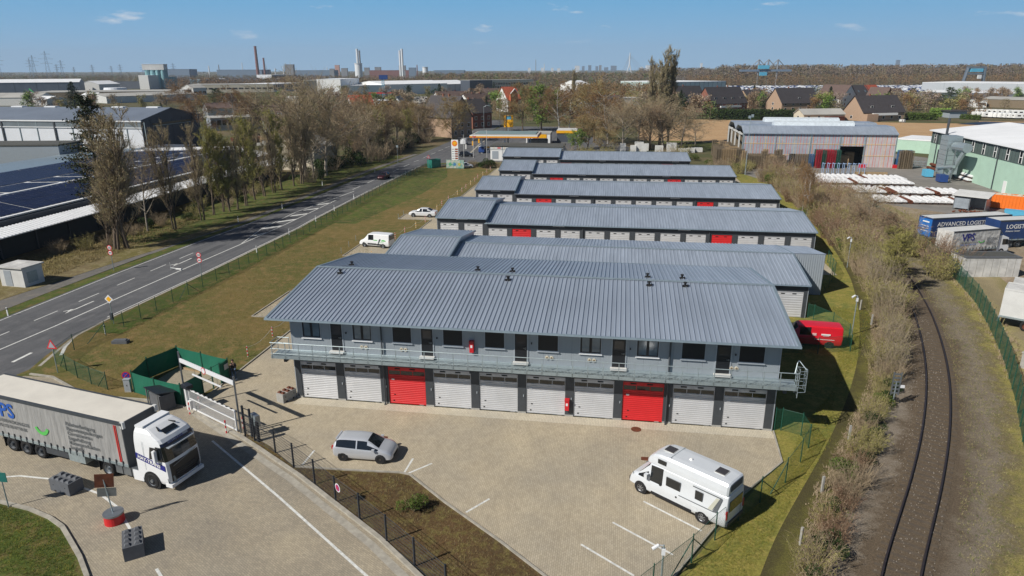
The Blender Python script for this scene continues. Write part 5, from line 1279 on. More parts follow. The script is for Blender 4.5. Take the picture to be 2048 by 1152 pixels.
def cab_ring(z,xb,xf,w_):
 return[(xb,-w_,z),(-.35 if xf>.2 else xb+.2,-w_,z),(min(.62,xf-.22),-w_,z),(xf-.13,-w_*.985,z),(xf-.03,-w_*.86,z),(xf,-w_*.5,z),(xf+.02,0,z),(xf,w_*.5,z),(xf-.03,w_*.86,z),(xf-.13,w_*.985,z),(min(.62,xf-.22),w_,z),(-.35 if xf>.2 else xb+.2,w_,z),(xb,w_,z)]
CR=[cab_ring(*s)for s in secs];P_={}
for i in range(len(CR)-1):
 for j in range(12):
  nm='cab_body'
  if 3<=j<=8 and i==5:nm='windscreen'
  if i in(6,)and 3<=j<=8:nm='sign_panel'
  if i==3 and 4<=j<=7:nm='grille_top'
  if i in(1,2)and 4<=j<=7:nm='grille'
  if i==5 and j in(2,9):nm='side_window'+('_R' if j==9 else '')
  q=P_.setdefault(nm,MB());q.add([CR[i][j],CR[i][j+1],CR[i+1][j+1],CR[i+1][j]],[(0,1,2,3)])
P_['cab_body'].add(CR[-1],[tuple(range(13))]);P_['cab_body'].add([c[0]for c in CR]+[c[12]for c in reversed(CR)],[tuple(range(2*len(CR)))])
cabo=P_['cab_body'].build('cab_body',M['vanwhite'],LT)
for nm,m_ in(('windscreen',M['glass']),('sign_panel',mat('navy_panel',(.02,.03,.07),.4)),('grille_top',M['dark']),('grille',M['dark']),('side_window',M['glass']),('side_window_R',M['glass'])):
 P_[nm].build(nm.replace('_R',''),m_,LT)
q=MB();q.box(-.98,-.35,-1.0,1.0,3.80,3.94);q.build('air_deflector',M['vanwhite'],LT)
q=MB();q.add([(.42,-.50,3.60),(.78,-.50,3.42),(.78,.50,3.42),(.42,.50,3.60)],[(0,1,2,3)]);q.build('sunroof',M['glass'],LT)
q=MB();q.add([(1.17,-.75,3.0),(1.17,.75,3.0),(1.135,.75,3.15),(1.135,-.75,3.15)],[(0,1,2,3)]);q.build('name_board',M['cladlight'],LT)
text('lettering','HAY-TRANS',.20,M['vnavy'],LT,(1.185,-.72,2.99),(R_(78),0,PI/2),bold=.004)
q=MB();q.box(1.12,1.42,-.95,.95,2.78,2.84);q.build('sun_visor',M['cladlight'],LT)
q=MB();q.tube((1.44,.9,1.92),(1.47,-.9,1.62),.018,.018,5);q.build('grille_bar',M['steel'],LT)
for z in(.75,.9,1.05,1.2):q=MB();q.box(1.44,1.475,-.78,.78,z,z+.02);q.build('grille_slat',M['pillar'],LT)
q=MB();q.box(1.0,1.50,-1.24,1.24,.30,.52);q.build('bumper',M['vanwhite'],LT)
for s in(-1,1):
 q=MB();q.add([(1.47,s*.80,.56),(1.30,s*1.27,.60),(1.26,s*1.27,.92),(1.46,s*.92,1.0)],[(0,1,2,3)]);q.build('headlight',M['wglass'],LT)
 q=MB();q.add([(.05,s*1.262,2.02),(1.1,s*1.258,2.0),(.98,s*1.236,2.82),(.2,s*1.24,2.82)],[(0,1,2,3)]);q.build('door_window',M['glass'],LT)
 q=MB();q.box(.62,.80,min(s*1.32,s*1.52),max(s*1.32,s*1.52),2.0,2.75);mr=q.build('mirror',M['vanwhite'],LT)
 q=MB();q.tube((.85,s*1.24,2.8),(.7,s*1.45,2.72),.03,.03,5);q.build('mirror_arm',M['black'],mr)
 q=MB();q.add([(-1.0,s*1.268,1.88),(1.2,s*1.270,1.36),(1.2,s*1.270,1.74),(-1.0,s*1.268,2.27)],[(0,1,2,3)]);q.build('stripe',M['vnavy'],LT)
 q=MB();q.tube((0,s*1.25,.50),(0,s*1.272,.50),.64,.64,24);q.build('wheel_arch',M['black'],LT)
 q=MB();q.box(-.35,-.33,min(s*1.262,s*1.268),max(s*1.262,s*1.268),1.2,3.1);q.build('panel_gap',M['galv'],LT)
 q=MB();q.tube((.1,s*.45,3.72),(.45,s*.62,3.62),.03,.05,6);q.build('air_horn',M['black'],LT)
text('lettering','HAY-TRANS',.32,M['vwhite'],LT,(-.86,-1.279,1.935),(PI/2,R_(13.5),0),bold=.009)
# --- lorries and boxes on the right yard
def rigid(pos,ang,L_,zt,zf,mside,mroof,label,lines,cab=True,hw=1.27,wheels_=(.9,2.1),back=True,sidey=-1,name='box_lorry',cat='lorry'):
 t=thing(name,label,cat,(pos[0],pos[1],.012),ang)
 trailer_box(t,-L_,0,zf,zt,hw,mside,mroof,M['pillar'],True,14)
 for x in wheels_:
  for s in(-1,1):wheel(t,-L_+x,s*(hw-.2),.48,.34,'truck',M['pillar'],s)
 q=MB();q.box(-L_+.2,-.2,-.4,.4,.6,zf-.08);q.build('frame',M['fencedark'],t)
 if cab:
  q=MB();q.add([(.15,-1.1,.6),(2.05,-1.1,.6),(2.1,-1.1,1.3),(1.85,-1.1,2.4),(.9,-1.05,2.75),(.15,-1.05,2.75),(.15,1.1,.6),(2.05,1.1,.6),(2.1,1.1,1.3),(1.85,1.1,2.4),(.9,1.05,2.75),(.15,1.05,2.75)],[(0,1,2,3,4,5),(11,10,9,8,7,6),(0,6,7,1),(1,7,8,2),(3,9,10,4),(4,10,11,5),(5,11,6,0)])
  q.build('cab',M['vanwhite'],t)
  q=MB();q.quad((2.1,-1.1,1.3),(2.1,1.1,1.3),(1.85,1.1,2.4),(1.85,-1.1,2.4));q.build('windscreen',M['glass'],t)
  for s in(-1,1):
   q=MB();q.add([(.9,s*1.105,1.5),(1.9,s*1.105,1.45),(1.75,s*1.105,2.2),(.9,s*1.09,2.25)],[(0,1,2,3)]);q.build('side_window',M['glass'],t)
   wheel(t,.95,s*1.0,.48,.3,'truck',M['steel'],s)
   q=MB();q.box(1.75,1.9,min(s*1.12,s*1.35),max(s*1.12,s*1.35),1.5,2.1);q.build('mirror',M['black'],t)
  q=MB();q.box(2.02,2.2,-1.1,1.1,.4,.75);q.build('bumper',M['pillar'],t)
  q=MB();q.add([(-.0,-1.0,zt),(1.1,-.9,2.8),(1.1,.9,2.8),(0,1.0,zt)],[(0,1,2,3)]);q.build('deflector',M['vanwhite'],t)
 for(s,size,m_,x,z,b)in lines:text('lettering',s,size,m_,t,(x,-hw-.035,z),bold=b)
 return t
a0=Vector((66.42,49.6));a1=Vector((75.01,53.3));an=math.atan2(a1.y-a0.y,a1.x-a0.x);dd=Vector((math.cos(an),math.sin(an)));nn=Vector((-dd.y,dd.x))
vp=rigid(a0+dd*7.6+nn*1.27,an,7.6,3.75,1.15,M['curtainwhite'],M['offwhite'],'white box lorry lettered VPS parked behind the green fence on the right yard',[('VPS',1.35,M['vnavy'],-6.2,2.45,.03),('VPS-VERPACKUNG.DE',.28,M['vgrey'],-6.2,2.08,0),('FON: 02133-97 93 85',.28,M['vblue'],-6.2,1.8,0),('Palettenfertigung',.22,M['vgrey'],-2.1,2.6,0),('Exportverpackungen',.22,M['vgrey'],-2.1,2.4,0),('Containerstau',.22,M['vgrey'],-2.1,2.2,0),('Lagerhaltung',.22,M['vgrey'],-2.1,2.0,0),('Kistenproduktion',.22,M['vgrey'],-2.1,1.8,0)],True,1.27,(1.6,))
q=MB();
for k in range(8):
 a_=PI*1.15+PI*.7*k/8;b_=PI*1.15+PI*.7*(k+1)/8
 q.add([(-2.9+.62*math.cos(a_),-1.305,2.5+.5*math.sin(a_)),(-2.9+.62*math.cos(b_),-1.305,2.5+.5*math.sin(b_)),(-2.9+.46*math.cos(b_),-1.305,2.5+.36*math.sin(b_)),(-2.9+.46*math.cos(a_),-1.305,2.5+.36*math.sin(a_))],[(0,1,2,3)])
q.build('smile_arc',M['vgreen'],vp)
M['curtainblue']=mat('blue_curtain',(.018,.05,.16),.5,0,.2,.9);M['bluedoor']=mat('blue_rear',(.02,.16,.50),.5,0,.1)
a0=Vector((66.96,57.29));an=R_(20);dd=Vector((math.cos(an),math.sin(an)));nn=Vector((-dd.y,dd.x))
tb=rigid(a0+dd*13.0+nn*1.27,an,13.0,3.9,1.15,M['curtainblue'],M['offwhite'],'dark blue curtain trailer with bright blue rear end behind the VPS box lorry',[('ADVANCED LOGISTICS',.85,M['vwhite'],-12.2,2.75,.012),('Schienenverkehr',.30,M['vwhite'],-12.2,2.3,0)],False,1.27,(2.2,3.4),name='curtain_trailer',cat='trailer')
q=MB();q.box(-13.05,-13.02,-1.15,1.15,1.3,3.7);q.build('rear_panel',M['bluedoor'],tb)
q=MB();[q.box(-13.07,-13.055,-.7,.5+.2*(k%2),3.0-k*.35 if k else 3.2,3.08-k*.35 if k else 3.38)for k in range(4)];q.build('rear_lettering',M['vwhite'],tb)
a0=Vector((75.47,57.06));an=R_(17);dd=Vector((math.cos(an),math.sin(an)));nn=Vector((-dd.y,dd.x))
tc=rigid(a0+dd*13.0+nn*1.27,an,13.0,3.9,1.15,M['curtainblue'],M['offwhite'],'dark blue curtain trailer lettered LOGIST at the right edge beside the VPS cab',[('LOGISTICS',.85,M['vwhite'],-12.0,2.75,.012),('Advance Center',.34,M['vwhite'],-12.0,2.3,0)],False,1.27,(2.2,3.4),name='curtain_trailer',cat='trailer')
wa=Vector((60.86,24.71));t=thing('box_trailer','plain white box trailer cut by the right edge of the picture, behind the green fence','trailer',(wa[0]+6.6,wa[1]-3.6,.012),R_(-32))
trailer_box(t,-7.8,6,1.1,3.9,1.27,M['offwhite'],M['dirtywhite'],M['offwhite'],False)
for x in(-5.6,-4.3,-3.0):
 for s in(-1,1):wheel(t,x,s*1.05,.5,.34,'truck',M['rust'],s)
q=MB();q.box(-7.5,5.8,-.4,.4,.7,1.05);q.build('frame',M['black'],t)
q=MB();q.box(-7.95,-7.8,-1.2,1.2,.55,.75);q.build('rear_bumper',M['galv'],t)
def box_container(name,label,p,rz,L_,W_,H_,m,mr,cat='container',ribs=True,extra=None):
 t=thing(name,label,cat,(p[0],p[1],.012),rz)
 q=MB();q.box(0,L_,0,W_,.0,H_);q.build('body',m,t)
 q=MB();q.box(-.05,L_+.05,-.05,W_+.05,H_,H_+.12);q.build('roof',mr,t)
 if ribs:
  r=MB();r.box(0,.09,-.035,0,.1,H_-.1);rm=r.mesh('rib',[m])
  for k in range(int(L_/.45)):ob('rib',rm,t,(.2+k*.45,-.001,0))
 return t
cc=(65.48,47.12);an=math.atan2(50.81-47.88,74.33-65.80)
a0=Vector((64.55,41.3));a1=Vector((70.1,42.1));an=math.atan2(a1.y-a0.y,a1.x-a0.x)
t=box_container('storage_container','long stained white container with dark dished roof in front of the VPS lorry',(64.6,41.6),R_(8),6.6,2.9,2.35,M['dirtywhite'],M['concdark'],ribs=False)
q=MB();q.box(.3,6.3,.35,2.55,2.475,2.49);q.build('roof_pool',M['tarmacroof'],t)
q=MB();q.box(-.03,.0,1.1,1.5,1.3,1.8);q.build('window',M['glass'],t)
rr=MB();rr.box(0,.04,-.02,0,.1,2.25);rm=rr.mesh('panel_joint',[M['concrete']])
for k in range(7):ob('panel_joint',rm,t,(.5+k*.9,-.001,0))
t=box_container('office_container','grey and blue office container behind the white box trailer at the right edge',(64.68,31.28),R_(-30),7,2.5,2.4,M['cladlight'],M['dirtywhite'])
q=MB();q.box(.5,2.2,-.03,0,.9,2.0);q.build('window',M['blue'],t)
t=box_container('water_tank_box','small weathered grey concrete box behind the green fence at the right edge',(57.12,14.04),R_(-50),1.6,1.3,1.3,M['concrete'],M['concrete'],'box',False)
t=box_container('red_skip','red painted steel skip just visible at the right edge behind the green fence',(54.66,8.54),R_(-55),5,2.3,1.5,M['red'],M['rust'],'skip')
van2=vehicle('panel_van','small white van on the road beyond the price sign of the petrol station','van',(-28.5,183.9),R_(92),vanst,vg,M['vanwhite'],(-1.45,1.45),.33,.21,z0=.0,per=2)
c2=vehicle('estate_car','black car on the station forecourt right of the price sign','car',(-20.7,151.3),R_(5),hatch,hg,M['blackcar'],(-1.24,1.25),.30,.19,z0=0,per=2)
c3=vehicle('delivery_van','blue and white delivery van at the station next to the shop','van',(-17.6,161.8),R_(85),vanst,vg,M['blue'],(-1.45,1.45),.33,.21,z0=0,per=2)
q=MB();q.box(-2.2,.9,-.93,.93,1.3,2.0);q.build('white_body_band',M['vanwhite'],c3)
c4=vehicle('hatchback_car','silver car behind the overgrown fence below the price sign','car',(-15.59,127.50),R_(20),hatch,hg,M['silver'],(-1.24,1.25),.30,.19,z0=0,per=2)
c5=vehicle('hatchback_car','dark car on the side street between the dark conifer and the birches','car',(-0.8,319.3),R_(80),hatch,hg,M['blackcar'],(-1.24,1.25),.30,.19,z0=.02,per=2)
# --- person by the enclosure
PRS=thing('person','person in black jacket and blue jeans taking a picture beside the green enclosure','person',(-6.92,2.15,.012),R_(-75))
def skinned(name,verts,edges,radii,m,root=0,sub=1):
 me=bpy.data.meshes.new(name);me.from_pydata(verts,edges,[]);o=ob(name,me,PRS)
 md=o.modifiers.new('skin','SKIN');sv=me.skin_vertices[0].data if me.skin_vertices else None
 if sv is None:
  bpy.context.view_layer.objects.active=o;sv=me.skin_vertices[0].data
 for i,r in enumerate(radii):sv[i].radius=(r,r)if not isinstance(r,tuple)else r
 sv[root].use_root=True
 s2=o.modifiers.new('sub','SUBSURF');s2.levels=s2.render_levels=sub
 me.materials.append(m);md.use_smooth_shade=True
 return o
try:
 bv=[(0,0,.98),(0,0,1.2),(.0,0,1.42),(.01,0,1.52),(.03,0,1.60),(.045,0,1.70),(.0,.17,1.43),(.08,.25,1.17),(.24,.12,1.42),(.30,.06,1.52),(0,-.17,1.43),(.08,-.25,1.17),(.24,-.12,1.42),(.30,-.06,1.52),(0,.10,.93),(.02,.11,.50),(-.02,.12,.09),(0,-.10,.93),(.06,-.12,.50),(.04,-.13,.09)]
 be=[(0,1),(1,2),(2,3),(3,4),(4,5),(2,6),(6,7),(7,8),(8,9),(2,10),(10,11),(11,12),(12,13),(0,14),(14,15),(15,16),(0,17),(17,18),(18,19)]
 brd=[(.13,.16),(.12,.15),(.11,.17),.055,.085,.095,.06,.048,.038,.03,.06,.048,.038,.03,.085,.058,.04,.085,.058,.04]
 skinned('body',bv,be,brd,M['skin'],0,1)
 jv=bv[:3]+[bv[6],bv[7],(.225,.13,1.40),bv[10],bv[11],(.225,-.13,1.40),(0,0,.90)]
 skinned('jacket',jv,[(0,1),(1,2),(2,3),(3,4),(4,5),(2,6),(6,7),(7,8),(0,9)],[(.16,.19),(.15,.18),(.135,.195),.08,.068,.055,.08,.068,.055,(.16,.19)],M['jacket'])
 skinned('trousers',[bv[0],bv[14],bv[15],bv[16],bv[17],bv[18],bv[19]],[(0,1),(1,2),(2,3),(0,4),(4,5),(5,6)],[(.145,.175),.105,.078,.065,.105,.078,.065],M['jeans'])
 for s in(.12,-.13):
  x_=-.02 if s>0 else .04
  q=MB();q.prism([(x_-.09,s-.05),(x_+.16,s-.05),(x_+.20,s),(x_+.16,s+.05),(x_-.09,s+.05)],0,.09);q.build('shoe',M['vwhite'],PRS)
 for sd in(1,-1):
  for k in range(4):
   y=sd*(.045+.0);q=MB();q.path([(.30,sd*.055,1.545-k*.02),(.335,sd*.05,1.55-k*.02),(.345,sd*.02,1.55-k*.02)],.009,5);q.build('finger',M['skin'],PRS)
  q=MB();q.path([(.29,sd*.05,1.52),(.31,sd*.02,1.50)],.010,5);q.build('thumb',M['skin'],PRS)
 q=MB();q.box(.29,.36,-.05,.05,1.55,1.63);q.build('camera',M['black'],PRS)
 q=MB()
 import bmesh as _b
 bm=_b.new();_b.ops.create_uvsphere(bm,u_segments=14,v_segments=9,radius=.118);
 for v in list(bm.verts):
  if v.co.x>.05 and v.co.z<.05:v.co.x=.04
 me=bpy.data.meshes.new('hair');bm.to_mesh(me);bm.free();me.materials.append(M['hair']);ob('hair',me,PRS,(.01,0,1.70))
 q=MB();q.add([(.135,0,1.685),(.125,.015,1.65),(.125,-.015,1.65),(.155,0,1.655)],[(0,1,3),(0,3,2),(1,2,3)]);q.build('nose',M['skin'],PRS)
 for sd in(1,-1):q=MB();q.tube((.125,sd*.035,1.695),(.14,sd*.035,1.695),.012,.012,6);q.build('eye',M['dark'],PRS)
 q=MB();q.box(.125,.136,-.025,.025,1.615,1.625);q.build('mouth',M['vred'],PRS)
except Exception as ex:
 print('person',ex)
 # --- vegetation
def col_mat(name,c,c2,rough=.95):
 return mat(name,c,rough,0,.3,.6,col2=c2,spec=.15)
M['twig']=col_mat('twigs_brown',(.38,.30,.20),(.25,.19,.125))
M['twigpale']=col_mat('twigs_pale',(.38,.32,.23),(.26,.21,.145))
M['twigolive']=col_mat('twigs_olive',(.37,.32,.16),(.25,.21,.11))
M['twigred']=col_mat('twigs_reddish',(.27,.165,.105),(.19,.125,.08))
M['budyellow']=col_mat('buds_yellow_green',(.30,.29,.07),(.21,.19,.06))
M['budorange']=col_mat('catkins_orange',(.27,.165,.06),(.19,.115,.05))
M['budgreen']=col_mat('spring_leaves',(.24,.36,.07),(.16,.24,.055))
M['blossom']=col_mat('blossom_pale',(.42,.33,.30),(.30,.23,.19))
M['needle']=col_mat('needles',(.028,.048,.024),(.016,.028,.018))
M['pineneedle']=col_mat('pine_needles',(.050,.062,.028),(.028,.038,.022))
M['pinebrown']=col_mat('pine_needles_brown',(.15,.10,.045),(.08,.06,.03))
M['leafdark']=col_mat('evergreen_leaves',(.045,.075,.020),(.025,.040,.015))
M['leafmid']=col_mat('hedge_leaves',(.10,.15,.030),(.06,.085,.02))
def rnd_dir(rg,up=0.0):
 while True:
  v=Vector((rg.uniform(-1,1),rg.uniform(-1,1),rg.uniform(-1,1)))
  if .05<v.length<1:break
 v.normalize();v.z+=up;return v.normalized()
def leaf(q,p,s,rg,mi=0,up=0.0):
 a=rnd_dir(rg)*s;b=rnd_dir(rg)*s*.75
 q.add([p-a*.5-b*.2,p+a*.5-b*.2,p+b*.8],[(0,1,2)],mi)
def branchy(seed,h,r0,kind):
 """trunk with limbs, and a crown of fine twigs; returns (trunk mesh builder, crown mesh builder)"""
 rg=random.Random(seed);T=MB();Cw=MB();K=kind
 def seg(q,p,d,L,r,n,wob,sides,r_end=.6):
  pts=[Vector(p)];d=Vector(d)
  for k in range(n):
   d=(d+rnd_dir(rg)*wob+Vector((0,0,K.get('lift',.0)))).normalized()
   pts.append(pts[-1]+d*(L/n))
  for k in range(n):
   q.tube(pts[k],pts[k+1],r*(1-(1-r_end)*k/n),r*(1-(1-r_end)*(k+1)/n),sides,cap=False)
  return pts,d
 tw=K['tw']
 def twigs(p,d,L,lvl):
  n=K['ntwig']if lvl==0 else max(2,K['ntwig']//3)
  for _ in range(n):
   dd=(Vector(d)*K['fwd']+rnd_dir(rg)+Vector((0,0,K['tup']))).normalized()
   l2=L*rg.uniform(.5,1.1)
   e=p+dd*l2;m=p+dd*l2*.5+rnd_dir(rg)*l2*.08
   if K.get('droop'):e=e-Vector((0,0,K['droop']*l2))
   Cw.tube(p,m,tw,tw*.8,3,cap=False);Cw.tube(m,e,tw*.8,tw*.4,3,cap=False)
   for _ in range(K['nleaf']):
    t=rg.uniform(.3,1.05);b=p.lerp(e,t)+rnd_dir(rg)*.12
    leaf(Cw,b,K['leaf']*rg.uniform(.6,1.3),rg,1)
   if lvl==0 and K.get('sub'):twigs(e,dd,L*.6,1)
 stems=K.get('stems',1)
 for s in range(stems):
  d0=Vector((0,0,1))if stems==1 else(Vector((rg.uniform(-1,1)*K['spread'],rg.uniform(-1,1)*K['spread'],1))).normalized()
  hh=h*(1 if s==0 else rg.uniform(.7,1.0))*K.get('trunk',.8)
  base=Vector((0,0,0))if stems==1 else Vector((rg.uniform(-.35,.35),rg.uniform(-.35,.35),0))
  pts,d=seg(T,base,d0,hh,r0*(1 if s==0 else .75),7,K.get('twob',.07),7,.25)
  nb=K['nb']
  for b in range(nb):
   t=K['clear']+(1-K['clear'])*((b+rg.random()*.8)/nb)
   i=min(6,int(t*7));p=pts[i].lerp(pts[i+1],t*7-i)
   az=rg.uniform(0,2*PI);el=K['el']+rg.uniform(-.2,.2)+K.get('elt',0)*t
   L=h*K['blen']*K['shape'](t)*rg.uniform(.7,1.15)
   dd=Vector((math.cos(az)*math.cos(el),math.sin(az)*math.cos(el),math.sin(el)))
   bp,bd=seg(T,p,dd,L,r0*.38*(1-.6*t)+.015,4,K['wob'],4,.4)
   for k in range(K['nb2']):
    u=rg.uniform(.2,1);j=min(3,int(u*4));pp=bp[j].lerp(bp[j+1],u*4-j)
    d2=(bd*.9+rnd_dir(rg)*.8+Vector((0,0,K['tup']*.5))).normalized()
    cp,cd=seg(Cw,pp,d2,L*rg.uniform(.28,.5),r0*.10+.008,2,.2,3,.5)
    twigs(cp[1],cd,L*.30+.25,0);twigs(cp[2],cd,L*.30+.25,0)
 return T,Cw
TREES={}
def tree_kind(name,variants,h,r0,K,mt,mc,ml):
 TREES[name]=[]
 for v in range(variants):
  T,Cw=branchy(hash_(name)+v,h,r0,K)
  TREES[name].append((T.mesh('trunk',[mt],True),Cw.mesh('crown',[mc,ml]),h))
def hash_(s):return sum(ord(c)*(i+1)for i,c in enumerate(s))
round_=lambda t:.55+.75*math.sin(min(1,(t-.15)/.85+.15)*PI*.85)
col_=lambda t:1.0-.35*t
tree_kind('poplar',4,16,.20,dict(tw=.014,nb=26,nb2=4,ntwig=7,nleaf=3,leaf=.12,fwd=1.6,tup=.9,el=1.12,blen=.26,shape=col_,clear=.10,wob=.10,lift=.03,stems=2,spread=.10,trunk=.92,sub=0),M['bark'],M['twig'],M['twigolive'])
tree_kind('poplarbud',3,16,.20,dict(tw=.013,nb=24,nb2=4,ntwig=7,nleaf=7,leaf=.14,fwd=1.4,tup=.8,el=1.05,blen=.26,shape=col_,clear=.12,wob=.10,lift=.03,stems=2,spread=.12,trunk=.92,sub=0),M['bark'],M['twigolive'],M['budyellow'])
tree_kind('broad',3,17,.34,dict(tw=.016,nb=18,nb2=7,ntwig=8,nleaf=3,leaf=.14,fwd=1.0,tup=.25,el=.62,blen=.46,shape=round_,clear=.22,wob=.16,trunk=.82,sub=0),M['barkpale'],M['twig'],M['twigolive'])
tree_kind('dense',3,13,.24,dict(tw=.022,nb=18,nb2=6,ntwig=7,nleaf=6,leaf=.20,fwd=.9,tup=.3,el=.75,blen=.40,shape=round_,clear=.16,wob=.15,trunk=.85,sub=0),M['bark'],M['twigolive'],M['budorange'])
tree_kind('brown',3,12,.22,dict(tw=.022,nb=18,nb2=6,ntwig=7,nleaf=4,leaf=.18,fwd=.9,tup=.35,el=.85,blen=.38,shape=round_,clear=.14,wob=.15,trunk=.85,sub=0),M['bark'],M['twig'],M['twigred'])
tree_kind('green',2,14,.26,dict(tw=.018,nb=16,nb2=6,ntwig=6,nleaf=14,leaf=.30,fwd=.9,tup=.1,el=.7,blen=.34,shape=round_,clear=.15,wob=.15,trunk=.85,sub=0,droop=.3),M['bark'],M['twigolive'],M['budgreen'])
tree_kind('birch',3,15,.16,dict(tw=.013,nb=22,nb2=5,ntwig=7,nleaf=7,leaf=.17,fwd=.9,tup=.0,el=.75,blen=.27,shape=round_,clear=.18,wob=.15,trunk=.95,sub=0,droop=.8),M['birch'],M['twigred'],M['budorange'])
tree_kind('lombardy',2,24,.34,dict(tw=.020,nb=40,nb2=4,ntwig=6,nleaf=4,leaf=.18,fwd=1.6,tup=1.2,el=1.22,blen=.20,twob=.02,shape=lambda t:1.0-.45*t,clear=.10,wob=.08,lift=.04,stems=3,spread=.03,trunk=.95),M['bark'],M['twigpale'],M['twigolive'])
def conifer(seed,h,w,m1,pine=False):
 rg=random.Random(seed);T=MB();Cw=MB()
 T.tube((0,0,0),(rg.uniform(-.3,.3),0,h*.98),.22*h/16,.03,7,cap=False)
 lay=int(h*1.6)
 for k in range(lay):
  t=(k+.5)/lay;z=h*(.12+.86*t)if not pine else h*(.28+.70*t)
  rad=w*((1-t)**.75)*rg.uniform(.8,1.1)+.25 if not pine else w*(.55+.5*math.sin(t*PI))*(1.05-t*.55)*rg.uniform(.55,1.15)
  nb=9 if not pine else 6
  for j in range(nb):
   az=rg.uniform(0,2*PI);r=rad*rg.uniform(.7,1.1);dz=-.18*r if not pine else .10*r
   e=Vector((math.cos(az)*r,math.sin(az)*r,z+dz))
   T.tube((0,0,z),e,.035,.015,3,cap=False)
   n=int((42 if not pine else 75)*max(.5,r/w))
   for _ in range(n):
    u=rg.uniform(.25,1.03)if not pine else rg.uniform(.45,1.05)
    s=(.10+.16*u)*r if not pine else .10+.20*r
    p=Vector((0,0,z)).lerp(e,u)+Vector((rg.gauss(0,s*.6),rg.gauss(0,s*.6),rg.gauss(-.02,.13 if not pine else .16)))
    leaf(Cw,p,(.34 if not pine else .30)*rg.uniform(.6,1.3),rg,0 if rg.random()<.93 else 1)
 return T,Cw
TREES['spruce']=[];TREES['pine']=[];TREES['roundever']=[]
for v in range(2):
 T,Cw=conifer(40+v,16,3.6,None);TREES['spruce'].append((T.mesh('trunk',[M['bark']],True),Cw.mesh('crown',[M['needle'],M['leafmid']]),16))
T,Cw=conifer(60,20,4.6,None,True);TREES['pine'].append((T.mesh('trunk',[M['bark']],True),Cw.mesh('crown',[M['pineneedle'],M['pinebrown']]),20))
T,Cw=conifer(64,12,5.0,None,True);TREES['roundever'].append((T.mesh('trunk',[M['bark']],True),Cw.mesh('crown',[M['leafdark'],M['needle']]),12))
def tree(kind,v,p,h,label,group=None,wide=1.0,rz=None,name=None,cat='tree'):
 tm,cm,h0=TREES[kind][v%len(TREES[kind])]
 t=thing(name or{'spruce':'conifer_tree','pine':'pine_tree','roundever':'evergreen_tree','birch':'birch_tree','poplar':'poplar_tree','poplarbud':'poplar_tree','lombardy':'poplar_tree'}.get(kind,'bare_tree' if kind!='green' else 'willow_tree'),label,cat,(p[0],p[1],0),rz if rz is not None else random.uniform(0,6.28),group)
 s=h/h0;t.scale=(s*wide,s*wide,s)
 ob('trunk',tm,t);ob('crown',cm,t)
 return t
def farkind(name,mc,ml,n,seed,h=10,w=4.2,lo=.12,tall=False,size=.62):
 rg=random.Random(seed);TREES[name]=[]
 for v in range(4):
  T=MB();Cw=MB();T.tube((0,0,0),(0,0,h*.8),.2,.06,5,cap=False)
  cl=[Vector((rg.gauss(0,w*.34),rg.gauss(0,w*.34),h*(lo+.1+(.9-lo)*rg.random())))for _ in range(11)]
  for c in cl:
   T.tube((0,0,max(.5,c.z-h*.25)),c,.07,.02,3,cap=False)
  for _ in range(n):
   c=rg.choice(cl);u=(c.z/h)
   p=c+Vector((rg.gauss(0,w*.20),rg.gauss(0,w*.20),rg.gauss(0,h*.085)))
   if p.z<.3:p.z=.3+rg.random()
   leaf(Cw,p,size*rg.uniform(.45,1.25),rg,0 if rg.random()<.6 else 1)
  TREES[name].append((T.mesh('trunk',[M['bark']]),Cw.mesh('crown',[mc,ml]),h))
farkind('fbrown',M['twig'],M['twigred'],1500,1)
farkind('folive',M['twigolive'],M['budyellow'],1500,2)
farkind('forange',M['budorange'],M['twigred'],1500,3)
farkind('fgreen',M['budgreen'],M['leafmid'],1500,4)
farkind('fdark',M['leafdark'],M['needle'],800,5)
farkind('fblossom',M['blossom'],M['twig'],1500,6)
farkind('fpale',M['twigpale'],M['twig'],1500,7)
def shrub(seed,w,h,stems,leaves,leafs,up=1.2,twig=.012):
 rg=random.Random(seed);q=MB()
 for _ in range(stems):
  a=rg.uniform(0,2*PI);r=rg.random()**.5*w*.35;p=Vector((math.cos(a)*r,math.sin(a)*r,0));d=Vector((math.cos(a)*rg.uniform(0,.8),math.sin(a)*rg.uniform(0,.8),up)).normalized();L=h*rg.uniform(.55,1.1)
  m=p+d*L*.5;e=m+(d+rnd_dir(rg)*.35).normalized()*L*.5
  q.tube(p,m,twig*1.5,twig,3,cap=False);q.tube(m,e,twig,twig*.4,3,cap=False)
  for _ in range(5):
   u=rg.uniform(.2,1);c=p.lerp(e,u);f=c+(d*.7+rnd_dir(rg)*.9).normalized()*L*rg.uniform(.12,.3);q.tube(c,f,twig*.8,twig*.35,3,cap=False)
   for _ in range(leaves):leaf(q,c.lerp(f,rg.uniform(.2,1.1))+rnd_dir(rg)*.06,leafs*rg.uniform(.6,1.3),rg,1)
 return q
def leafball(seed,w,h,n,s):
 rg=random.Random(seed);q=MB()
 for _ in range(14):q.tube((0,0,0),(rg.uniform(-w,w)*.4,rg.uniform(-w,w)*.4,h*rg.uniform(.5,.95)),.03,.01,3,cap=False)
 lob=[Vector((rg.gauss(0,w*.22),rg.gauss(0,w*.22),h*rg.uniform(.25,.75)))for _ in range(7)]
 for _ in range(n):
  c=rg.choice(lob);d=rnd_dir(rg);r=rg.uniform(.6,1.0);p=c+Vector((d.x*w*.27*r,d.y*w*.27*r,d.z*h*.27*r))
  if p.z<.05:p.z=rg.uniform(.05,.4)
  leaf(q,p,s*rg.uniform(.6,1.3),rg,1)
 return q
SH={}
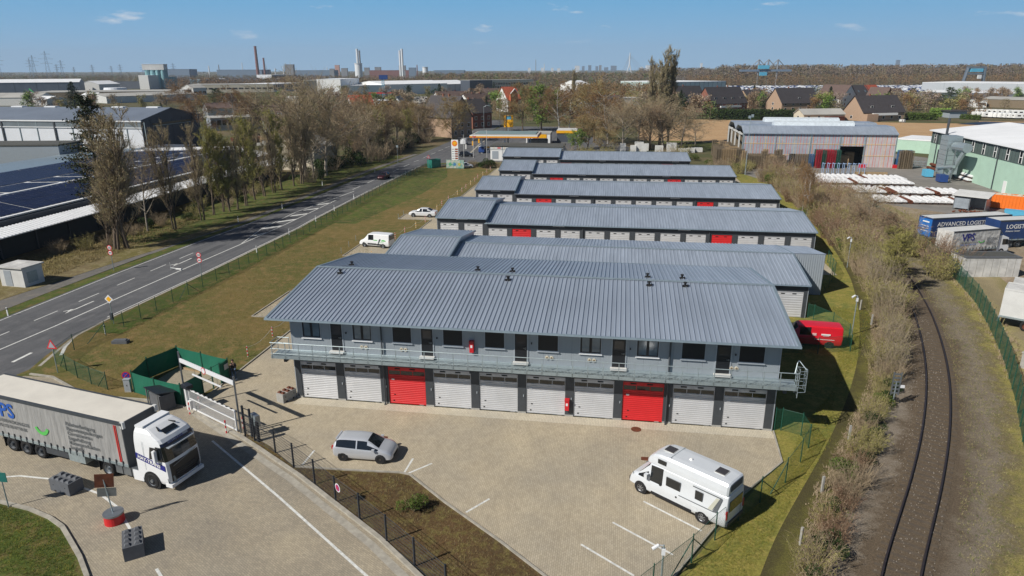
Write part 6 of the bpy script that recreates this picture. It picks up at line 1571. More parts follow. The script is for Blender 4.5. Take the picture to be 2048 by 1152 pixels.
for v in range(3):
 SH['bare',v]=shrub(100+v,2.4,2.4,90,0,.1).mesh('shrub',[M['twig'],M['twig']])
 SH['barered',v]=shrub(110+v,2.4,2.6,90,1,.10).mesh('shrub',[M['twigred'],M['twig']])
 SH['bud',v]=shrub(120+v,2.4,2.4,80,3,.10).mesh('shrub',[M['twigolive'],M['budyellow']])
 SH['whip',v]=shrub(130+v,1.6,3.4,60,1,.09,3.0).mesh('shrub',[M['twigpale'],M['budyellow']])
 SH['ever',v]=leafball(140+v,2.4,2.0,1900,.15).mesh('shrub',[M['twig'],M['leafdark']])
 SH['leafy',v]=leafball(150+v,2.2,1.8,1500,.15).mesh('shrub',[M['twig'],M['leafmid']])
SC_LABEL={'bare':'bare brown shrub in the overgrown strip beside the railway','barered':'reddish bare shrub in the overgrown strip beside the railway','bud':'shrub just breaking into yellow-green bud in the strip beside the railway','whip':'shrub of tall pale whippy shoots in the strip beside the railway','ever':'dark evergreen ivy-covered shrub in the strip beside the railway','leafy':'leafy green shrub in the strip beside the railway'}
SC_GROUP={'bare':'bare brown shrubs along the railway','barered':'reddish shrubs along the railway','bud':'budding shrubs along the railway','whip':'whippy shrubs along the railway','ever':'evergreen shrubs along the railway','leafy':'leafy shrubs along the railway'}
def put_shrub(kind,x,y,s,label=None,group=None,sz=None):
 o=ob('shrub',SH[kind,random.randrange(3)],None,(x,y,0),random.uniform(0,6.28));o.scale=(s,s,sz or s)
 return tag(o,label or SC_LABEL[kind],'shrub',group or SC_GROUP[kind])
MASS=MB()
def mass_shrub(kind,x,y,s):
 me=SH[kind,random.randrange(3)];a=random.uniform(0,6.28);c,d=math.cos(a)*s,math.sin(a)*s;b0=len(MASS.v);k=('bare','barered','bud','whip','ever','leafy').index(kind)
 MASS.v+=[(x+v.co.x*c-v.co.y*d,y+v.co.x*d+v.co.y*c,v.co.z*s)for v in me.vertices]
 for f in me.polygons:MASS.f.append(tuple(b0+i for i in f.vertices));MASS.m.append(k*2+f.material_index)
rg=random.Random(5)
HLs=[(a[0]+(b[0]-a[0])*w_,a[1])for a,b,w_ in((a,b,max(0,min(1,(a[1]-4)/14)))for a,b in zip(offs(RS,-3.5),offs(RS,-3.3)))]
def along(P,step):
 out=[];acc=0
 for a,b in zip(P,P[1:]):
  a=Vector(a);b=Vector(b);d=(b-a).length;k=acc
  while k<d:out.append(a+(b-a)*(k/d));k+=step
  acc=k-d
 return out
for i,p in enumerate(along(HLs,.95)):
 if p.y>116:break
 f=p.y
 if f<9:kinds=['ever','bud','barered','bare','leafy','ever','bare','bud'];s=rg.uniform(.50,.74);off=.6
 elif f<24:kinds=['whip','bare','whip','bud','bare'];s=rg.uniform(.75,1.0);off=.8
 elif f<48:kinds=['bud','bare','bud','whip','bare'];s=rg.uniform(1.0,1.35);off=1.2
 else:kinds=['barered','bare','bare','bud','leafy'];s=rg.uniform(1.1,1.6);off=2.2
 put_shrub(rg.choice(kinds),p.x+rg.uniform(-off,off*.5),p.y,s)
 if f>24 and i%2:mass_shrub(rg.choice(kinds),p.x+rg.uniform(-off*1.3,off*1.3),p.y,s*.85)
 if f>46 and i%2:
  mass_shrub(rg.choice(kinds),p.x+rg.uniform(-off,off*2.2),p.y,s)
for i,p in enumerate(along(offs(RS,3.6),2.6)):
 if 40<p.y<100:put_shrub(rg.choice(['barered','bare','bud','bare']),p.x+rg.uniform(-1,3),p.y,rg.uniform(1.0,1.6))
for i,p in enumerate(along(offs(RS,0),3.0)):
 if p.y>47:mass_shrub(rg.choice(['barered','bare','bud','bare']),p.x+rg.uniform(-2,2),p.y,rg.uniform(1.1,1.7))
put_shrub('leafy',*(12.52,-12.54),.62,'round green broom bush growing on the soil island',None);bpy.data.objects[-1]if False else None
for kx,(px,py,hh,k)in enumerate(((57.5,44,6.5,'poplarbud'),(56.0,36,5.5,'poplarbud'))):
 pass
tree('poplarbud',0,(54.2,33.5),6.6,'tall budding willow bush overhanging the track where it leaves the scrub',wide=1.5)
tree('poplarbud',1,(55.6,39.5),6.0,'budding willow bush with pale shoots left of the track, second from the curve',wide=1.5)
tree('brown',0,(60.2,52),5.2,'bare hawthorn with a spreading crown in the scrub left of the blue trailer',wide=1.3)
tree('broad',1,(61.5,66),6.0,'wide dark bare tree in the scrub below the white wrapped stacks',wide=1.2)
tree('brown',2,(59,60),4.6,'reddish bare bush in the middle of the scrub belt',wide=1.3)
tree('broad',2,(65.5,78),5.0,'low bare tree at the yard edge beside the dirt area',wide=1.2)
for p,l in(((54.36,76.50),'slender white birch with two bright trunks beside the second garage row'),((54.30,73.21),'second slender birch leaning next to the bright birch trunks')):tree('birch',0,p,8.6,l,wide=.55)
_m=[]
for k in('bare','barered','bud','whip','ever','leafy'):_m+=list(SH[k,0].materials)
stuff(MASS.build('scrub',_m),'tangled bare scrub filling the belt between the garage rows and the track')
row=[(232,500,255,'poplar',1.25),(250,497,270,'poplar',1.2),(218,492,300,'poplar',1.0),(296,463,300,'broad',.6),(348,459,268,'poplar',.85),(405,441,262,'poplar',.95),(427,430,262,'poplarbud',.9),(445,424,290,'poplar',.8),(462,424,272,'poplarbud',.9),(475,420,265,'poplar',.8),(492,413,258,'poplarbud',.85),(512,398,250,'poplarbud',.9),(530,392,240,'poplar',.9),(548,386,250,'poplar',.85),(565,380,235,'poplarbud',1.0),(585,372,240,'poplar',1.0),(600,368,225,'poplar',1.0)]
for b in row:pass
ROW=[((-46.12,38.94),17.8,'poplar',1.15),((-45.30,39.91),16.3,'poplar',1.1),((-49.37,41.38),13.5,'poplar',1.0),((-49.23,50.12),12.6,'broad',.6),((-46.04,51.98),15.3,'poplar',.85),((-45.49,58.90),14.1,'poplar',.9),((-46.24,63.38),14.3,'poplarbud',.9),((-45.96,66.08),11.7,'poplar',.8),((-44.87,66.68),13.5,'poplarbud',.9),((-44.51,68.58),13.6,'poplar',.8),((-44.72,71.91),14.2,'poplarbud',.85),((-46.17,77.89),14.7,'poplarbud',.9),((-46.61,82.27),14.8,'poplar',.9),((-46.51,85.80),14.0,'poplar',.85),((-46.39,89.51),15.3,'poplarbud',1.0),((-46.67,94.70),14.4,'poplar',1.0),((-45.93,97.55),15.3,'poplar',1.0)]
for i,(p,h,k,w_)in enumerate(ROW):
 lab={0:'tall bare poplar clump nearest the white cabin on the left verge',1:'second tall bare poplar right of the nearest clump',2:'bare poplar half behind the nearest clump under the pine',3:'thin dark bare tree standing alone before the dark hall wall',4:'single dark poplar with upright limbs in front of the white canopy'}.get(i)
 tree(k,i,p,h,lab or('slender bare poplar in the row along the hall' if k=='poplar' else 'slender poplar with first green-yellow buds in the row along the hall'),None if lab else('bare poplars in the row along the hall' if k=='poplar' else 'budding poplars in the row along the hall'),w_)
tree('pine',0,(-49.72,42.53),21.1,'tall dark pine rising behind the nearest bare poplars',wide=.95)
tree('broad',0,(-45.54,109.62),19.9,'large pale-barked bare tree with heavy forked limbs beside the road',wide=1.05)
tree('broad',1,(-47.57,103.12),21.4,'tall bare tree with long leaning pale trunk left of the large forked one',wide=.95)
tree('broad',2,(-47.04,106.25),15.9,'bare tree between the two large pale-barked ones',wide=.9)
mass=[]
rg=random.Random(11)
for i in range(44):
 t=i/44
 x=640+t*290+rg.uniform(-6,6);
 X=-45-rg.uniform(0,18);Y=118+t*95+rg.uniform(-5,5)
 mass.append((X,Y,rg.uniform(9.5,14.5)*(1.0 if t<.8 else .8)))
for i,(X,Y,h)in enumerate(mass):
 k=rg.choice(['brown','brown','dense','poplarbud','broad','poplar'])
 lb,gp_={'brown':('brown bare tree in the thicket left of the road','brown bare trees in the roadside thicket'),'dense':('tree with orange-brown catkins in the thicket left of the road','catkin trees in the roadside thicket'),'poplarbud':('upright budding tree in the thicket left of the road','budding trees in the roadside thicket'),'broad':('wide bare tree in the thicket left of the road','wide bare trees in the roadside thicket'),'poplar':('upright bare tree in the thicket left of the road','upright bare trees in the roadside thicket')}[k]
 tree(k,i,(X,Y),h,lb,gp_,rg.uniform(.8,1.1))
for i in range(26):
 t=i/26;put_shrub(rg.choice(['ever','bare','ever','bare']),-42.2-rg.uniform(0,7),100+t*100,rg.uniform(1.4,2.4),'dark undergrowth shrub below the roadside thicket','undergrowth shrubs below the roadside thicket')
for i in range(30):
 put_shrub(rg.choice(['bare','bud','bare','ever']),-46-rg.uniform(0,8),36+i*2.3,rg.uniform(.5,1.0),'low scrub bush at the foot of the poplar row','scrub bushes at the foot of the poplar row')
tree('dense',0,(-34.9,193.2),13.2,'olive budding tree at the bend in front of the dark brick house',wide=1.1)
tree('spruce',0,(-60.7,163.2),15.5,'dark conifer beside the white house with the red roof',wide=1.3)
tree('roundever',0,(-64.4,177.8),13,'broad dark evergreen next to the conifer by the red-roofed house')
TS=[('dense',(-16.4,238.6),16.5,'orange-brown birch right of the red gabled house',1.0),('green',(-8.7,239.5),17.6,'fresh green willow behind the petrol station',1.1),('birch',(-0.8,231.1),17.1,'orange catkin birch right of the green willow',1.5),('birch',(2.4,240.7),15.7,'second orange birch beside the dark conifers',1.4),('lombardy',(-1.3,319.2),22.9,'slim bare poplar rising behind the birches',.8),('spruce',(3.1,304.9),16.2,'tall dark conifer by the side street',.9),('spruce',(0.8,291.0),15.6,'dark conifer left of the side street',.8),('dense',(14.4,195.7),17.0,'orange-brown tree right of the side street',1.2),('birch',(19.2,188.1),16.6,'birch with pale trunk behind the farthest garage row',1.6),('broad',(28.8,177.2),15.5,'bare tree behind the farthest garages, left of the tall poplar',1.1),('broad',(24.1,173.8),13.3,'spreading bare tree just left of the farthest row end',1.1),('broad',(42.0,176.1),11.7,'wide bare tree hanging over the field right of the poplars',1.4),('broad',(36.4,175.4),14.3,'large bare tree in front of the tall poplars',1.2),('brown',(32.5,174.9),12.1,'dense bare tree below the tall poplars',1.3),('lombardy',(35.9,187.0),29.2,'tallest bare lombardy poplar in the picture',.95),('lombardy',(39.0,190.5),27.0,'second lombardy poplar close to the tallest one',.9),('lombardy',(33.0,188.2),26.1,'shorter lombardy poplar left of the tallest one',.7),('spruce',(49.1,277.8),15.5,'narrow dark conifer left of the dark-roofed houses',.7),('dense',(-23.1,237.8),11.3,'dark bushy tree left of the red gabled house',1.0),('spruce',(-43.2,300.0),12.0,'narrow dark conifer behind the brick house',.7),('dense',(13.2,175.3),8.9,'budding bush behind the farthest garage row, left part',1.3),('dense',(18.9,166.4),6.4,'low budding bush over the roof of the farthest row',1.4),('green',(10.2,172.1),5.8,'low green bush by the station car wash',1.2),('broad',(47.8,191.6),8.0,'low bare bush at the edge of the ploughed field',1.4)]
for i,(k,p,h,l,w_)in enumerate(TS):tree(k,i,p,max(h,2.5),l,None,w_)
for i in range(22):put_shrub(rg.choice(['bud','leafy','bare','bud']),rg.uniform(5,44),rg.uniform(138,152),rg.uniform(1.0,1.9),'budding shrub in the hedge behind the farthest garage row','shrubs behind the farthest garage row')
for i in range(20):put_shrub(rg.choice(['bud','leafy','bare']),rg.uniform(44,62),rg.uniform(112,142),rg.uniform(.8,1.5),'scrub bush between the garage rows and the storage yard','scrub bushes beside the storage yard')
for i in range(14):put_shrub(rg.choice(['ever','bare','leafy']),-18+i*1.0+rg.uniform(-.5,.5),129.5+rg.uniform(-1,1),rg.uniform(.5,.9),'low hedge shrub at the far end of the meadow','hedge shrubs at the far end of the meadow')
for(x,y,s)in((-9.3,129,1.3),(-10.6,128.6,1.1)):put_shrub('ever',x,y,s,'dark round evergreen bush at the meadow corner by the white shop','evergreen bushes at the meadow corner')
def tufts(name,label,pts,s,m,blades=5):
 rg=random.Random(len(pts));q=MB()
 for(x,y)in pts:
  for _ in range(blades):
   a=rg.uniform(0,6.28);l=s*rg.uniform(.5,1.3);w_=l*.07;bx=x+rg.gauss(0,s*.3);by=y+rg.gauss(0,s*.3)
   q.add([(bx-w_*math.sin(a),by+w_*math.cos(a),.02),(bx+w_*math.sin(a),by-w_*math.cos(a),.02),(bx+math.cos(a)*l*.7,by+math.sin(a)*l*.7,.02+l*rg.uniform(.4,1))],[(0,1,2)])
 return stuff(q.build(name,m),label)
def inside(p,poly):
 c=False;n=len(poly)
 for i in range(n):
  a,b=poly[i],poly[(i+1)%n]
  if(a[1]>p[1])!=(b[1]>p[1])and p[0]<(b[0]-a[0])*(p[1]-a[1])/(b[1]-a[1])+a[0]:c=not c
 return c
def scatter(poly,n,seed):
 rg=random.Random(seed);xs=[p[0]for p in poly];ys=[p[1]for p in poly];out=[]
 while len(out)<n:
  p=(rg.uniform(min(xs),max(xs)),rg.uniform(min(ys),max(ys)))
  if inside(p,poly):out.append(p)
 return out
isl=[(-1.4,-5.9),(.94,-7.3),(3.74,-9.4),(10.5,-9.1),(14.0,-11.6),(20.5,-16.9),(17,-18.9),(11.5,-14.9),(4.5,-9.95),(.35,-7.4)]
M['drygrass']=col_mat('dry_grass',(.30,.24,.11),(.20,.15,.07));M['greengrass']=col_mat('green_grass',(.12,.17,.03),(.08,.11,.025));M['yellowgrass']=col_mat('yellow_moss_grass',(.27,.24,.04),(.18,.16,.03));M['browngrass']=col_mat('brown_moss',(.16,.09,.04),(.10,.06,.03))
tufts('moss','brown moss and dry tufts covering the soil island',scatter(isl,5200,1),.10,M['browngrass'],3)
tufts('grass','dry grass tufts on the soil island',scatter(isl,1500,2),.12,M['drygrass'],4)
cgp=[(-16,-14.9),(-11.65,-15.5),(-9.33,-15.9),(-7.57,-16.4),(-6.26,-17.0),(-5.05,-17.9),(-3.6,-19.1),(-2.2,-20.4),(-16,-20.5)]
tufts('grass','green weeds and grass tufts on the corner mound',scatter(cgp,4200,3),.13,M['greengrass'],4)
tufts('grass','yellow mossy grass tufts on the corner mound',scatter(cgp,3600,4),.10,M['yellowgrass'],4)
lw=[(26.5,-17),(34.7,-4.2),(36.5,.5),(44,13),(47,20),(50,27),(46,28),(43.0,15),(38.0,-1.2),(32.8,-10.5),(29.5,-17)]
tufts('grass','short mossy yellow grass of the lawn strip',scatter(lw,9000,5),.10,M['yellowgrass'],3)
tufts('grass','green grass blades of the lawn strip',scatter(lw,5000,6),.10,M['greengrass'],3)
mdw=[(-22.5,2),(-16,-1.6),(-13.6,1),(-13.4,4.2),(-8,3.6),(-7.7,16),(-13.4,25),(-9,40),(-13.4,50),(-23.5,50),(-23.5,13)]
tufts('grass','dry brown grass blades of the meadow',scatter(mdw,12000,7),.13,M['drygrass'],3)
tufts('grass','green grass blades of the meadow',scatter(mdw,5000,8),.12,M['greengrass'],3)
bank=[(45.4,-13),(49.2,-4),(52.6,5),(55.4,13),(58,21),(60.6,30),(62.6,40),(64,50),(59.6,50),(58.6,40),(56.6,30),(53,17),(50,9),(46.5,-1),(42,-10),(40.9,-14)]
tufts('grass','pale dry grass on the bank between track and green fence',scatter(bank,7000,9),.11,col_mat('straw_grass',(.40,.35,.17),(.28,.24,.11)),4)
tufts('grass','olive grass patches along the railway track',scatter([(34.5,-14),(37.2,-9),(41.3,-1),(45,7),(48.5,16),(51,24),(50,24),(47.2,16),(43.6,7),(39.5,-1),(35.6,-8),(33,-13)],3000,19)+scatter(bank,3000,20),.11,M['greengrass'],4)
tufts('brushwood','cut brushwood and dead stems on the bank beside the green fence',scatter([(p[0]+2.2,p[1])for p in bank[:8]]+bank[3:8][::-1],1600,10),.30,M['twig'],4)
hz=[(35.0,-12),(37.5,-7),(41,.5),(45,8),(48.3,17),(51.2,26),(53.6,34),(52,34),(49.3,26),(46.4,17),(43.2,8),(39.4,.5),(36.0,-6),(33.6,-12)]
tufts('undergrowth','dead leaves and brambles under the railway hedge',scatter(hz,5200,12),.22,M['twig'],4)
strip_=[(-45,24),(-44.3,40),(-46,60),(-53,60),(-56,30),(-50,24)]
tufts('grass','long dry grass between the white cabin and the dark hall wall',scatter(strip_,6000,13),.30,M['drygrass'],4)
rs=scatter([(39.6,-14),(43.5,-5),(47,3),(50.5,12),(54,24),(57,38),(55,38),(51.5,24),(47.6,12),(44,3),(40.5,-5),(36.5,-14)],1300,14)
q=MB();rg=random.Random(3)
for(x,y)in rs:
 s=rg.uniform(.015,.05);q.add([(x-s,y-s,.07),(x+s,y-s*.6,.07),(x+s*.5,y+s,.07),(x,y,.07+s*1.4)],[(0,1,3),(1,2,3),(2,0,3)])
stuff(q.build('gravel',mat('pale_stones',(.30,.265,.22),.9,0,.3,5)),'pale loose stones in the track ballast')
# --- generic halls and houses
def frameAB(A,B):
 A=Vector(A[:2]);B=Vector(B[:2]);L=(B-A).length;rz=math.atan2(B.y-A.y,B.x-A.x)
 return A,L,rz
def hall(name,label,A,B,depth,h,m,mr,rise=0.0,ridge='x',cat='hall',over=.3,bays=0,bandw=None,doors=0,win=None,base=0,mw=None,group=None):
 """front wall runs A -> B; building lies on the far side"""
 A,L,rz=frameAB(A,B)
 t=thing(name,label,cat,(A.x,A.y,base),rz,group)
 q=MB();q.box(0,L,0,depth,0,h)
 if rise and ridge=='x':
  for x in(0.01,L-.01):q.add([(x,0,h),(x,depth,h),(x,depth/2,h+rise)],[(0,1,2)])
 if rise and ridge=='y':
  for y in(0.01,depth-.01):q.add([(0,y,h),(L,y,h),(L/2,y,h+rise)],[(0,1,2)])
 q.build('wall',m,t)
 q=MB();o=over;th=.18
 if rise and ridge=='x':
  s=rise/(depth/2)
  q.exty([(0,0)],0,0)if False else None
  q.extx([(-o,h-o*s),(depth/2,h+rise),(depth+o,h-o*s),(depth+o,h-o*s+th),(depth/2,h+rise+th),(-o,h-o*s+th)],-o,L+o)
 elif rise:
  s=rise/(L/2)
  q.exty([(-o,h-o*s),(L/2,h+rise),(L+o,h-o*s),(L+o,h-o*s+th),(L/2,h+rise+th),(-o,h-o*s+th)],-o,depth+o)
 else:
  q.box(-o*.3,L+o*.3,-o*.3,depth+o*.3,h,h+.35)
 q.build('roof',mr,t)
 if bays:
  pm_=MB();pm_.box(-.15,.15,-.1,.0,0,h-.05);me=pm_.mesh('wall_rib',[mw or M['pillar']])
  for k in range(bays+1):ob('wall_rib',me,t,(L*k/bays,0,0))
 if bandw:
  z0,z1,mm,n=bandw
  g_=L/n;wm=MB();wm.box(.12*g_,.88*g_,-.06,0,z0,z1);me=wm.mesh('window',[mm])
  for k in range(n):ob('window',me,t,(k*g_,-.01,0))
 return t
def house(label,A,B,depth,h,rise,m,mr,ridge='x',win=2,chim=1,dormer=0,sky=0,group=None,cat='house',name='house',balcony=False,gablewin=True):
 A,L,rz=frameAB(A,B)
 t=thing(name,label,cat,(A.x,A.y,0),rz,group);o=.45
 q=MB();q.box(0,L,0,depth,0,h)
 if ridge=='x':
  for x in(.01,L-.01):q.add([(x,0,h),(x,depth,h),(x,depth/2,h+rise)],[(0,1,2)])
 else:
  for y in(.01,depth-.01):q.add([(0,y,h),(L,y,h),(L/2,y,h+rise)],[(0,1,2)])
 q.build('wall',m,t)
 q=MB()
 if ridge=='x':
  s=rise/(depth/2);q.extx([(-o,h-o*s),(depth/2,h+rise),(depth+o,h-o*s),(depth+o,h-o*s+.22),(depth/2,h+rise+.22),(-o,h-o*s+.22)],-o,L+o)
 else:
  s=rise/(L/2);q.exty([(-o,h-o*s),(L/2,h+rise),(L+o,h-o*s),(L+o,h-o*s+.22),(L/2,h+rise+.22),(-o,h-o*s+.22)],-o,depth+o)
 rf=q.build('roof',mr,t)
 for c in range(chim):
  x=L*(.35+.3*c);q=MB()
  zt=h+rise+.9
  if ridge=='x':q.box(x-.3,x+.3,depth/2-.3,depth/2+.3,h+rise*.6,zt)
  else:q.box(L/2-.3,L/2+.3,depth*(.4+.2*c)-.3,depth*(.4+.2*c)+.3,h+rise*.6,zt)
  q.build('chimney',M['brick'],rf)
 wm=MB();wm.box(0,1.2,-.05,0,0,1.3);me=wm.mesh('window',[M['glass']]);fm=MB();fm.box(-.12,1.32,-.03,0,-.12,0);fm.box(-.12,1.32,-.03,0,1.3,1.42);fm.box(-.12,0,-.03,0,0,1.3);fm.box(1.2,1.32,-.03,0,0,1.3);fme=fm.mesh('frame',[M['vwhite']])
 rows=2 if h>4.6 else 1
 for r in range(rows):
  for k in range(win):
   w_=ob('window',me,t,(L*(k+.5)/win-.6,-.01,1.0+r*2.7));ob('frame',fme,w_)
 if ridge=='y' and gablewin:
  w_=ob('window',me,t,(L/2-.6,-.01,h+rise*.2));ob('frame',fme,w_)
 if ridge=='x':
  for r in range(rows):
   w_=ob('window',me,t,(-.01,depth*.6,1.0+r*2.7),-PI/2);ob('frame',fme,w_)
 for d in range(dormer):
  x=L*(d+.5)/dormer;q=MB();yy=depth*.12;q.box(x-1.0,x+1.0,yy,depth*.45,h+rise*.22,h+rise*.22+1.5);dm_=q.build('dormer',mr,rf)
  q=MB();q.box(x-.8,x+.8,yy-.04,yy,h+rise*.22+.3,h+rise*.22+1.3);q.build('dormer_window',M['vwhite'],dm_)
  q=MB();q.box(x-.6,x+.6,yy-.07,yy-.04,h+rise*.22+.4,h+rise*.22+1.2);q.build('pane',M['glass'],dm_)
 for d in range(sky):
  s=rise/(depth/2);x=L*(d+.6)/(sky+.3);y0=depth*.18;z0=h+s*y0+.25
  q=MB();q.add([(x,y0,z0),(x+1.0,y0,z0),(x+1.0,y0+1.2,z0+1.2*s),(x,y0+1.2,z0+1.2*s)],[(0,1,2,3)]);q.build('roof_window',M['wglass'],rf)
 if balcony:
  q=MB();q.box(L*.2,L*.8,-1.2,0,2.7,3.7);q.build('balcony',M['vwhite'],t)
 return t
 # --- left: solar hall
SHl=thing('solar_hall','long low hall with dark solar roof and white canopy beside the tree row','hall')
q=MB();q.box(-106,-57.8,-25,112,0,4.9);q.box(-100,-90,112,128,0,4.9);q.build('wall',M['greydark'],SHl)
q=MB();q.box(-57.8,-57.5,-25,109,0,3.5);q.build('front_wall',mat('dark_slatted_wall',(.030,.036,.040),.8,0,.15,1),SHl)
pm_=MB();pm_.box(-57.5,-57.35,-.1,.1,0,3.4);me=pm_.mesh('wall_rib',[M['pillar']])
for k in range(22):ob('wall_rib',me,SHl,(0,-22+k*6.0,0))
q=MB();q.exty([(-54.6,3.45),(-57.2,4.15),(-57.2,4.25),(-54.6,3.55)],-25,110);q.build('canopy_roof',M['whiteroof'],SHl)
q=MB();n=230
for k in range(n):
 y=-25+135*k/n;q.exty([(-54.62,3.56),(-57.2,4.26),(-57.2,4.31),(-54.62,3.61)],y,y+.22)
stuff(q.build('canopy_corrugation',M['whiteroof'],SHl),'white corrugations of the canopy')
q=MB();q.box(-58.6,-57.2,-25,109,4.0,4.12);q.build('recess_roof',M['greydark'],SHl)
q=MB();q.exty([(-58.3,5.0),(-66.7,6.4),(-66.7,6.55),(-58.3,5.15)],-25,109.5);q.exty([(-66.7,6.4),(-107,5.0),(-107,5.15),(-66.7,6.55)],-25,112);q.build('roof',M['whiteroof'],SHl)
for x,z,w_,nm in((-58.5,5.16,.55,'gutter'),(-66.7,6.56,.45,'ridge_cap')):
 q=MB();q.box(x-w_/2,x+w_/2,-25,109.5,z-.08,z+.08);q.build(nm,M['whiteroof'],SHl)
def solar_block(y0,y1,xa,xb):
 q=MB();za=lambda x:(5.15+(-58.3-x)*(1.4/8.4)if x>-66.7 else 6.55-(-66.7-x)*(1.4/40.3))+.09
 ny=max(1,round((y1-y0)/1.05));nx=max(1,round(abs(xb-xa)/1.7))
 for i in range(ny):
  for j in range(nx):
   u0=xa+(xb-xa)*j/nx;u1=xa+(xb-xa)*(j+.97)/nx;v0=y0+(y1-y0)*i/ny;v1=y0+(y1-y0)*(i+.965)/ny
   q.add([(u0,v0,za(u0)),(u1,v0,za(u1)),(u1,v1,za(u1)),(u0,v1,za(u0))],[(3,2,1,0)])
 stuff(q.build('solar_array',M['solar'],SHl))
for y in range(-24,104,32):solar_block(y,min(108.5,y+31.8),-58.9,-66.2)
rg=random.Random(4)
y=-24
while y<106:
 d=rg.choice([6.3,8.4,6.3,10.5]);solar_block(y,min(108,y+d-.9),-67.3,-74.3);y+=d
for y in range(-24,104,32):solar_block(y,min(108.5,y+31.8),-75.0,-92)
q=MB();q.exty([(-92.2,5.67),(-107,5.16),(-107,5.2),(-92.2,5.71)],-25,112);q.build('roof_sheet',M['zinc'],SHl)
t=hall('dark_roofed_hall','flat-roofed hall with dark bitumen roof behind the solar roof at the left edge',(-150,92),(-107,100),10,7.2,M['clad'],M['tarmacroof'])
t=hall('white_grey_hall','large white hall with blue-grey roof and dark gable behind the solar hall',(-290,142.7),(-116.5,142.7),29.1,10.0,M['halllight'],M['hallroof'],2.85,'x',bays=0)
q=MB();q.box(0,173.5,-.12,-.0,8.0,9.5);q.build('clerestory',mat('milky_glazing',(.20,.23,.25),.3,0,.2,.2),t)
q=MB();q.box(0,173.8,-.25,.1,7.75,7.98);q.box(0,173.8,-.35,.1,9.55,9.95);q.build('cornice',M['whiteroof'],t)['kind']='stuff'
for k in range(30):
 q=MB();w_=.22 if k%3 else .5;q.box(k*6.0+.5,k*6.0+.5+w_,-.16 if k%3 else-.3,-.01,0,9.5);q.build('wall_rib',M['galv']if k%3 else M['pillar'],t)
q=MB();q.box(173.5,173.62,.05,29.05,0,10.0);q.add([(173.6,0,10),(173.6,29.1,10),(173.6,14.55,12.9)],[(0,1,2)]);q.build('gable_shade_cladding',M['greydark'],t)  # dark grey puts the shade on this east gable into its colour
for k in range(5):q=MB();q.box(173.62,173.7,4+k*5.2,4.15+k*5.2,0,10);q.build('gable_joint',M['pillar'],t)
q=MB();q.box(173.62,173.75,5,24,8.3,8.9);q.build('gable_sign',M['wooddark'],t);q=MB();q.box(173.62,173.8,5,24,8.0,8.15);q.build('gable_ledge',M['galv'],t)
q=MB()
for dx in(0,1.2):q.tube((158+dx,-.8,0),(158+dx,-.8,11.5),.05,.05,5)
for k in range(22):q.tube((158,-.8,.5+k*.5),(159.2,-.8,.5+k*.5),.03,.03,4)
for z in range(3,12):q.path([(158,-.8,z),(158.1,-1.6,z),(159.1,-1.6,z),(159.2,-.8,z)],.03,4)
q.build('caged_ladder',M['pillar'],t)
for k in range(14):q=MB();q.box(10+k*12,14+k*12,13.6,15.6,12.9,13.25);q.build('roof_light',M['whiteroof'],t)
t=thing('transformer_cabin','small white flat-roofed cabin on the verge at the left edge','cabin',(-47.7,21.9,0),R_(-5))
q=MB();q.box(0,3.4,0,2.6,0,2.25);q.build('wall',M['offwhite'],t);q=MB();q.box(-.2,3.6,-.2,2.8,2.25,2.4);q.build('roof',M['dirtywhite'],t)
q=MB();q.box(.7,1.7,-.04,0,.1,1.95);q.build('door',M['cladlight'],t);q=MB();q.box(3.4,3.44,.5,1.8,.4,1.7);q.build('louvre',M['galv'],t)
q=MB();q.cyl(0,0,0,1.0,.02,n=5);q.path([(0,0,.3),(.6,.2,.1),(1.4,.1,.12)],.12,6)
tag(q.build('litter_heap',M['offwhite'],None,(-32.13,30.80)+(0,)),'white and red litter lying in the scrub right of the white cabin','litter')
# --- left middle distance
hall('white_storage_hall','long white-roofed hall at the far left edge of the industrial area',(-711.5,660.1),(-619.1,718.7),40,11.3,M['hallroof'],M['whiteroof'],3.5,'x',bays=5)
hall('grey_shed','low grey-brown roofed shed in front of the long white hall',(-437.8,403.3),(-398.3,414.0),24,5.6,M['offwhite'],M['greyroof'],3.0,'x')
hall('flat_hall','wide low hall with beige flat roof left of the silos',(-488.2,502.3),(-377.0,553.9),60,6,M['wooddark'],M['greyroof'])
hall('flat_hall','low beige roofed hall in front of the silos, behind the trees',(-369.7,447.3),(-336.2,513.5),34,5,M['offwhite'],M['greyroof'],2,'x')
hall('white_tent_hall','white gabled tent hall right of the tall dark conifer',(-652.7,757.3),(-625.5,758.4),40,8,M['offwhite'],M['whiteroof'],4,'y')
hall('white_tent_hall','small white gabled hall with a pale heap beside the green conveyor',(-386.5,407.8),(-383.1,422.7),15,4.5,M['offwhite'],M['whiteroof'],2.0,'y')
hall('white_tent_hall','second small white gabled hall behind the tall pine',(-406.2,479.2),(-402.9,488.9),18,4.5,M['offwhite'],M['whiteroof'],2.2,'y')
hall('dark_hall','low black hall directly left of the silo block',(-681.0,848.9),(-632.9,850.3),30,10.0,M['greydark'],M['tarmacroof'])
q=MB();q.tube((0,0,0),(-12,0,11),.7,.5,6);q.tube((-12,0,11),(-13,0,0),.3,.3,5);tag(q.build('conveyor',mat('conveyor_green',(.03,.35,.10),.6),None,(-419.5,443.2)+(0,)),'bright green sloping conveyor between the sheds on the far left','conveyor')
q=MB();q.cyl(0,0,0,1.2,14,13,24);q.cyl(0,0,1.2,5,13,12,24);tag(q.build('round_tank',M['halllight'],None,(-574.1,720.8)+(0,)),'low round pale tank left of the silos','tank')
t=thing('silo_block','teal silo cylinders under a white head house above the industrial roofs','silo',(-610.6,850.9)+(0,),R_(14))
M['teal']=mat('silo_teal',(.22,.42,.45),.6,0,.15,.2)
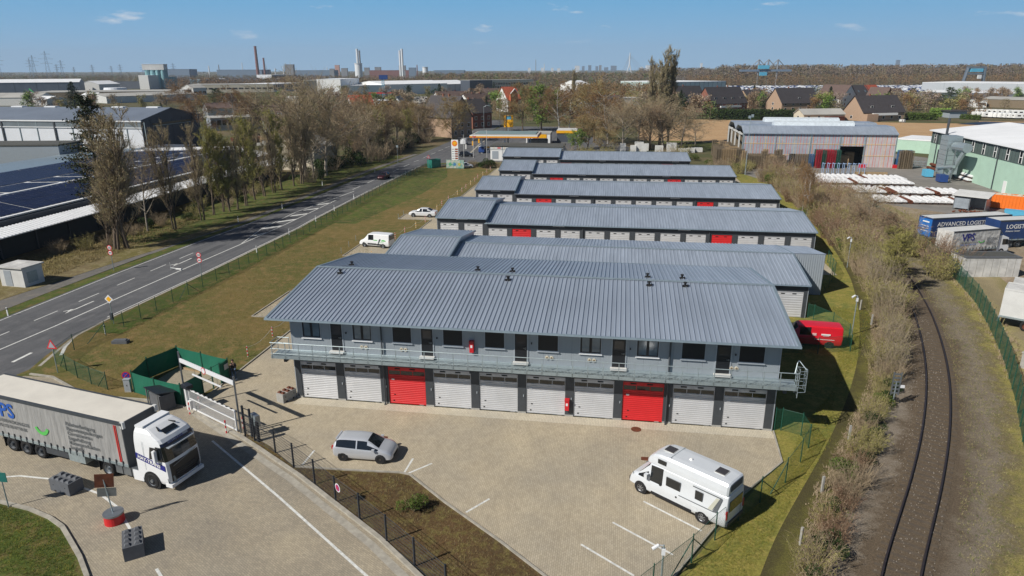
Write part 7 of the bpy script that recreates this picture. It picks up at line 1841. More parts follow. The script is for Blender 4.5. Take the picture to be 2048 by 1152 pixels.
hs=32.2;wm_=29.01
r=wm_/8.4
for i in range(4):
 for j in range(2):
  q=MB();q.cyl((i-1.5)*r*2,j*r*2,2.5,hs*.80,r*.96,r*.96,16);q.cyl((i-1.5)*r*2,j*r*2,0,2.5,r*.6,r*.9,10);q.build('silo_cylinder',M['teal'],t)
q=MB();q.box(-wm_*.52,wm_*.45,-r,3*r,hs*.78,hs);q.build('head_house',M['offwhite'],t);q=MB();q.box(-wm_*.54,wm_*.47,-r-.3,3*r+.3,hs,hs+.5);q.build('roof',M['whiteroof'],t)
hall('white_box_hall','white block wall standing left of the silo cylinders',(-619.0,826.0),(-605.2,826.4),25,18.0,M['offwhite'],M['whiteroof'])
hall('blue_grey_hall','blue-grey tower annex right of the silo cylinders',(-613.3,876.8),(-615.3,904.1),20,15.6,M['teal'],M['greyroof'])
hall('grey_hall','grey building with dark openings right of the annex',(-414.1,629.5),(-408.9,644.6),18,6.9,M['offwhite'],M['greyroof'],3,'x',bandw=(1,3.5,M['glass'],3))
q=MB();q.cyl(0,0,0,3,11,8,18);q.cyl(0,0,3,8,8,2,18);tag(q.build('domed_store',M['concrete'],None,(-519.1,806.0)+(0,)),'pale domed store behind the orange tree','store')
hall('blue_hall','light blue factory hall with dark gateway',(-658.9,1029.5),(-636.3,1065.9),40,10.2,M['cyan'],M['greyroof'],bandw=(0,8,M['dark'],3))
hall('blue_hall','pale blue factory annex next to the light blue hall',(-636.3,1065.9),(-595.6,1104.4),40,11.2,M['halllight'],M['hallroof'])
hall('beige_factory','long beige factory with flat roof in the left middle distance',(-458.1,690.2),(-377.3,729.8),55,8.6,M['cream'],M['greyroof'],bandw=(3.5,5.2,M['dark'],14))
hall('glass_office_wing','long glazed office wing right of the beige factory',(-377.3,729.8),(-375.5,811.0),45,8.7,M['halllight'],M['whiteroof'],bandw=(1.5,8,mat('blue_glazing',(.05,.08,.11),.15,0,.3,.2),16))
hall('white_factory','white roofed factory behind the glazed wing',(-614.2,1104.5),(-523.0,1188.0),60,9.9,M['offwhite'],M['whiteroof'])
hall('white_warehouse','white high-bay box behind the chimney line',(-699.8,1288.7),(-667.2,1287.8),60,15.3,M['halllight'],M['whiteroof']);hall('blue_grey_warehouse','blue-grey warehouse next to the white high-bay box',(-667.2,1287.8),(-639.7,1341.3),60,14.2,M['greydark'],M['hallroof'])
hall('dark_hall','tall dark hall left of the big white warehouse',(-296.2,636.4),(-282.0,637.2),40,14.1,M['tarmacroof'],M['greyroof'])
hall('white_warehouse','big plain white warehouse behind the large bare trees',(-270.2,610.4),(-246.6,611.9),60,15.4,M['vwhite'],M['whiteroof'])
hall('blue_grey_warehouse','blue-grey upper block behind the big white warehouse',(-370.3,909.5),(-350.0,937.8),50,12.8,M['greydark'],M['hallroof'])
t=hall('white_warehouse','lower white warehouse with dark blue corner and red crane in front',(-246.6,611.9),(-213.6,641.2),60,9.3,M['vwhite'],M['whiteroof'])
q=MB();q.box(0,6,-.2,0,0,9);q.build('glazed_corner',M['greydark'],t)
hall('white_warehouse','white warehouse continuing right behind the tower crane',(-213.6,641.2),(-163.9,705.0),55,10.0,M['vwhite'],M['whiteroof'],3,'x')
hall('white_warehouse','small white gabled warehouses left of the grey office block',(-175.2,739.0),(-154.6,777.5),40,8.3,M['offwhite'],M['whiteroof'],4,'x',bays=5)
t=hall('office_block','long three-storey grey office block with rows of small windows',(-114.7,707.5),(-75.3,743.6),22,13.1,M['cream'],M['greyroof'],bandw=(8.4,10.4,M['glass'],16))
wm2=MB();Lb=45.0
for z in(1.6,5.0):
 q=MB();
 for k in range(16):q.box(k*3.0+.5,k*3.0+2.2,-.06,0,z,z+2);
 q.build('window_row',M['glass'],t)['kind']='stuff'
hall('office_block','dark grey wing at the left of the long office block',(-132.5,675.1),(-111.8,691.6),22,13.4,M['greydark'],M['greyroof'],bandw=(1,11,M['pillar'],9))
q=MB();cz=26
t=thing('tower_crane','blue mobile crane with a red jib lying low in front of the white warehouse','crane',(-173.9,525.6)+(0,),R_(8))
q=MB()
for dx,dy in((-.8,-.8),(.8,-.8),(.8,.8),(-.8,.8)):q.tube((dx,dy,0),(dx,dy,17),.15,.15,4)
for k in range(8):q.tube((-.8,-.8,k*2),(.8,-.8,k*2+2),.1,.1,4)
q.build('mast',M['cyan'],t);q=MB();q.box(-3,4,-1,1,16.5,20);q.build('head',M['blue'],t)
q=MB();q.box(-12,17,-2.6,-2.2,5.2,6.2);q.build('jib',M['red'],t)
# --- houses, left to right
house('white-gabled house with brown roof behind the orange birch at the left',(-223.6,360.7),(-216.6,361.4),12,5,5,M['vwhite'],M['tilebrown'],'y')
t=hall('workshop','grey flat-roofed workshop with a row of dark windows right of the grey hall gable',(-144.9,223.7),(-129.9,235.6),16,4.9,M['clad'],M['greyroof'],bandw=(2.2,4.2,M['glass'],9))
hall('workshop','brown-roofed low building behind the grey workshop',(-184.2,285.0),(-174.8,293.4),14,5.5,M['offwhite'],M['tilebrown'],2.5,'x')
t=house('brown-roofed house with solar collector dormer among the birches',(-123.3,226.2),(-110.7,232.6),12,4.5,5.6,M['offwhite'],M['tilebrown'],'x',3,1,1,2)
house('pale yellow house with a hipped look beyond the brown-roofed house',(-181.9,364.7),(-175.6,365.3),10,5.5,3,M['cream'],M['greyroof'],'x')
hall('boundary_shed','pale gabled barn half hidden behind the large forked tree',(-66,118),(-52,118),14,5,M['cream'],M['greyroof'],3.2,'y')
for i,(p,w_,l)in enumerate((((-115.3,204.6),7,'dark car among scrap behind the workshop'),((-112.0,209.3),6,'pale van among scrap behind the workshop'),((-109.1,189.7),8,'white box truck body in the scrap yard'),((-101.8,198.2),6,'light blue car in the scrap yard behind the trees'))):
 t=vehicle('parked_car',l,'car',p,R_(20+i*40),hatch,hg,[M['blackcar'],M['vanwhite'],M['vanwhite'],M['silver']][i],(-1.24,1.25),.3,.19,z0=0,per=2)
for i,(px_,m_,l)in enumerate((((-109.7,185.9),'rust','rusty machine parts heap in the scrap yard'),((-101.0,183.4),'wood','timber heap in the scrap yard behind the poplars'),((-91.0,171.4),'concrete','grey rubble heap in the scrap yard'))):
 q=MB();rg=random.Random(i)
 for k in range(26):x,y=rg.gauss(0,2.5),rg.gauss(0,1.5);q.box(x,x+rg.uniform(.4,2.5),y,y+rg.uniform(.3,1.2),0,rg.uniform(.4,1.8))
 stuff(tag(q.build('scrap_heap',M[m_],None,px_),l,None))
t=house('white house with a bright red tiled roof between the bare trees',(-88.0,240.3),(-80.8,246.4),15,6,7.5,M['vwhite'],M['tilered'],'x',3,0,1,1,balcony=True)
hall('white_hall','white flat hall right of the red-roofed white house',(-118.7,350.5),(-109.1,356.3),18,6.5,M['vwhite'],M['whiteroof'])
house('small white gabled house beside the white flat hall',(-106.3,342.2),(-100.5,342.8),12,5.5,4,M['vwhite'],M['greyroof'],'y',2,0)
house('white house with dark garage front in the tree gap',(-102.2,372.4),(-95.5,373.0),12,5,3,M['vwhite'],M['greyroof'],'x',2,0)
house('long brown-roofed terrace behind the dark brick houses',(-101.5,432.8),(-83.6,448.4),13,4.8,4.5,M['offwhite'],M['tilebrown'],'x',6,2)
house('second brown-roofed terrace with white dormers',(-67.9,375.7),(-55.6,393.3),12,5,4.8,M['vwhite'],M['tilebrown'],'x',4,2,2)
house('brown-roofed terrace left of the red gabled house',(-81.8,487.3),(-65.6,497.1),13,5,5,M['offwhite'],M['tilebrown'],'x',4,1)
t=house('dark brick house with steep black roof where the road bends',(-37.9,205.8),(-32.4,214.5),16,7.5,7.0,M['brickpale'],M['tiledark'],'y',3,2)
house('red-brown brick house right of the black-roofed one',(-38.7,246.0),(-32.1,254.6),14,6.5,5.2,M['brick'],M['tiledark'],'x',3,1)
t=house('white house with bright red roof and orange gable behind the station',(-43.2,367.7),(-36.2,373.5),14,7,7,M['vwhite'],M['tilered'],'x',2,0)
q=MB();q.box(1.0,6.0,-1.5,.1,0,10.5);q.add([(.6,-1.6,10.3),(6.4,-1.6,10.3),(3.5,-1.6,13)],[(0,1,2)]);q.build('orange_bay',mat('orange_render',(.50,.12,.05),.8),t)
q=MB();q.path([(.6,-1.7,10.2),(3.5,-1.7,13.2),(6.4,-1.7,10.2)],.25,4);q.build('white_barge_board',M['vwhite'],t)
t=hall('terrace_block','long white flat-roofed apartment row behind the trees right of the side street',(0.6,362.2),(37.3,385.7),14,7.4,M['vwhite'],M['greyroof'],bandw=(1.2,2.8,M['glass'],16))
house('cream gabled house with dark roof among the trees right of the white row',(19.6,321.4),(25.8,325.9),14,6,5,M['cream'],M['tiledark'],'y',2,1)
t=house('large dark-roofed house with twin dormer gables left of the brick terrace',(58.5,387.8),(74.4,399.9),15,5,9,M['brickpale'],M['tiledark'],'x',4,1,2)
t=house('brick terrace with dark roof and white dormer windows by the field hedge',(74.4,369.5),(95.8,386.2),14,5.2,8.6,M['brick'],M['tiledark'],'x',6,2,4,balcony=True)
house('dark-roofed house half hidden by brown trees right of the brick terrace',(103.7,425.5),(115.2,432.6),13,5,6,M['brickpale'],M['tiledark'],'x',3,1)
t=house('dark-roofed farmhouse with a brick gable behind the hedge',(114.8,383.1),(138.3,395.4),14,5,8,M['brickpale'],M['tiledark'],'x',5,1,1)
house('white-gabled house with brown roof behind the cream cottage',(164.1,443.2),(178.2,457.3),18,5.5,8,M['vwhite'],M['tilebrown'],'y',2,0)
house('house with dark slate roof between the white gable and the red roof',(178.2,457.3),(190.1,465.0),14,6,7,M['offwhite'],M['tiledark'],'x',2,0,0,2)
house('house with red-brown roof right of the slate roof',(190.1,465.0),(199.7,472.7),14,6,7,M['vwhite'],M['tilered'],'x',2,0,0,1)
house('orange brick gabled house among the right-hand houses',(190.9,445.6),(199.1,452.6),13,5,7,M['brick'],M['tilebrown'],'y',2,0)
house('brown-roofed terrace at the right end of the village',(206.3,473.2),(218.1,481.3),13,5,5.5,M['offwhite'],M['tilebrown'],'x',3,0,0,2)
t=house('low cream cottage with grey roof beside the ploughed field',(108.8,306.0),(128.7,311.5),9.5,3.2,2.2,M['cream'],M['greyroof'],'x',4,0)
t=house('big brick farmhouse with sweeping black roof at the field edge',(136.1,308.9),(157.4,317.9),14,4.2,7.2,M['brickpale'],M['tiledark'],'x',5,1,2,balcony=True)
q=MB();q.box(-.1,6,-3,-.0,0,3.4);q.build('annex',M['brickpale'],t)
hall('red_container','row of dark red containers in front of the cream cottage',(117.1,294.2),(124.9,298.2),3,2.6,M['rust'],M['rust'],cat='container')
hall('blue_container','small blue container at the hedge left of the cream cottage',(107.3,330.6),(110.8,330.9),3,2.8,M['cyan'],M['cyan'],cat='container')
hall('carport','dark flat-roofed carport right of the large round conifer',(186.5,338.9),(194.8,339.7),10,3.2,M['cladlight'],M['tiledark'],cat='carport',over=3)
hall('low_hall','long low grey hall at the right edge behind the caravans',(251.6,451.0),(281.0,419.4),25,5,M['wooddark'],M['greyroof'],1.2,'x')
hall('white_workshop','small white workshop with window at the left of the low grey hall',(246.3,444.4),(252.4,445.0),10,4.2,M['vwhite'],M['greyroof'],bandw=(1.5,2.8,M['glass'],1))
cvm=MB();cvm.prism([(-3,-1.1),(3,-1.1),(3,1.1),(-3,1.1)],.5,2.4);cvm.prism([(-2.7,-1.0),(2.6,-1.0),(2.6,1.0),(-2.7,1.0)],2.4,2.65);cvme=cvm.mesh('body',[M['vwhite']])
cwm=MB();cwm.box(-2,-.6,-1.14,-1.1,1.3,1.9);cwm.box(.5,2,-1.14,-1.1,1.3,1.9);cwme=cwm.mesh('window',[M['glass']]);cwh=MB();cwh.tube((0,-1.12,.35),(0,1.12,.35),.35,.35,12);cwhe=cwh.mesh('wheel',[M['black']])
rg=random.Random(8)
for i in range(17):
 row_=i%2
 p=(((204.0,348.3),(217.5,374.6))[row_]);stp=(((217.1,334.7),(232.5,363.3))[row_]);u=(i//2)/8
 x=p[0]+(stp[0]-p[0])*u;y=p[1]+(stp[1]-p[1])*u
 t=thing('caravan','white caravan parked in the rows at the right edge','caravan',(x,y,0),rg.uniform(-.3,.3)+(0 if row_ else .3),'caravans parked at the right edge')
 ob('body',cvme,t);ob('window',cwme,t);ob('wheel',cwhe,t)
for i,p in enumerate(((151.6,304.2),(152.5,304.3))):
 q=MB();q.tube((0,-.7,.7),(0,.7,.7),.72,.72,16);tag(q.build('hay_bale',M['offwhite'],None,p,.6),'%s of two white wrapped hay bales at the edge of the field'%('left' if i==0 else 'right'),'hay bale')
def hedge(label,A,B,w,h,n,m,s=.5):
 rg=random.Random(int(n));q=MB();A=Vector(A);B=Vector(B);d=(B-A);nn=Vector((-d.y,d.x)).normalized()
 for _ in range(n):
  p=A+d*rg.random()+nn*rg.uniform(-w/2,w/2);leaf(q,Vector((p.x,p.y,rg.uniform(.1,h)*rg.uniform(.75,1.08))),s*rg.uniform(.6,1.3),rg)
 for k in range(int(d.length/1.5)):
  p=A+d*(k/int(d.length/1.5));q.tube((p.x,p.y,0),(p.x,p.y,h*.8),.05,.02,3,cap=False)
 return tag(q.build('hedge',m),label,'hedge')
hedge('tall dark green hedge along the far side of the ploughed field',(65.4,318.7),(112.7,316.6),4,4.8,15000,M['leafdark'],.75)
hedge('bright clipped hedge right of the brick farmhouse',(160.1,321.6),(174.2,323.2),4,3.4,4200,M['leafmid'],.6)
hedge('yellow-green rounded hedge before the round conifer',(181.5,349.9),(189.9,346.8),6,4.2,4200,M['budgreen'],.6)
hedge('low green hedge right of the carport',(188.6,331.7),(194.8,325.3),3,2.4,2200,M['leafmid'],.5)
tree('roundever',0,(211.9,402.5),13.5,'large round dark conifer behind the yellow-green hedge',wide=1.25)
tree('roundever',0,(218.8,474.3),11.2,'dark flat-topped pine left of the blossoming trees',wide=1.1)
tree('spruce',0,(156.9,442.5),13.2,'dark blue conifer between the farmhouse and the white gable',wide=1.3)
tree('spruce',1,(118.5,495.5),12.7,'narrow conifer beyond the brown trees right of the terrace',wide=1.1)
tree('spruce',0,(-316.3,351.9),18.1,'tall dark conifer in front of the industrial roofs on the left',wide=1.7)
tree('spruce',1,(-228.9,312.0),7.3,'small dark conifer above the grey hall gable',wide=1.2)
tree('roundever',0,(-224.3,360.7),13.4,'broad dark pine behind the orange birch on the left',wide=1.4)
tree('spruce',1,(-119.3,417.8),14.3,'dark conifer in front of the white warehouses',wide=1.2)
tree('spruce',0,(-112.9,476.6),14.5,'tall dark conifer right of the white warehouses',wide=1.3)
tree('spruce',1,(-102.3,647.7),12.8,'dark conifer in front of the grey office block',wide=1.2)
tree('birch',0,(-115.0,168.4),15.5,'orange-brown birch at the right of the grey hall gable',wide=1.2)
tree('birch',1,(-194.0,283.9),15.7,'large orange birch left of the broad dark pine',wide=1.6)
tree('birch',2,(-135.3,224.9),16.0,'birch with white trunk in front of the workshop',wide=1.2)
tree('birch',0,(-134.2,235.1),14.5,'reddish birch right of the white-trunked one',wide=1.2)
tree('dense',1,(-158.0,302.9),9.7,'olive tree behind the brown-roofed house',wide=1.2)
FAR_PTS=[(-182,300),(-166,289),(-226,446),(-165,246),(-227,381),(-135,322),(-147,320),(-208,413),(-125,246),(-142,265),(-222,447),(-141,294),(-267,458),(-145,321),(-119,245),(-117,238),(-145,254),(-131,235),(-195,435),(-242,386),(-141,330),(-185,364),(-183,339),(-169,293),(-125,240),(-118,237),(-60,261),(-122,426),(-61,265),(-75,329),(-114,412),(-80,327),(-170,456),(-60,261),(-117,283),(-147,428),(-106,289),(-114,468),(-140,465),(-104,380),(-59,263),(-81,258),(-166,452),(-143,470),(-140,357),(-128,428),(-116,273),(-94,262),(-86,370),(-110,335),(-92,322),(-97,317),(-75,342),(-100,298),(-147,384),(-72,339),(-150,477),(-110,323),(-135,313),(-136,460),(-101,348),(-105,374),(-80,297),(-197,455),(-15,288),(-61,382),(-38,421),(-58,421),(-46,351),(-61,402),(-32,524),(-27,325),(-68,448),(-22,447),(-67,386),(-37,494),(-61,414),(-14,391),(-19,470),(-46,340),(-10,388),(-83,483),(-49,460),(-9,309),(-76,429),(-12,345),(-18,415),(-81,425),(-22,437),(-55,392),(22,406),(56,503),(5,282),(41,279),(23,283),(55,475),(37,304),(35,375),(14,427),(6,542),(32,448),(51,558),(45,334),(44,294),(47,361),(3,319),(6,441),(35,374),(22,285),(33,429),(15,297),(25,314),(17,482),(27,307),(11,310),(45,311),(69,369),(60,318),(52,350),(55,335),(59,339),(69,369),(53,359),(88,470),(138,397),(80,423),(100,444),(98,411),(120,441),(90,441),(82,418),(130,440),(83,457),(100,415),(135,440),(131,417),(108,438),(107,407),(102,407),(113,452),(110,408),(79,431),(100,391),(205,440),(180,378),(157,421),(135,371),(162,365),(180,394),(181,409),(142,402),(154,477),(216,502),(163,486),(214,475),(128,367),(134,367),(165,371),(194,408),(267,507),(224,410),(256,489),(196,348),(207,441),(195,361),(226,471),(196,391),(232,430),(215,428),(213,424),(196,409),(240,428),(252,477),(204,371),(299,524),(284,507),(335,579),(264,493),(309,525),(278,497),(297,558),(277,513),(304,564),(275,471),(-350,376),(-324,364),(-346,424),(-427,448),(-351,410),(-398,408),(-342,370),(-348,350),(-334,388),(-318,367),(-289,397),(-324,377),(-296,413),(-275,359),(-367,427),(-358,374),(-144,479),(-150,576),(-241,568),(-214,505),(-125,487),(-198,486),(-214,544),(-175,601),(-219,488),(-221,554),(-167,512),(-261,554),(-194,536),(-218,520),(-130,555),(-200,594),(-68,606),(-93,569),(59,727),(63,668),(28,597),(-63,605),(6,588),(-67,592),(64,614),(-24,719),(-30,667),(18,610),(-16,704),(4,617),(-80,569),(3,718),(63,717),(-56,598),(-6,630),(3,648),(-73,702),(-106,595),(25,634),(22,669),(-77,658),(51,739)]
KL={'fbrown':('brown bare tree between the village houses','brown trees between the houses'),'folive':('olive budding tree between the village houses','olive trees between the houses'),'forange':('orange-brown catkin tree between the village houses','orange-brown trees between the houses'),'fgreen':('fresh green tree between the village houses','green trees between the houses'),'fdark':('dark evergreen between the village houses','evergreens between the houses'),'fblossom':('pale blossoming tree between the village houses','blossoming trees between the houses'),'fpale':('pale grey bare tree between the village houses','pale bare trees between the houses')}
rg=random.Random(21)
for i,(x,y)in enumerate(FAR_PTS):
 k=rg.choice(['fbrown','fbrown','forange','folive','folive','fpale','fdark','fgreen','fblossom','fbrown','forange','fpale'])
 h=rg.uniform(6,11.5)
 tree(k,i,(x,y),h,KL[k][0],KL[k][1],rg.uniform(.9,1.4),name='village_tree')
 # --- woods in the distance
def woods(name,label,pts,hmin,hmax,mats_,seed,wide=.55,nt=80):
 rg=random.Random(seed);q=MB();nm=len(mats_)
 for(x,y,s)in pts:
  h=rg.uniform(hmin,hmax);w_=h*wide*.5;mi=rg.randrange(nm)
  q.tube((x,y,0),(x,y,h*.7),.25*s,.1,3,nm,cap=False)
  for _ in range(nt):
   a=rg.uniform(0,6.28);r=w_*rg.random()**.5;z=h*rg.uniform(.12,1.0);r*=(1.15-.75*abs(z/h-.45))
   leaf(q,Vector((x+math.cos(a)*r,y+math.sin(a)*r,z)),h*(.095 if nt>20 else .2)*rg.uniform(.5,1.2),rg,mi)
 return stuff(q.build(name,mats_+[M['bark']]),label)
wc=[col_mat('wood_brown',(.21,.155,.11),(.15,.11,.08)),col_mat('wood_olive',(.20,.17,.085),(.145,.12,.065)),col_mat('wood_orange',(.25,.155,.075),(.17,.11,.06)),col_mat('wood_grey',(.22,.185,.155),(.155,.13,.11)),col_mat('wood_green',(.13,.17,.06),(.08,.11,.045))]
rg=random.Random(31)
camx,camy,yaw=23.18,-44.39,-.15485
def polar(px0,px1,d0,d1,n):
 out=[]
 for _ in range(n):
  px=rg.uniform(px0,px1);d=d0+(d1-d0)*rg.random()**1.0
  az=yaw+math.atan((px-1024)/1433.0);out.append((camx+d*math.sin(az)/math.cos(az-yaw),camy+d*math.cos(az)/math.cos(az-yaw),1))
 return out
woods('woods','low bare woodland in the left distance',polar(-150,640,1150,2200,1500),9,15,wc,1)
woods('woods','orange and brown trees left of the chimneys',polar(330,640,900,1150,420),9,15,[wc[0],wc[2],wc[2]],2)
woods('woods','orange-brown woodland behind the white warehouses',polar(560,960,850,1400,900),9,16,[wc[2],wc[0],wc[1]],3)
woods('woods','brown woodland right of the chimneys',polar(840,1340,900,1500,1500),12,20,wc,4)
woods('woods','orange catkin thicket in the middle distance',polar(1160,1350,560,700,300),9,13,[wc[2],wc[2],wc[1]],5)
woods('woods','tall olive and brown woodland on the right',polar(1440,2200,1080,1450,1500),22,31,[wc[0],wc[1],wc[3],wc[0]],6)
woods('woods','grey-brown woodland in the centre right distance',polar(1280,1500,1150,1700,700),15,27,[wc[0],wc[3],wc[1]],7)
woods('woods','lower orange-brown trees in front of the right woodland',polar(1380,2200,985,1080,620),11,17,[wc[2],wc[1],wc[2]],8)
woods('woods','far woodland fading towards the horizon',polar(-250,2300,2200,5200,2600),13,20,wc,9,wide=3.2,nt=18)
rg=random.Random(77)
woods('village_greenery','garden trees and bushes packed between the village houses',[(x+rg.uniform(-14,14),y+rg.uniform(-14,14),1)for x,y in FAR_PTS if x>-140],4,9.5,[wc[0],wc[1],wc[2],wc[4],wc[3]],41,wide=.9,nt=330)
# --- skyline
def at_px(px,d):az=yaw+math.atan((px-1024)/1433.0);return(camx+d*math.sin(az)/math.cos(az-yaw),camy+d*math.cos(az)/math.cos(az-yaw))
def hpx(py_top,d,px=1024):return 23.96-(py_top-(140-.0034*(px-1024)))/1433.0*d
def stack(px,top,d,w,m,label,name='chimney',taper=.7,cat='chimney',n=10):
 x,y=at_px(px,d);h=hpx(top,d,px);t=thing(name,label,cat,(x,y,0))
 q=MB();q.cyl(0,0,0,h*.97,w/2,w/2*taper,n);q.build('shaft',m,t);q=MB();q.cyl(0,0,h*.97,h,w/2*taper*1.12,w/2*taper*1.12,n);q.build('rim',m,t);return t
M['farbrick']=mat('far_brick',(.22,.10,.085),.9,0,.1);M['farwhite']=mat('far_white',(.68,.70,.72),.7,0,.05);M['farblue']=mat('far_blue_grey',(.16,.22,.30),.7,0,.1);M['fargrey']=mat('far_grey',(.24,.25,.27),.8,0,.15,.05)
stack(517,96,1900,9,M['farbrick'],'tallest brick chimney on the left skyline');stack(531,118,2100,7,M['farbrick'],'shorter brick chimney right of the tallest one')
stack(718,101,1700,5.2,M['farwhite'],'left pair of silver stacks, the taller stack',taper=1);stack(722.5,104,1720,4.2,M['fargrey'],'left pair of silver stacks, the slimmer stack behind',taper=1)
stack(802.5,104,1700,4.6,M['farwhite'],'right pair of silver stacks, the left stack',taper=1);stack(807,101,1710,5.2,M['farwhite'],'right pair of silver stacks, the right stack',taper=1)
stack(719,128,1650,17,M['farwhite'],'wide pale silo at the foot of the left silver stacks','storage_silo',1,'silo',18);stack(852,135,1700,13,M['farwhite'],'white storage tank right of the silver stacks','storage_silo',1,'silo',18)
stack(836,131,1800,3,M['farbrick'],'thin dark chimney left of the white tank');stack(487,127,2400,3,M['farwhite'],'thin white mast on the left skyline');stack(440,131,2400,4,M['fargrey'],'dark stack above the left woodland');stack(420,133,2500,5,M['farwhite'],'short white stack above the left woodland');stack(552,138,2400,5,M['farwhite'],'small white stack right of the brick chimneys');stack(569,133,2400,5,M['farwhite'],'white pointed stack beside the black tower');stack(656,134,2500,6,M['farwhite'],'white spire on the skyline left of the silver stacks',taper=.2)
def block(px,w,top,d,m,label,name='tower_block',cat='building',wins=True,h0=0):
 x,y=at_px(px,d);h=hpx(top,d,px);W_=w/1433.0*d;t=thing(name,label,cat,(x,y,0),-yaw*-1*-1)
 t.rotation_euler=(0,0,.155)
 q=MB();q.box(-W_/2,W_/2,0,W_*.6,0,h);q.build('wall',m,t)
 q=MB();q.box(-W_/2-.3,W_/2+.3,-.3,W_*.6+.3,h,h+1);q.build('roof',m,t)
 return t
t=block(580,17,131,1900,M['fargrey'],'black steel frame tower on the left skyline','frame_tower','tower')
block(676,9,132,3000,mat('far_pink',(.50,.28,.22),.8),'pinkish tower block on the left skyline')
for px,w,top,m,l in((806,13,133,'fargrey','dark plant building at the foot of the right silver stacks'),(826,14,137,'farblue','blue-grey block right of the silver stacks'),(757,12,136,'fargrey','dark plant building between the two stack pairs'),(735,10,137,'fargrey','dark plant building beside the left stacks'),(690,12,138,'fargrey','low dark works building left of the stacks'),(665,9,139,'fargrey','small dark works building on the left skyline'),(350,60,140,'farblue','long dark blue works roof left of the chimneys'),(480,90,141,'farblue','long blue-grey works on the left skyline'),(620,90,142,'farblue','long pale works between the black tower and the stacks'),(780,80,142,'farbrick','long reddish works below the silver stacks'),(900,60,142,'farblue','low pale works right of the white tank')):
 block(px,w,top,2100,M[m],l,'works_building')
for px,w,top,m,l in((1156,9,133,'farwhite','white tower block on the skyline'),(1168,5,134,'farblue','thin blue tower right of the white block'),(1181,6,132,'farblue','blue tower block in the skyline centre'),(1195,5,134,'farblue','small blue tower beside the centre block'),(1202,5,132,'fargrey','grey tower in the skyline centre'),(1214,8,136,'farblue','low blue block on the skyline'),(1229,11,133,'farblue','wide blue block left of the bridge'),(1106,5,137,'farwhite','tiny white block on the skyline'),(1119,6,138,'farwhite','small pale block on the skyline'),(1060,5,137,'farwhite','small white dome block on the left of the mast'),(1086,5,137,'farwhite','tiny white block right of the mast'),(1301,14,132,'farwhite','white block right of the bridge'),(1311,6,131,'farbrick','reddish block right of the bridge'),(1285,5,135,'farwhite','small white block beside the bridge'),(1404,4,128,'farwhite','white water tower head on the right skyline'),(1796,7,122,'farblue','blue glass tower on the right skyline'),(1802,4,132,'farwhite','white annex beside the blue glass tower'),(1868,5,131,'farwhite','small white block on the right skyline'),(1706,8,131,'farwhite','white block above the right woodland'),(2028,9,128,'farblue','blue block at the right end of the skyline'),(1955,12,131,'fargrey','grey block on the right skyline behind the gantry')):
 block(px,w,top,4800,M[m],l)
stack(1073,121,4300,5,M['fargrey'],'thin dark mast on the skyline');stack(1090,129,4500,6,M['farwhite'],'pale mast on the skyline')
for i,px in enumerate((1346,1351.5,1356)):stack(px,126,4500,5,M['fargrey'],('left','middle','right')[i]+' of three thin dark chimneys right of the tall poplars')
x,y=at_px(1260,3600);hb=hpx(108,3600,1260)
t=thing('cable_bridge_pylon','white A-shaped bridge pylon with stay cables on the skyline','bridge',(x,y,0),.155)
q=MB()
for s in(-1,1):q.tube((s*13,0,0),(0,0,hb*.48),2.6,2.4,6)
q.tube((0,0,hb*.46),(0,0,hb),3.4,1.8,8);q.tube((-9,0,14),(9,0,14),1.5,1.5,5);q.build('pylon',M['farwhite'],t)
q=MB()
for k in range(4):q.tube((0,0,hb*(.92-.03*k)),(78-k*14,0,16),.35,.35,4);q.tube((0,0,hb*(.92-.03*k)),(-34+k*6,0,16),.35,.35,4)
q.build('stay_cable',M['fargrey'],t)['kind']='stuff'
def lattice(px,top,d,label):
 x,y=at_px(px,d);h=hpx(top,d,px);t=thing('power_pylon',label,'pylon',(x,y,0),.5);q=MB();b=h*.075;r=d/3800
 for sx,sy in((-1,-1),(1,-1),(1,1),(-1,1)):q.tube((sx*b,sy*b,0),(sx*.5,sy*.5,h),r*.55,r*.35,4)
 for k in range(7):
  f=k/7;w0=b*(1-f)+.5*f;w1=b*(1-f-.14)+.5*(f+.14);q.tube((-w0,-w0,h*f),(w1,-w1,h*(f+.14)),r*.3,r*.3,3);q.tube((w0,-w0,h*f),(-w1,-w1,h*(f+.14)),r*.3,r*.3,3)
 q.build('lattice_tower',M['farblue'],t)
 q=MB()
 for z,l in((.62,.17),(.76,.21),(.90,.14)):q.tube((-h*l,0,h*z),(h*l,0,h*z),r*.4,r*.4,4);q.tube((-h*l,0,h*z),(0,0,h*(z+.05)),r*.25,r*.25,3);q.tube((h*l,0,h*z),(0,0,h*(z+.05)),r*.25,r*.25,3)
 q.build('cross_arms',M['farblue'],t)
for px,top,d,l in((0,110,1500,'power pylon cut by the left edge of the picture'),(98,105,1400,'tallest power pylon on the left skyline'),(71,113,1700,'power pylon left of the tallest one'),(64,119,2000,'slim power pylon second from the left edge'),(126,122,1900,'power pylon right of the tallest one'),(116,130,2600,'small far power pylon beside the tallest'),(187,131,2700,'small power pylon above the left woodland'),(150,135,3200,'tiny power pylon on the left skyline'),(225,133,2900,'small power pylon left of the silos'),(243,130,2600,'power pylon nearest the silos on their left'),(288,130,2500,'power pylon directly behind the silos'),(349,128,2600,'power pylon right of the silos')):lattice(px,top,d,l)
x,y=at_px(1536,1040)
t=thing('container_crane','blue container gantry crane with three A-frames and long boom','crane',(x,y,0),.155);u=1040/1433.0
def zt(py):return 23.96-(py-138.5)*u
for i,dx in enumerate((-18,1,20)):
 q=MB();q.tube((dx*u,0,0),(dx*u,0,zt(121)),1.4,1.0,6);q.build('mast',M['fargrey'],t)
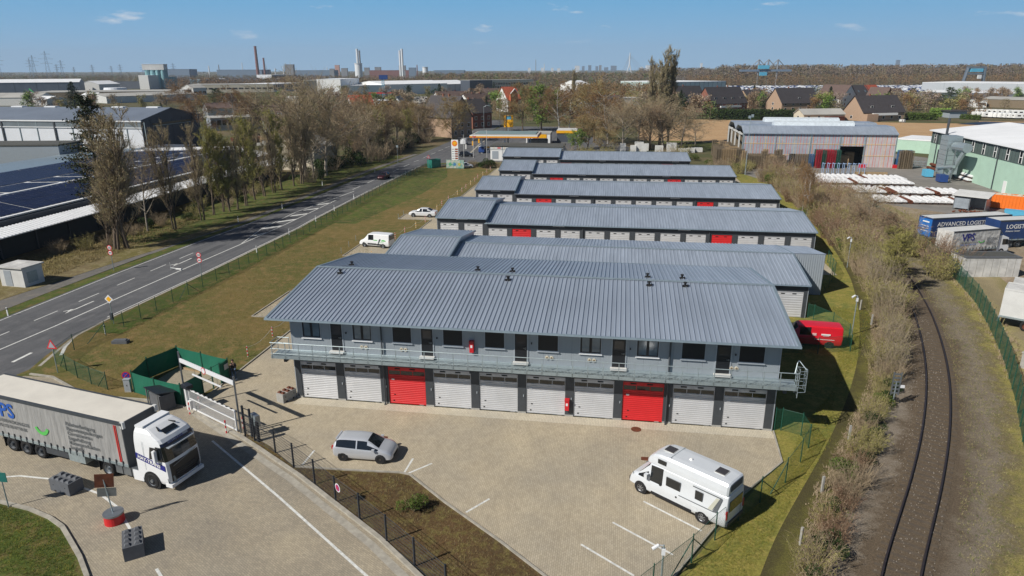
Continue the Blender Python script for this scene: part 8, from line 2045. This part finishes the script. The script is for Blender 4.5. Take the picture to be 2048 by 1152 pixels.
q=MB();q.box(-55*u,48*u,-2,2,zt(144),zt(140));q.build('boom',M['farblue'],t)
q=MB()
for dx in(-18,1,20):
 for e in(-20,20):q.tube((dx*u,0,zt(121)),((dx+e)*u,0,zt(140)),.55,.55,4)
q.build('tie_rods',M['fargrey'],t)['kind']='stuff'
q=MB();q.box(-20*u,2*u,-4,-2,zt(139),zt(132));q.box(-16*u,-2*u,-4.5,-2,zt(152),zt(145));q.build('machine_house',M['cyan'],t)
x,y=at_px(1953,965);u=965/1433.0
t=thing('container_crane','grey and blue gantry crane standing behind the right woodland edge','crane',(x,y,0),.155)
q=MB();q.tube((-22*u,0,0),(-15*u,0,zt(137)),2.2,2.2,6);q.tube((20*u,0,0),(18*u,0,zt(137)),2.2,2.2,6);q.box(-17*u,20*u,-2,2,zt(139),zt(135.5));q.box(-15*u,17*u,-2,2,zt(151),zt(148));q.build('portal_frame',M['steel'],t)
q=MB();q.box(-11*u,13*u,-3,1,zt(146),zt(139.5));q.build('machine_house',M['cyan'],t)
q=MB();q.box(4*u,11*u,-4,-2,zt(159),zt(152));q.build('operator_cabin',M['farwhite'],t)
t=hall('pale_panel_hall','long pale green panel hall with dark joints beyond the village',(72.9,701.3),(133.7,753.1),80,11.0,mat('pale_green_panel',(.42,.52,.50),.7,0,.08),M['whiteroof'],bays=12)
hall('pale_panel_hall','white-roofed long hall farther back left of the pale green one',(10.6,1180.5),(134.0,1266.7),80,8.4,M['halllight'],M['whiteroof'])
hall('white_tent_hall','small white pointed hall beside the orange thicket',(-19.2,681.2),(-9.7,696.9),25,9,M['vwhite'],M['whiteroof'],4,'x')
hall('logistics_hall','very long pale grey logistics hall at the right behind the car store',(348.6,798.0),(446.0,706.6),90,8.9,mat('pale_grey_panel',(.42,.45,.48),.7,0,.08),M['whiteroof'],bays=6,mw=M['clad'])
hall('logistics_hall','dark grey logistics hall in front of the long pale one',(255.4,557.5),(338.6,513.4),60,6.0,mat('dark_grey_panel',(.13,.145,.18),.7,0,.1,.02),M['whiteroof'],bays=9)
cm=MB();cm.box(-2.2,2.2,-.9,.9,.3,.9);cm.box(-1.3,1.4,-.8,.8,.9,1.45)
q=MB();rg=random.Random(17)
cmat=[M['vanwhite'],M['silver'],M['blackcar'],M['blue'],M['vanwhite']]
for r in range(26):
 d=640+r*14.5
 for k in range(150):
  px=1330+k*3.55+r*1.0
  if px>1855 or(px<1450 and d>760)or rg.random()<.1:continue
  x,y=at_px(px,d);mi=rg.choice([0,0,0,1,2,2,3,3])
  w_=1.15;z1=1.0
  q.add([(x-2.2,y-.95,.2),(x+2.2,y-.95,.2),(x+2.2,y+.95,.2),(x-2.2,y+.95,.2),(x-2.1,y-.9,z1),(x+2.1,y-.9,z1),(x+2.1,y+.9,z1),(x-2.1,y+.9,z1),(x-1.2,y-.75,1.5),(x+1.2,y-.75,1.5),(x+1.2,y+.75,1.5),(x-1.2,y+.75,1.5)],[(0,1,5,4),(1,2,6,5),(3,0,4,7),(4,5,9,8),(5,6,10,9),(7,4,8,11),(8,9,10,11),(6,7,11,10)],mi)
stuff(q.build('stored_cars',cmat[:4]),'dense rows of new white, dark and blue cars in the storage lot beyond the village')
sheet('car_store_ground',[at_px(1330,600),at_px(1870,600),at_px(1880,1010),at_px(1420,1010)],.03,G_asph2)
# --- petrol station
t=thing('petrol_canopy','petrol station canopy with yellow and red edge band on columns','canopy',(-23.1,166.5)+(0,),R_(2))
cx,cy=(-20.6,156.7);cw=(-0.7,159.0)[0]-cx
t.location=(cx,cy,0)
q=MB();q.box(0,cw,0,14,4.95,5.55);q.build('canopy_deck',M['greyroof'],t)
q=MB();q.box(.8,cw-.8,4,13.6,5.56,5.75);q.build('roof_sheet',mat('canopy_roof_green',(.20,.27,.27),.6),t)
q=MB();q.box(-.1,cw+.1,-.1,-.0,5.0,5.32);q.build('yellow_band',M['yellow'],t)
q=MB();q.box(-.1,cw+.1,-.1,-.0,5.32,5.62);q.build('white_band',M['vwhite'],t)
q=MB();q.box(-.12,cw+.12,-.12,-.0,4.86,5.0);q.build('red_band',M['orange'],t)
q=MB();q.box(-.14,-.0,-.1,14,4.86,5.4);q.build('yellow_band',M['orange'],t)
q=MB();q.box(cw,cw+.14,-.1,14,4.86,5.4);q.build('red_band',M['red'],t)
text('lettering','Shell',.55,M['red'],t,(.7,-.13,5.02),bold=.02)
for x in(3,cw/2,cw-3):
 for y in(3,11):ob('column',post_mesh(.2,4.95,M['vwhite'],True),t,(x,y,0))
for x in(4.5,cw/2+1.5,cw-5):
 p_=thing('fuel_pump','yellow and white fuel pump, '+('left' if x<6 else('middle' if x<cw/2+3 else 'right'))+' of three under the station canopy','fuel pump',(cx+x,cy+4,0),R_(2));q=MB();q.box(-.5,.5,-.3,.3,0,1.9);q.build('body',M['vwhite'],p_);q=MB();q.box(-.52,.52,-.32,.32,1.5,1.95);q.build('top_panel',M['yellow'],p_);q=MB();q.box(-.35,.35,-.34,-.3,.9,1.4);q.build('display',M['glass'],p_)
t=thing('shop_building','petrol station shop with white walls and yellow front sign','shop',(-8.1,188.0)+(0,),R_(2))
wS=8.10
q=MB();q.box(0,wS,0,9,0,3.3);q.build('wall',M['vwhite'],t);q=MB();q.box(-.1,wS+.1,-.1,9.1,3.3,3.6);q.build('roof',M['greyroof'],t)
q=MB();q.box(wS*.25,wS*.85,-.15,0,2.0,3.2);q.build('yellow_sign',M['yellow'],t);q=MB();q.box(wS*.1,wS*.9,-.08,0,.3,1.8);q.build('shop_window',M['glass'],t)
t=thing('car_wash','low grey car wash building with yellow band right of the station shop','car wash',(1.6,195.9)+(0,),R_(2))
wS=6.58
q=MB();q.box(0,wS,0,12,0,3.6);q.build('wall',M['greydark'],t);q=MB();q.box(-.2,wS+.2,-.25,0,3.0,3.9);q.build('yellow_band',M['yellow'],t);q=MB();q.box(-.2,wS+.2,-.2,12,3.6,3.8);q.build('roof',M['offwhite'],t)
t=thing('service_building','white flat-roofed service building left of the farthest garage row','building',(-12.01,143.21)+(0,),0)
q=MB();q.box(0,20,0,9,0,3.7);q.build('wall',M['vwhite'],t);q=MB();q.box(-.1,20.1,-.1,9.1,3.7,4.0);q.build('roof',M['tarmacroof'],t)
q=MB();q.box(.5,2.2,-.06,0,.5,2.6);q.build('side_door',M['cladlight'],t)
q=MB();q.box(0,5,-.1,-.0,3.0,3.95);q.build('fascia',M['offwhite'],t)
for x,m_ in((1.0,'cream'),(3.9,'cream')):q=MB();q.tube((x,-.13,3.45),(x,-.1,3.45),.22,.22,12);q.build('round_badge',M[m_],t)
q=MB();q.box(2.0,2.9,-.13,-.1,3.3,3.6);q.build('red_badge',M['red'],t)
t=thing('price_sign','tall white price totem with yellow emblem at the road by the station','sign',(-18.58,129.01)+(0,),R_(-4))
q=MB();q.box(-.9,.9,-.18,.18,1.0,6.9);q.build('totem',M['vwhite'],t)
q=MB();q.box(-.5,.5,-.1,.1,0,1.0);q.build('foot',M['galv'],t)
q=MB()
for k in range(7):
 a0=R_(20+k*20);a1=R_(20+k*20+19);q.add([(0,-.20,5.72),(.62*math.cos(a0),-.20,5.75+.68*math.sin(a0)),(.66*math.cos((a0+a1)/2),-.20,5.75+.73*math.sin((a0+a1)/2)),(.62*math.cos(a1),-.20,5.75+.68*math.sin(a1))],[(0,1,2,3)])
q.box(-.22,.22,-.205,-.195,5.55,5.76);q.build('emblem',M['yellow'],t)
q=MB();q.tube((0,-.192,6.0),(0,-.182,6.0),.74,.74,20);q.build('emblem_border',M['orange'],t)
for k,s in enumerate(('1.799','1.739','1.699','1.659','0.999')):
 q=MB();q.box(.05,.78,-.21,-.18,2.05+k*.58,2.42+k*.58);b_=q.build('price_board',mat('price_dark',(.10,.02,.02),.6),t);text('digits',s,.34,M['orange'],b_,(.08,-.215,2.1+k*.58));q=MB();q.box(-.78,-.1,-.20,-.18,2.15+k*.58,2.32+k*.58);q.build('fuel_name',M['galv'],t)
q=MB();q.box(-.8,.8,-.2,-.18,1.2,1.75);q.build('green_board',mat('board_green',(.01,.22,.15),.5),t)
t=thing('advert_board','yellow and orange advertising board beyond the station canopy','board',(-22.1,237.9)+(0,),0)
q=MB();q.box(-1.9,1.9,-.15,.15,1.5,6.2);q.build('panel',M['yellow'],t);q=MB();q.box(-1.1,1.1,-.18,-.15,4.6,6.0);q.build('picture',M['cyan'],t);ob('post',post_mesh(.15,1.5,M['galv'],True),t)
t=thing('billboard','graffiti covered board at the meadow corner beside the price totem','board',(-20.20,125.96)+(0,),R_(-2))
q=MB();q.box(0,4.6,-.05,.05,.1,2.2);q.build('panel',mat('graffiti',(.55,.50,.42),.7,col2=(.05,.30,.26),scale=1.4),t)
for k in range(3):q=MB();q.tube((1.0+k*1.2,-.08,1.1),(1.0+k*1.2,-.05,1.1),.4,.4,8);q.build('painted_blob',mat('blob%d'%k,((.10,.35,.15),(.06,.20,.40),(.45,.42,.10))[k],.7),t)
t=thing('green_mesh_box','box of green mesh panels at the road end of the meadow','enclosure',(-23.88,125.48)+(0,),R_(60))
for a,b in(((0,0),(3.2,0)),((3.2,0),(3.2,1.6)),((3.2,1.6),(0,1.6)),((0,1.6),(0,0))):
 q=MB();q.wall([a,b],.05,.05,2.1);q.build('mesh_panel',mat('teal_mesh',(.02,.22,.17),.6),t)
def lamp(p,h,label,arm=True):
 t=thing('street_lamp',label,'street lamp',(p[0],p[1],0));ob('pole',post_mesh(.09,h,M['galv']),t)
 if arm:q=MB();q.path([(0,0,h),(.9,0,h+.5),(2.0,0,h+.6)],.06,5);q.build('arm',M['galv'],t);q=MB();q.box(1.7,2.6,-.14,.14,h+.52,h+.66);q.build('lamp_head',M['galv'],t)
 return t
lamp((-34.0,246.5),9,'curved street lamp in front of the red-brown brick house')
lamp((-29.1,257.7),8,'straight lamp post at the station exit',False)
for i,(a,b)in enumerate(((927,316),(947,316),(974,324))):
 t=thing('flag_pole','%s thin white pole along the front of the petrol station'%('left','middle','right')[i],'pole',(-20.54,147.78)+(0,)if i==0 else((-17.85,148.12)+(0,)if i==1 else(-12.37,139.92)+(0,)));ob('pole',post_mesh(.06,6.5+i,M['offwhite']),t)
for i,p in enumerate(((-24.6,189.3),(-25.0,181.1),(-25.0,170.5))):
 q=MB();q.box(-.25,.25,-.2,.2,0,1.4);tag(q.build('price_bollard',M['yellow' if i<2 else 'offwhite'],None,p),('far yellow','middle yellow','near white')[i]+' bollard sign on the station kerb','bollard')
q=MB();q.strip([(-27.5,132),(-24,134.5),(-16,137),(-8,138)],3.0,.03);o=q.build('station_grass_verge',G_grass);o['kind']='structure'
q=MB();q.strip([(-20.6,152.5),(-23.3,182.9),(-25.4,219.5)],.6,.05);o=q.build('station_kerb_island',M['kerb']);o['kind']='structure'
# --- timber hall with striped curtain
t=thing('timber_hall','open timber hall with blue-grey double roof and red striped curtain wall','hall')
X0,X1,Y0,Y1=54.4,91.7,142.0,168.0;ze=8.1
for(ya,yb_)in((Y0,155),(155,Y1)):
 ym=(ya+yb_)/2;q=MB();q.extx([(ya-.5,ze),(ya+3.5,ze+1.5),(yb_-3.5,ze+1.5),(yb_,ze),(yb_,ze+.2),(yb_-3.5,ze+1.75),(ya+3.5,ze+1.75),(ya-.5,ze+.25)],X0,X1);q.build('roof',M['roof2'],t)
 q=MB();q.extx([(ya+4.8,ze+1.75),(ya+5.2,ze+2.5),(ym,ze+2.9),(yb_-5.2,ze+2.5),(yb_-4.8,ze+1.75)],X0+8.5,X1-9);q.build('roof_light',mat('rooflight_white',(.62,.68,.72),.4,0,.2,1.5),t)
q=MB();q.box(X0,X1,Y1-.2,Y1,0,ze);q.box(X1-.2,X1,Y0+.3,Y1,0,ze);q.build('rear_wall',M['wooddark'],t)
SM=[mat('strip_pale',(.55,.50,.50),.5,0,.15,.8),mat('strip_grey',(.40,.43,.48),.4,0,.2,.8),mat('strip_red',(.62,.17,.15),.6),mat('strip_orange',(.75,.22,.05),.6),mat('strip_yellow',(.70,.50,.22),.6)]
rg=random.Random(12);x=X0+.1;k=0
while x<X1-.1:
 w_=rg.uniform(.45,.85);kind=[0,2,1,2,0,4,1,3,0,2][k%10];k+=1
 if x<78 and kind==0:kind=1
 if x>84.2 and kind==1:kind=0
 ww_=w_ if kind<2 else w_*.17
 z0=0 if not(78.2<x<84.0)else 5.2
 q=MB();q.box(x,min(x+ww_,X1),Y0-.02,Y0+.03,z0,ze);q.build('curtain_strip',SM[kind],t);x+=ww_
for z in(5.6,2.8):
 for(a,b)in(((X0,78.2),(84,X1))if z<5 else((X0,X1),)):q=MB();q.box(a,b,Y0-.08,Y0-.02,z,z+.12);q.build('strap',SM[4],t)
for x in(X0,62.5,71,78.1,84.1,X1-.3):q=MB();q.box(x,x+.3,Y0-.1,Y0+.25,0,ze);q.build('post',M['galv'],t)
for y in(148,155,161.5,167.5):q=MB();q.box(X0,X0+.35,y,y+.35,0,ze);q.build('post',M['offwhite'],t)
for i in range(3):q=MB();q.box(X0-.1,X0+.25,Y0+2+i*8,Y0+8+i*8,ze-.5,ze-.1);q.build('eave_beam',M['offwhite'],t)
for i,(p,s)in enumerate((((80.5,146),2.6),((82.3,148),3.2))):
 q=MB();q.box(-1.2,1.2,-1.5,1.5,0,s);q.box(-1.25,1.25,-1.55,1.55,s*.48,s*.52);tag(q.build('crate',M['wood'],None,p),('left' if i==0 else 'right')+' large wooden crate inside the dark doorway of the timber hall','crate')
PM={}
def pstack(cols,n,seed):
 q=MB()
 for k in range(n):
  z=k*.15
  mi=0
  for x in(-.6,-.32,-.05,.22,.48):q.box(x,x+.13,-.4,.4,z+.12,z+.145)
  for y in(-.4,-.05,.3):q.box(-.6,.6,y,y+.1,z,z+.03);
  for x in(-.6,-.07,.5):
   for y in(-.4,.3):q.box(x,x+.1,y,y+.1,z+.03,z+.12)
 return q.mesh('pallet_stack',[cols])
for nm,m_ in(('red',mat('pallet_red',(.38,.015,.03),.8,0,.2)),('wood',M['wooddark']),('pale',M['wood']),('blue',mat('pallet_blue',(.03,.13,.30),.8,0,.2)),('green',mat('pallet_green',(.02,.10,.07),.8,0,.2)),('dark',M['black'])):
 PM[nm]=[pstack(m_,n,n)for n in(12,18,24)]
def stack_row(x0,x1,y0,y1,nx,ny,kinds,lv,place,seed):
 rg=random.Random(seed)
 for i in range(nx):
  for j in range(ny):
   k=rg.choice(kinds);o=ob('pallet_stack',PM[k][rg.choice(lv)],None,(x0+(x1-x0)*(i+.5)/nx,y0+(y1-y0)*(j+.5)/ny,0),rg.uniform(-.06,.06));o.scale=(1.05,1.05,1.25)
   tag(o,'%s %s'%({'red':'stack of red pallets','wood':'stack of weathered brown pallets','pale':'stack of fresh pale pallets','blue':'stack of blue pallets','green':'stack of dark green pallets','dark':'stack of black pallets'}[k],place),'pallet stack','%s pallet stacks %s'%(k,place))
stack_row(72.2,77.8,138.2,141.4,5,2,['red','red','red','green'],(2,),'left of the timber hall doorway',1)
stack_row(66.0,71.8,138.8,141.0,5,1,['dark','wood','blue','green'],(1,),'before the striped curtain',2)
stack_row(92.2,95.2,139.5,142.0,3,2,['wood','wood','blue'],(2,),'at the right corner of the timber hall',3)
stack_row(47.8,53.8,138,146,5,4,['wood','wood','pale'],(2,),'at the open left end of the timber hall',4)
stack_row(53.5,64.0,134.0,140.5,9,3,['wood','wood','pale','wood'],(1,1,2),'behind the scrub before the timber hall',5)
stack_row(49.5,54.0,147,165,3,6,['wood','pale'],(2,1),'beside the timber hall end',6)
for i,p in enumerate(((84.0,141.3),(92.0,141.3))):
 q=MB();q.prism([(-.9,-.5),(.9,-.5),(.6,.5),(-.6,.5)],0,.8);tag(q.build('impact_guard',M['red'],None,p),('left' if i==0 else 'right')+' red impact guard at the foot of the striped curtain','guard')
t=thing('rack_trestles','pale blue steel trestles standing in front of the red pallets','rack',(75.6,127.5,0))
for i in range(9):
 x=-4.5+i*1.15;q=MB();
 for y in(0,1.3):q.tube((x,y,0),(x,y,2.6),.07,.07,4)
 q.tube((x,0,2.6),(x,1.3,2.6),.07,.07,4);q.tube((x,0,1.4),(x,1.3,1.4),.05,.05,4);q.tube((x-.4,0,2.6),(x+.4,0,2.6),.07,.07,4);q.build('trestle',mat('trestle_blue',(.30,.42,.62),.5)if i==0 else bpy.data.materials['trestle_blue'],t)
bm_=MB();
for k in range(8):
 a0=PI*k/7-.0;a1=PI*(k+1)/7
 if k<7:bm_.quad((.50*math.cos(a0),-2.6,.08+.42*math.sin(a0)),(.50*math.cos(a1),-2.6,.08+.42*math.sin(a1)),(.50*math.cos(a1),2.6,.08+.42*math.sin(a1)),(.50*math.cos(a0),2.6,.08+.42*math.sin(a0)))
for y,s in((-2.6,1),(2.6,-1)):bm_.add([(.50*math.cos(PI*k/7),y,.08+.42*math.sin(PI*k/7))for k in range(8)],[tuple(range(8))])
film=mat('white_film',(.78,.78,.78),.45,0,.12,2,bump=.5,bscale=5);bme=bm_.mesh('wrap',[film])
dk=MB();dk.box(-.44,.44,-2.5,2.5,-.28,.08);dke=dk.mesh('rod_bundle',[mat('bundle_dark',(.10,.065,.05),.8,0,.4,3)])
rm_=MB()
for k in range(9):a=k*.7;rm_.tube((.28*math.cos(a),-2.6,.1+.22*math.sin(a)),(.28*math.cos(a),2.6,.1+.22*math.sin(a)),.13,.13,5)
rme=rm_.mesh('rust_bundle',[M['rust']])
rg=random.Random(9)
def bundles(xa,xb,y,layers,place,rust=0.0,rz=0.0,st=1.08,yb=None):
 n=int((xb-xa)/st)
 for l in range(layers):
  for i in range(n-(l if l else 0)):
   x=xa+(i+.5+.5*(l%2))*st;yy=y+(0 if yb is None else(yb-y)*i/n)+rg.uniform(-.2,.2)
   r=rg.random()<rust
   t=thing('rod_bundle' if r else 'wrapped_bundle',('rust-brown bundle of rods ' if r else 'bundle of rods capped with white film ')+place,'bundle',(x,yy,l*.78+.30),rz+rg.uniform(-.03,.03),('rusty bundles ' if r else 'white capped bundles ')+place)
   if r:ob('rods',rme,t)
   else:ob('wrap',bme,t);ob('rods',dke,t)
bundles(57.8,85.6,116.8,2,'in the farthest row of the storage yard',.02,yb=115.2)
bundles(72,84.5,116.2,1,'in the farthest row of the storage yard',0)if False else None
bundles(61.5,85.2,109.8,2,'in the second row of the storage yard',.05)
bundles(62.5,87.5,104.0,1,'in the third row of the storage yard',.25)
bundles(63.0,89.5,98.4,2,'in the fourth row of the storage yard',.15)
bundles(66.5,88.5,92.8,1,'in the nearest row of the storage yard',.2)
bundles(99,119,121.5,2,'before the mint hall',.05,yb=116)
bundles(103,121,114.5,1,'at the right edge',.9,yb=108)
bundles(99,112,138.5,2,'by the duct tower',.95,yb=131)
q=MB();q.box(-3.6,3.6,-.3,.3,0,.7);tag(q.build('timber_pack',M['wood'],None,(81.94,128.11)+(0,)),'long pale timber pack lying behind the farthest bundle row','timber pack')
q=MB();q.box(-3.6,3.6,-.4,.4,0,.6);tag(q.build('timber_pack',M['wood'],None,(84.76,94.75)+(0,),R_(-30)),'long pale timber pack at the right end of the bundle rows','timber pack')
t=thing('mint_hall','long mint green hall with white roof and dark upper cladding at the right edge','hall',(109.3,163.5,0),R_(-62))
a0=Vector((100.37,144.05));a1=Vector((99.58,101.34));an=math.atan2(a1.y-a0.y,a1.x-a0.x);t.location=(a0.x,a0.y,0);t.rotation_euler=(0,0,an);Lh=(a1-a0).length*1.5;Dh=34
q=MB();q.box(0,Lh,0,Dh,0,6.2);q.build('wall',M['mint'],t)
q=MB();q.box(-.05,Lh,-.06,Dh,6.2,9.0);q.build('upper_cladding',mat('dark_green_cladding',(.085,.12,.11),.7,0,.1,.5),t)
q=MB();q.exty([(0,0)],0,0)if False else None;q.extx([(-.6,9.0),(Dh/2,11.0),(Dh+.6,9.0),(Dh+.6,9.2),(Dh/2,11.25),(-.6,9.25)],-.6,Lh);q.build('roof',M['whiteroof'],t)
q=MB();q.add([(0,0,9),(0,Dh,9),(0,Dh/2,11)],[(0,1,2)]);q.build('gable',M['mint'],t)
wm3=MB();wm3.box(0,.9,-.12,-.06,6.5,8.6);wme3=wm3.mesh('window',[M['glass']]);wf3=MB();wf3.box(-.12,0,-.15,-.06,6.4,8.7);wf3.box(.9,1.02,-.15,-.06,6.4,8.7);wf3.box(0,.9,-.15,-.12,7.5,7.62);wfe3=wf3.mesh('frame',[M['vwhite']])
for k in range(int(Lh/5)):w_=ob('window',wme3,t,(2.0+k*5,0,0));ob('frame',wfe3,w_)
cl_=MB();cl_.box(0,.05,-.09,-.06,6.2,9.0);cle=cl_.mesh('cladding_joint',[M['pillar']])
for k in range(int(Lh/1.2)):ob('cladding_joint',cle,t,(.6+k*1.2,0,0))
for x in(4,16,34,50):q=MB();q.tube((x,-.2,0),(x,-.2,9),.1,.1,6);q.build('downpipe',M['pillar'],t)
q=MB();q.box(5,9,-.08,0,0,5.0);q.build('gateway',M['dark'],t);q=MB();q.box(12,14.5,-.1,0,1.6,4.2);q.build('lattice_window',M['wooddark'],t)
q=MB();q.box(38,39.2,-.1,0,0,2.4);q.build('white_door',M['vwhite'],t)
q=MB();q.cyl(11,-1.2,0,12.8,.28,.28,10);q.build('flue',M['pillar'],t)
d=thing('dust_extractor','galvanised duct tower and bent pipes standing against the mint hall','extractor',(a0.x+math.cos(an)*20-math.sin(an)*-3.2*1,a0.y+math.sin(an)*20+math.cos(an)*-3.2,0),an)
for k in range(8):q=MB();q.box(-2.6,1.2,-1.6,1.4,1.2+k*1.05,2.2+k*1.05);q.build('duct_panel',M['galv'],d)
q=MB();q.tube((1.6,0,7.4),(7.4,0,7.6),1.0,1.0,12);q.build('drum',M['galv'],d)
q=MB();q.tube((6.5,0,7),(4.6,-.6,3.6),.5,.5,8);q.tube((4.6,-.6,3.6),(3.2,-1,1),.45,.45,8);q.tube((-1,-1.8,2.4),(5.5,-1.2,3.4),.35,.35,8);q.build('bent_pipe',M['galv'],d)
for x in(-2.4,1.0,5):q=MB();q.box(x,x+.2,-1.4,-1.2,0,7);q.build('strut',M['steel'],d)
for i,(dx,m_)in enumerate(((-1.5,'blue'),(3.4,'blue'))):
 q=MB();q.prism([(-1.1,-.8),(1.1,-.8),(1.3,.8),(-1.3,.8)],.2,1.7);tag(q.build('blue_skip',M['cyan']if i==0 else M['blue'],None,(a0.x+math.cos(an)*(20+dx*1.6)+math.sin(an)*6.4,a0.y+math.sin(an)*(20+dx*1.6)-math.cos(an)*6.4,0),an),('light blue skip left' if i==0 else 'dark blue skip right')+' at the foot of the duct tower','skip')
A_=Vector((105.5,179.9));B_=Vector((114.3,173.3))
hall('mint_annex','low mint green annex with white roof between timber hall and mint hall',A_,B_,14,3.6,M['mint'],M['whiteroof'],cat='hall')
for i in range(10):
 q=MB();
 for z in(0,.55,1.1):q.box(-.55,.55,-.4,.4,z,z+.06)
 for sx in(-.55,.5):
  for sy in(-.4,.35):q.box(sx,sx+.05,sy,sy+.05,0,1.5)
 o=q.mesh('mesh_crate',[M['galv']])if i==0 else o
 tag(ob('mesh_crate',o,None,(97.5+i*1.25,146-(i*.35),0)),'grey wire crate in the row before the mint annex','crate','grey wire crates before the mint annex')
t=thing('smoking_shelter','grey steel shelter with glass sides and white pent roof on the yard','shelter',(82.38,86.57)+(0,),R_(-38))
q=MB();q.add([(-.4,-.5,2.5),(5.2,-.5,2.5),(5.2,3.6,3.0),(-.4,3.6,3.0),(-.4,-.5,2.62),(5.2,-.5,2.62),(5.2,3.6,3.12),(-.4,3.6,3.12)],[(0,3,2,1),(4,5,6,7),(0,1,5,4),(1,2,6,5),(2,3,7,6),(3,0,4,7)]);q.build('roof',M['offwhite'],t)
for x in(0,2.4,4.8):
 for y in(0,3.0):q=MB();q.box(x-.06,x+.06,y-.06,y+.06,0,2.55+y*.15);q.build('post',M['steel'],t)
for(a,b)in(((0,3.0),(4.8,3.0)),((0,0),(0,3.0)),((4.8,0),(4.8,3.0)),((0,0),(2.3,0))):
 q=MB();q.wall([a,b],.04,.3,2.2);q.build('side_panel',mat('frosted_panel',(.30,.34,.38),.3,0,.25,1.2),t)
q=MB();rg=random.Random(2)
for k in range(16):x,y=rg.gauss(0,.8),rg.gauss(0,.5);q.tube((x,y,.1),(x+rg.uniform(-.6,.6),y+rg.uniform(-.6,.6),.3),.15,.12,5)
tag(q.build('coil_heap',M['rust'],None,(83.96,83.62)+(0,)),'small heap of rusty coils in front of the steel shelter','heap')
t=thing('orange_container','bright orange open skip container filled with pale scrap','container',(89.22,88.44)+(0,),R_(-30))
q=MB();q.box(0,6.4,0,2.4,.15,.3)
q.build('floor',M['orange'],t)
for nm,a in(('side_wall',(0,6.4,0,.08)),('side_wall',(0,6.4,2.32,2.4)),('end_wall',(0,.08,.08,2.32)),('end_wall',(6.32,6.4,.08,2.32))):q=MB();q.box(*a,.3,2.5);q.build(nm,M['orange'],t)
rr=MB();rr.box(0,.12,-.08,0,.2,2.45);rm=rr.mesh('rib',[M['orange']])
for k in range(13):ob('rib',rm,t,(.1+k*.5,0,0))
rg=random.Random(6);q=MB()
for k in range(60):x,y,z=rg.uniform(.3,6),rg.uniform(.3,2.1),rg.uniform(1.9,2.5);q.box(x-.3,x+.3,y-.2,y+.2,z-.1,z+.12)
q.build('scrap_load',M['cream'],t)['kind']='stuff'
t=dup(t,(84.9+8.5,84.5,0),R_(-30),'second orange skip container continuing to the right edge')
t=thing('flat_rack','dark flatbed rack lying in front of the orange container','rack',(83.82,78.94)+(0,),R_(-34))
q=MB();q.box(0,7.5,-1.2,1.2,.5,.8);q.build('deck',M['concdark'],t)
for x in(.3,2.6,4.9,7.0):q=MB();q.box(x,x+.15,-1.1,1.1,0,.5);q.build('bearer',M['rust'],t)
t=thing('blue_tipper_skip','light blue tipping skip below the orange container at the right edge','skip',(88.31,77.95)+(0,),R_(-30))
q=MB();q.add([(-1.3,-.9,.3),(1.3,-.9,.3),(1.3,.9,.3),(-1.3,.9,.3),(-1.7,-1.0,1.6),(1.7,-1.0,1.6),(1.7,1.0,1.6),(-1.7,1.0,1.6)],[(0,1,5,4),(1,2,6,5),(2,3,7,6),(3,0,4,7),(4,5,6,7),(0,3,2,1)]);q.build('tub',M['cyan'],t)
q=MB();q.box(-1.2,1.2,-.7,.7,0,.3);q.build('runner',M['rust'],t)
for i,(p,s,l)in enumerate((((57,150),3,'small white van by the pallet stacks'),)):pass
t=thing('white_sheet_heap','heap of white sheeting and junk behind the farthest trees','heap',(32,170,0))
rg=random.Random(5)
for k in range(12):q=MB();x=rg.uniform(-9,14);y=rg.uniform(-3,3);q.box(x,x+rg.uniform(1,3.5),y,y+2,0,rg.uniform(1,2.6));q.build('sheet_pile',M['offwhite'],t)
# --- haze
hz_=MB();hz_.box(-7000,7000,-300,7000,-1.2,235)
hm=bpy.data.materials.new('air');hm.use_nodes=True;hn=hm.node_tree.nodes;hn.clear()
ho=hn.new('ShaderNodeOutputMaterial');hv=hn.new('ShaderNodeVolumePrincipled');hv.inputs['Color'].default_value=(.72,.84,1.0,1);hv.inputs['Density'].default_value=.000085;hv.inputs['Anisotropy'].default_value=.0
hm.node_tree.links.new(hv.outputs[0],ho.inputs['Volume'])
stuff(hz_.build('haze',hm),'thin blue spring haze over the plain')
SC.cycles.volume_bounces=0
SC.cycles.volume_step_rate=20
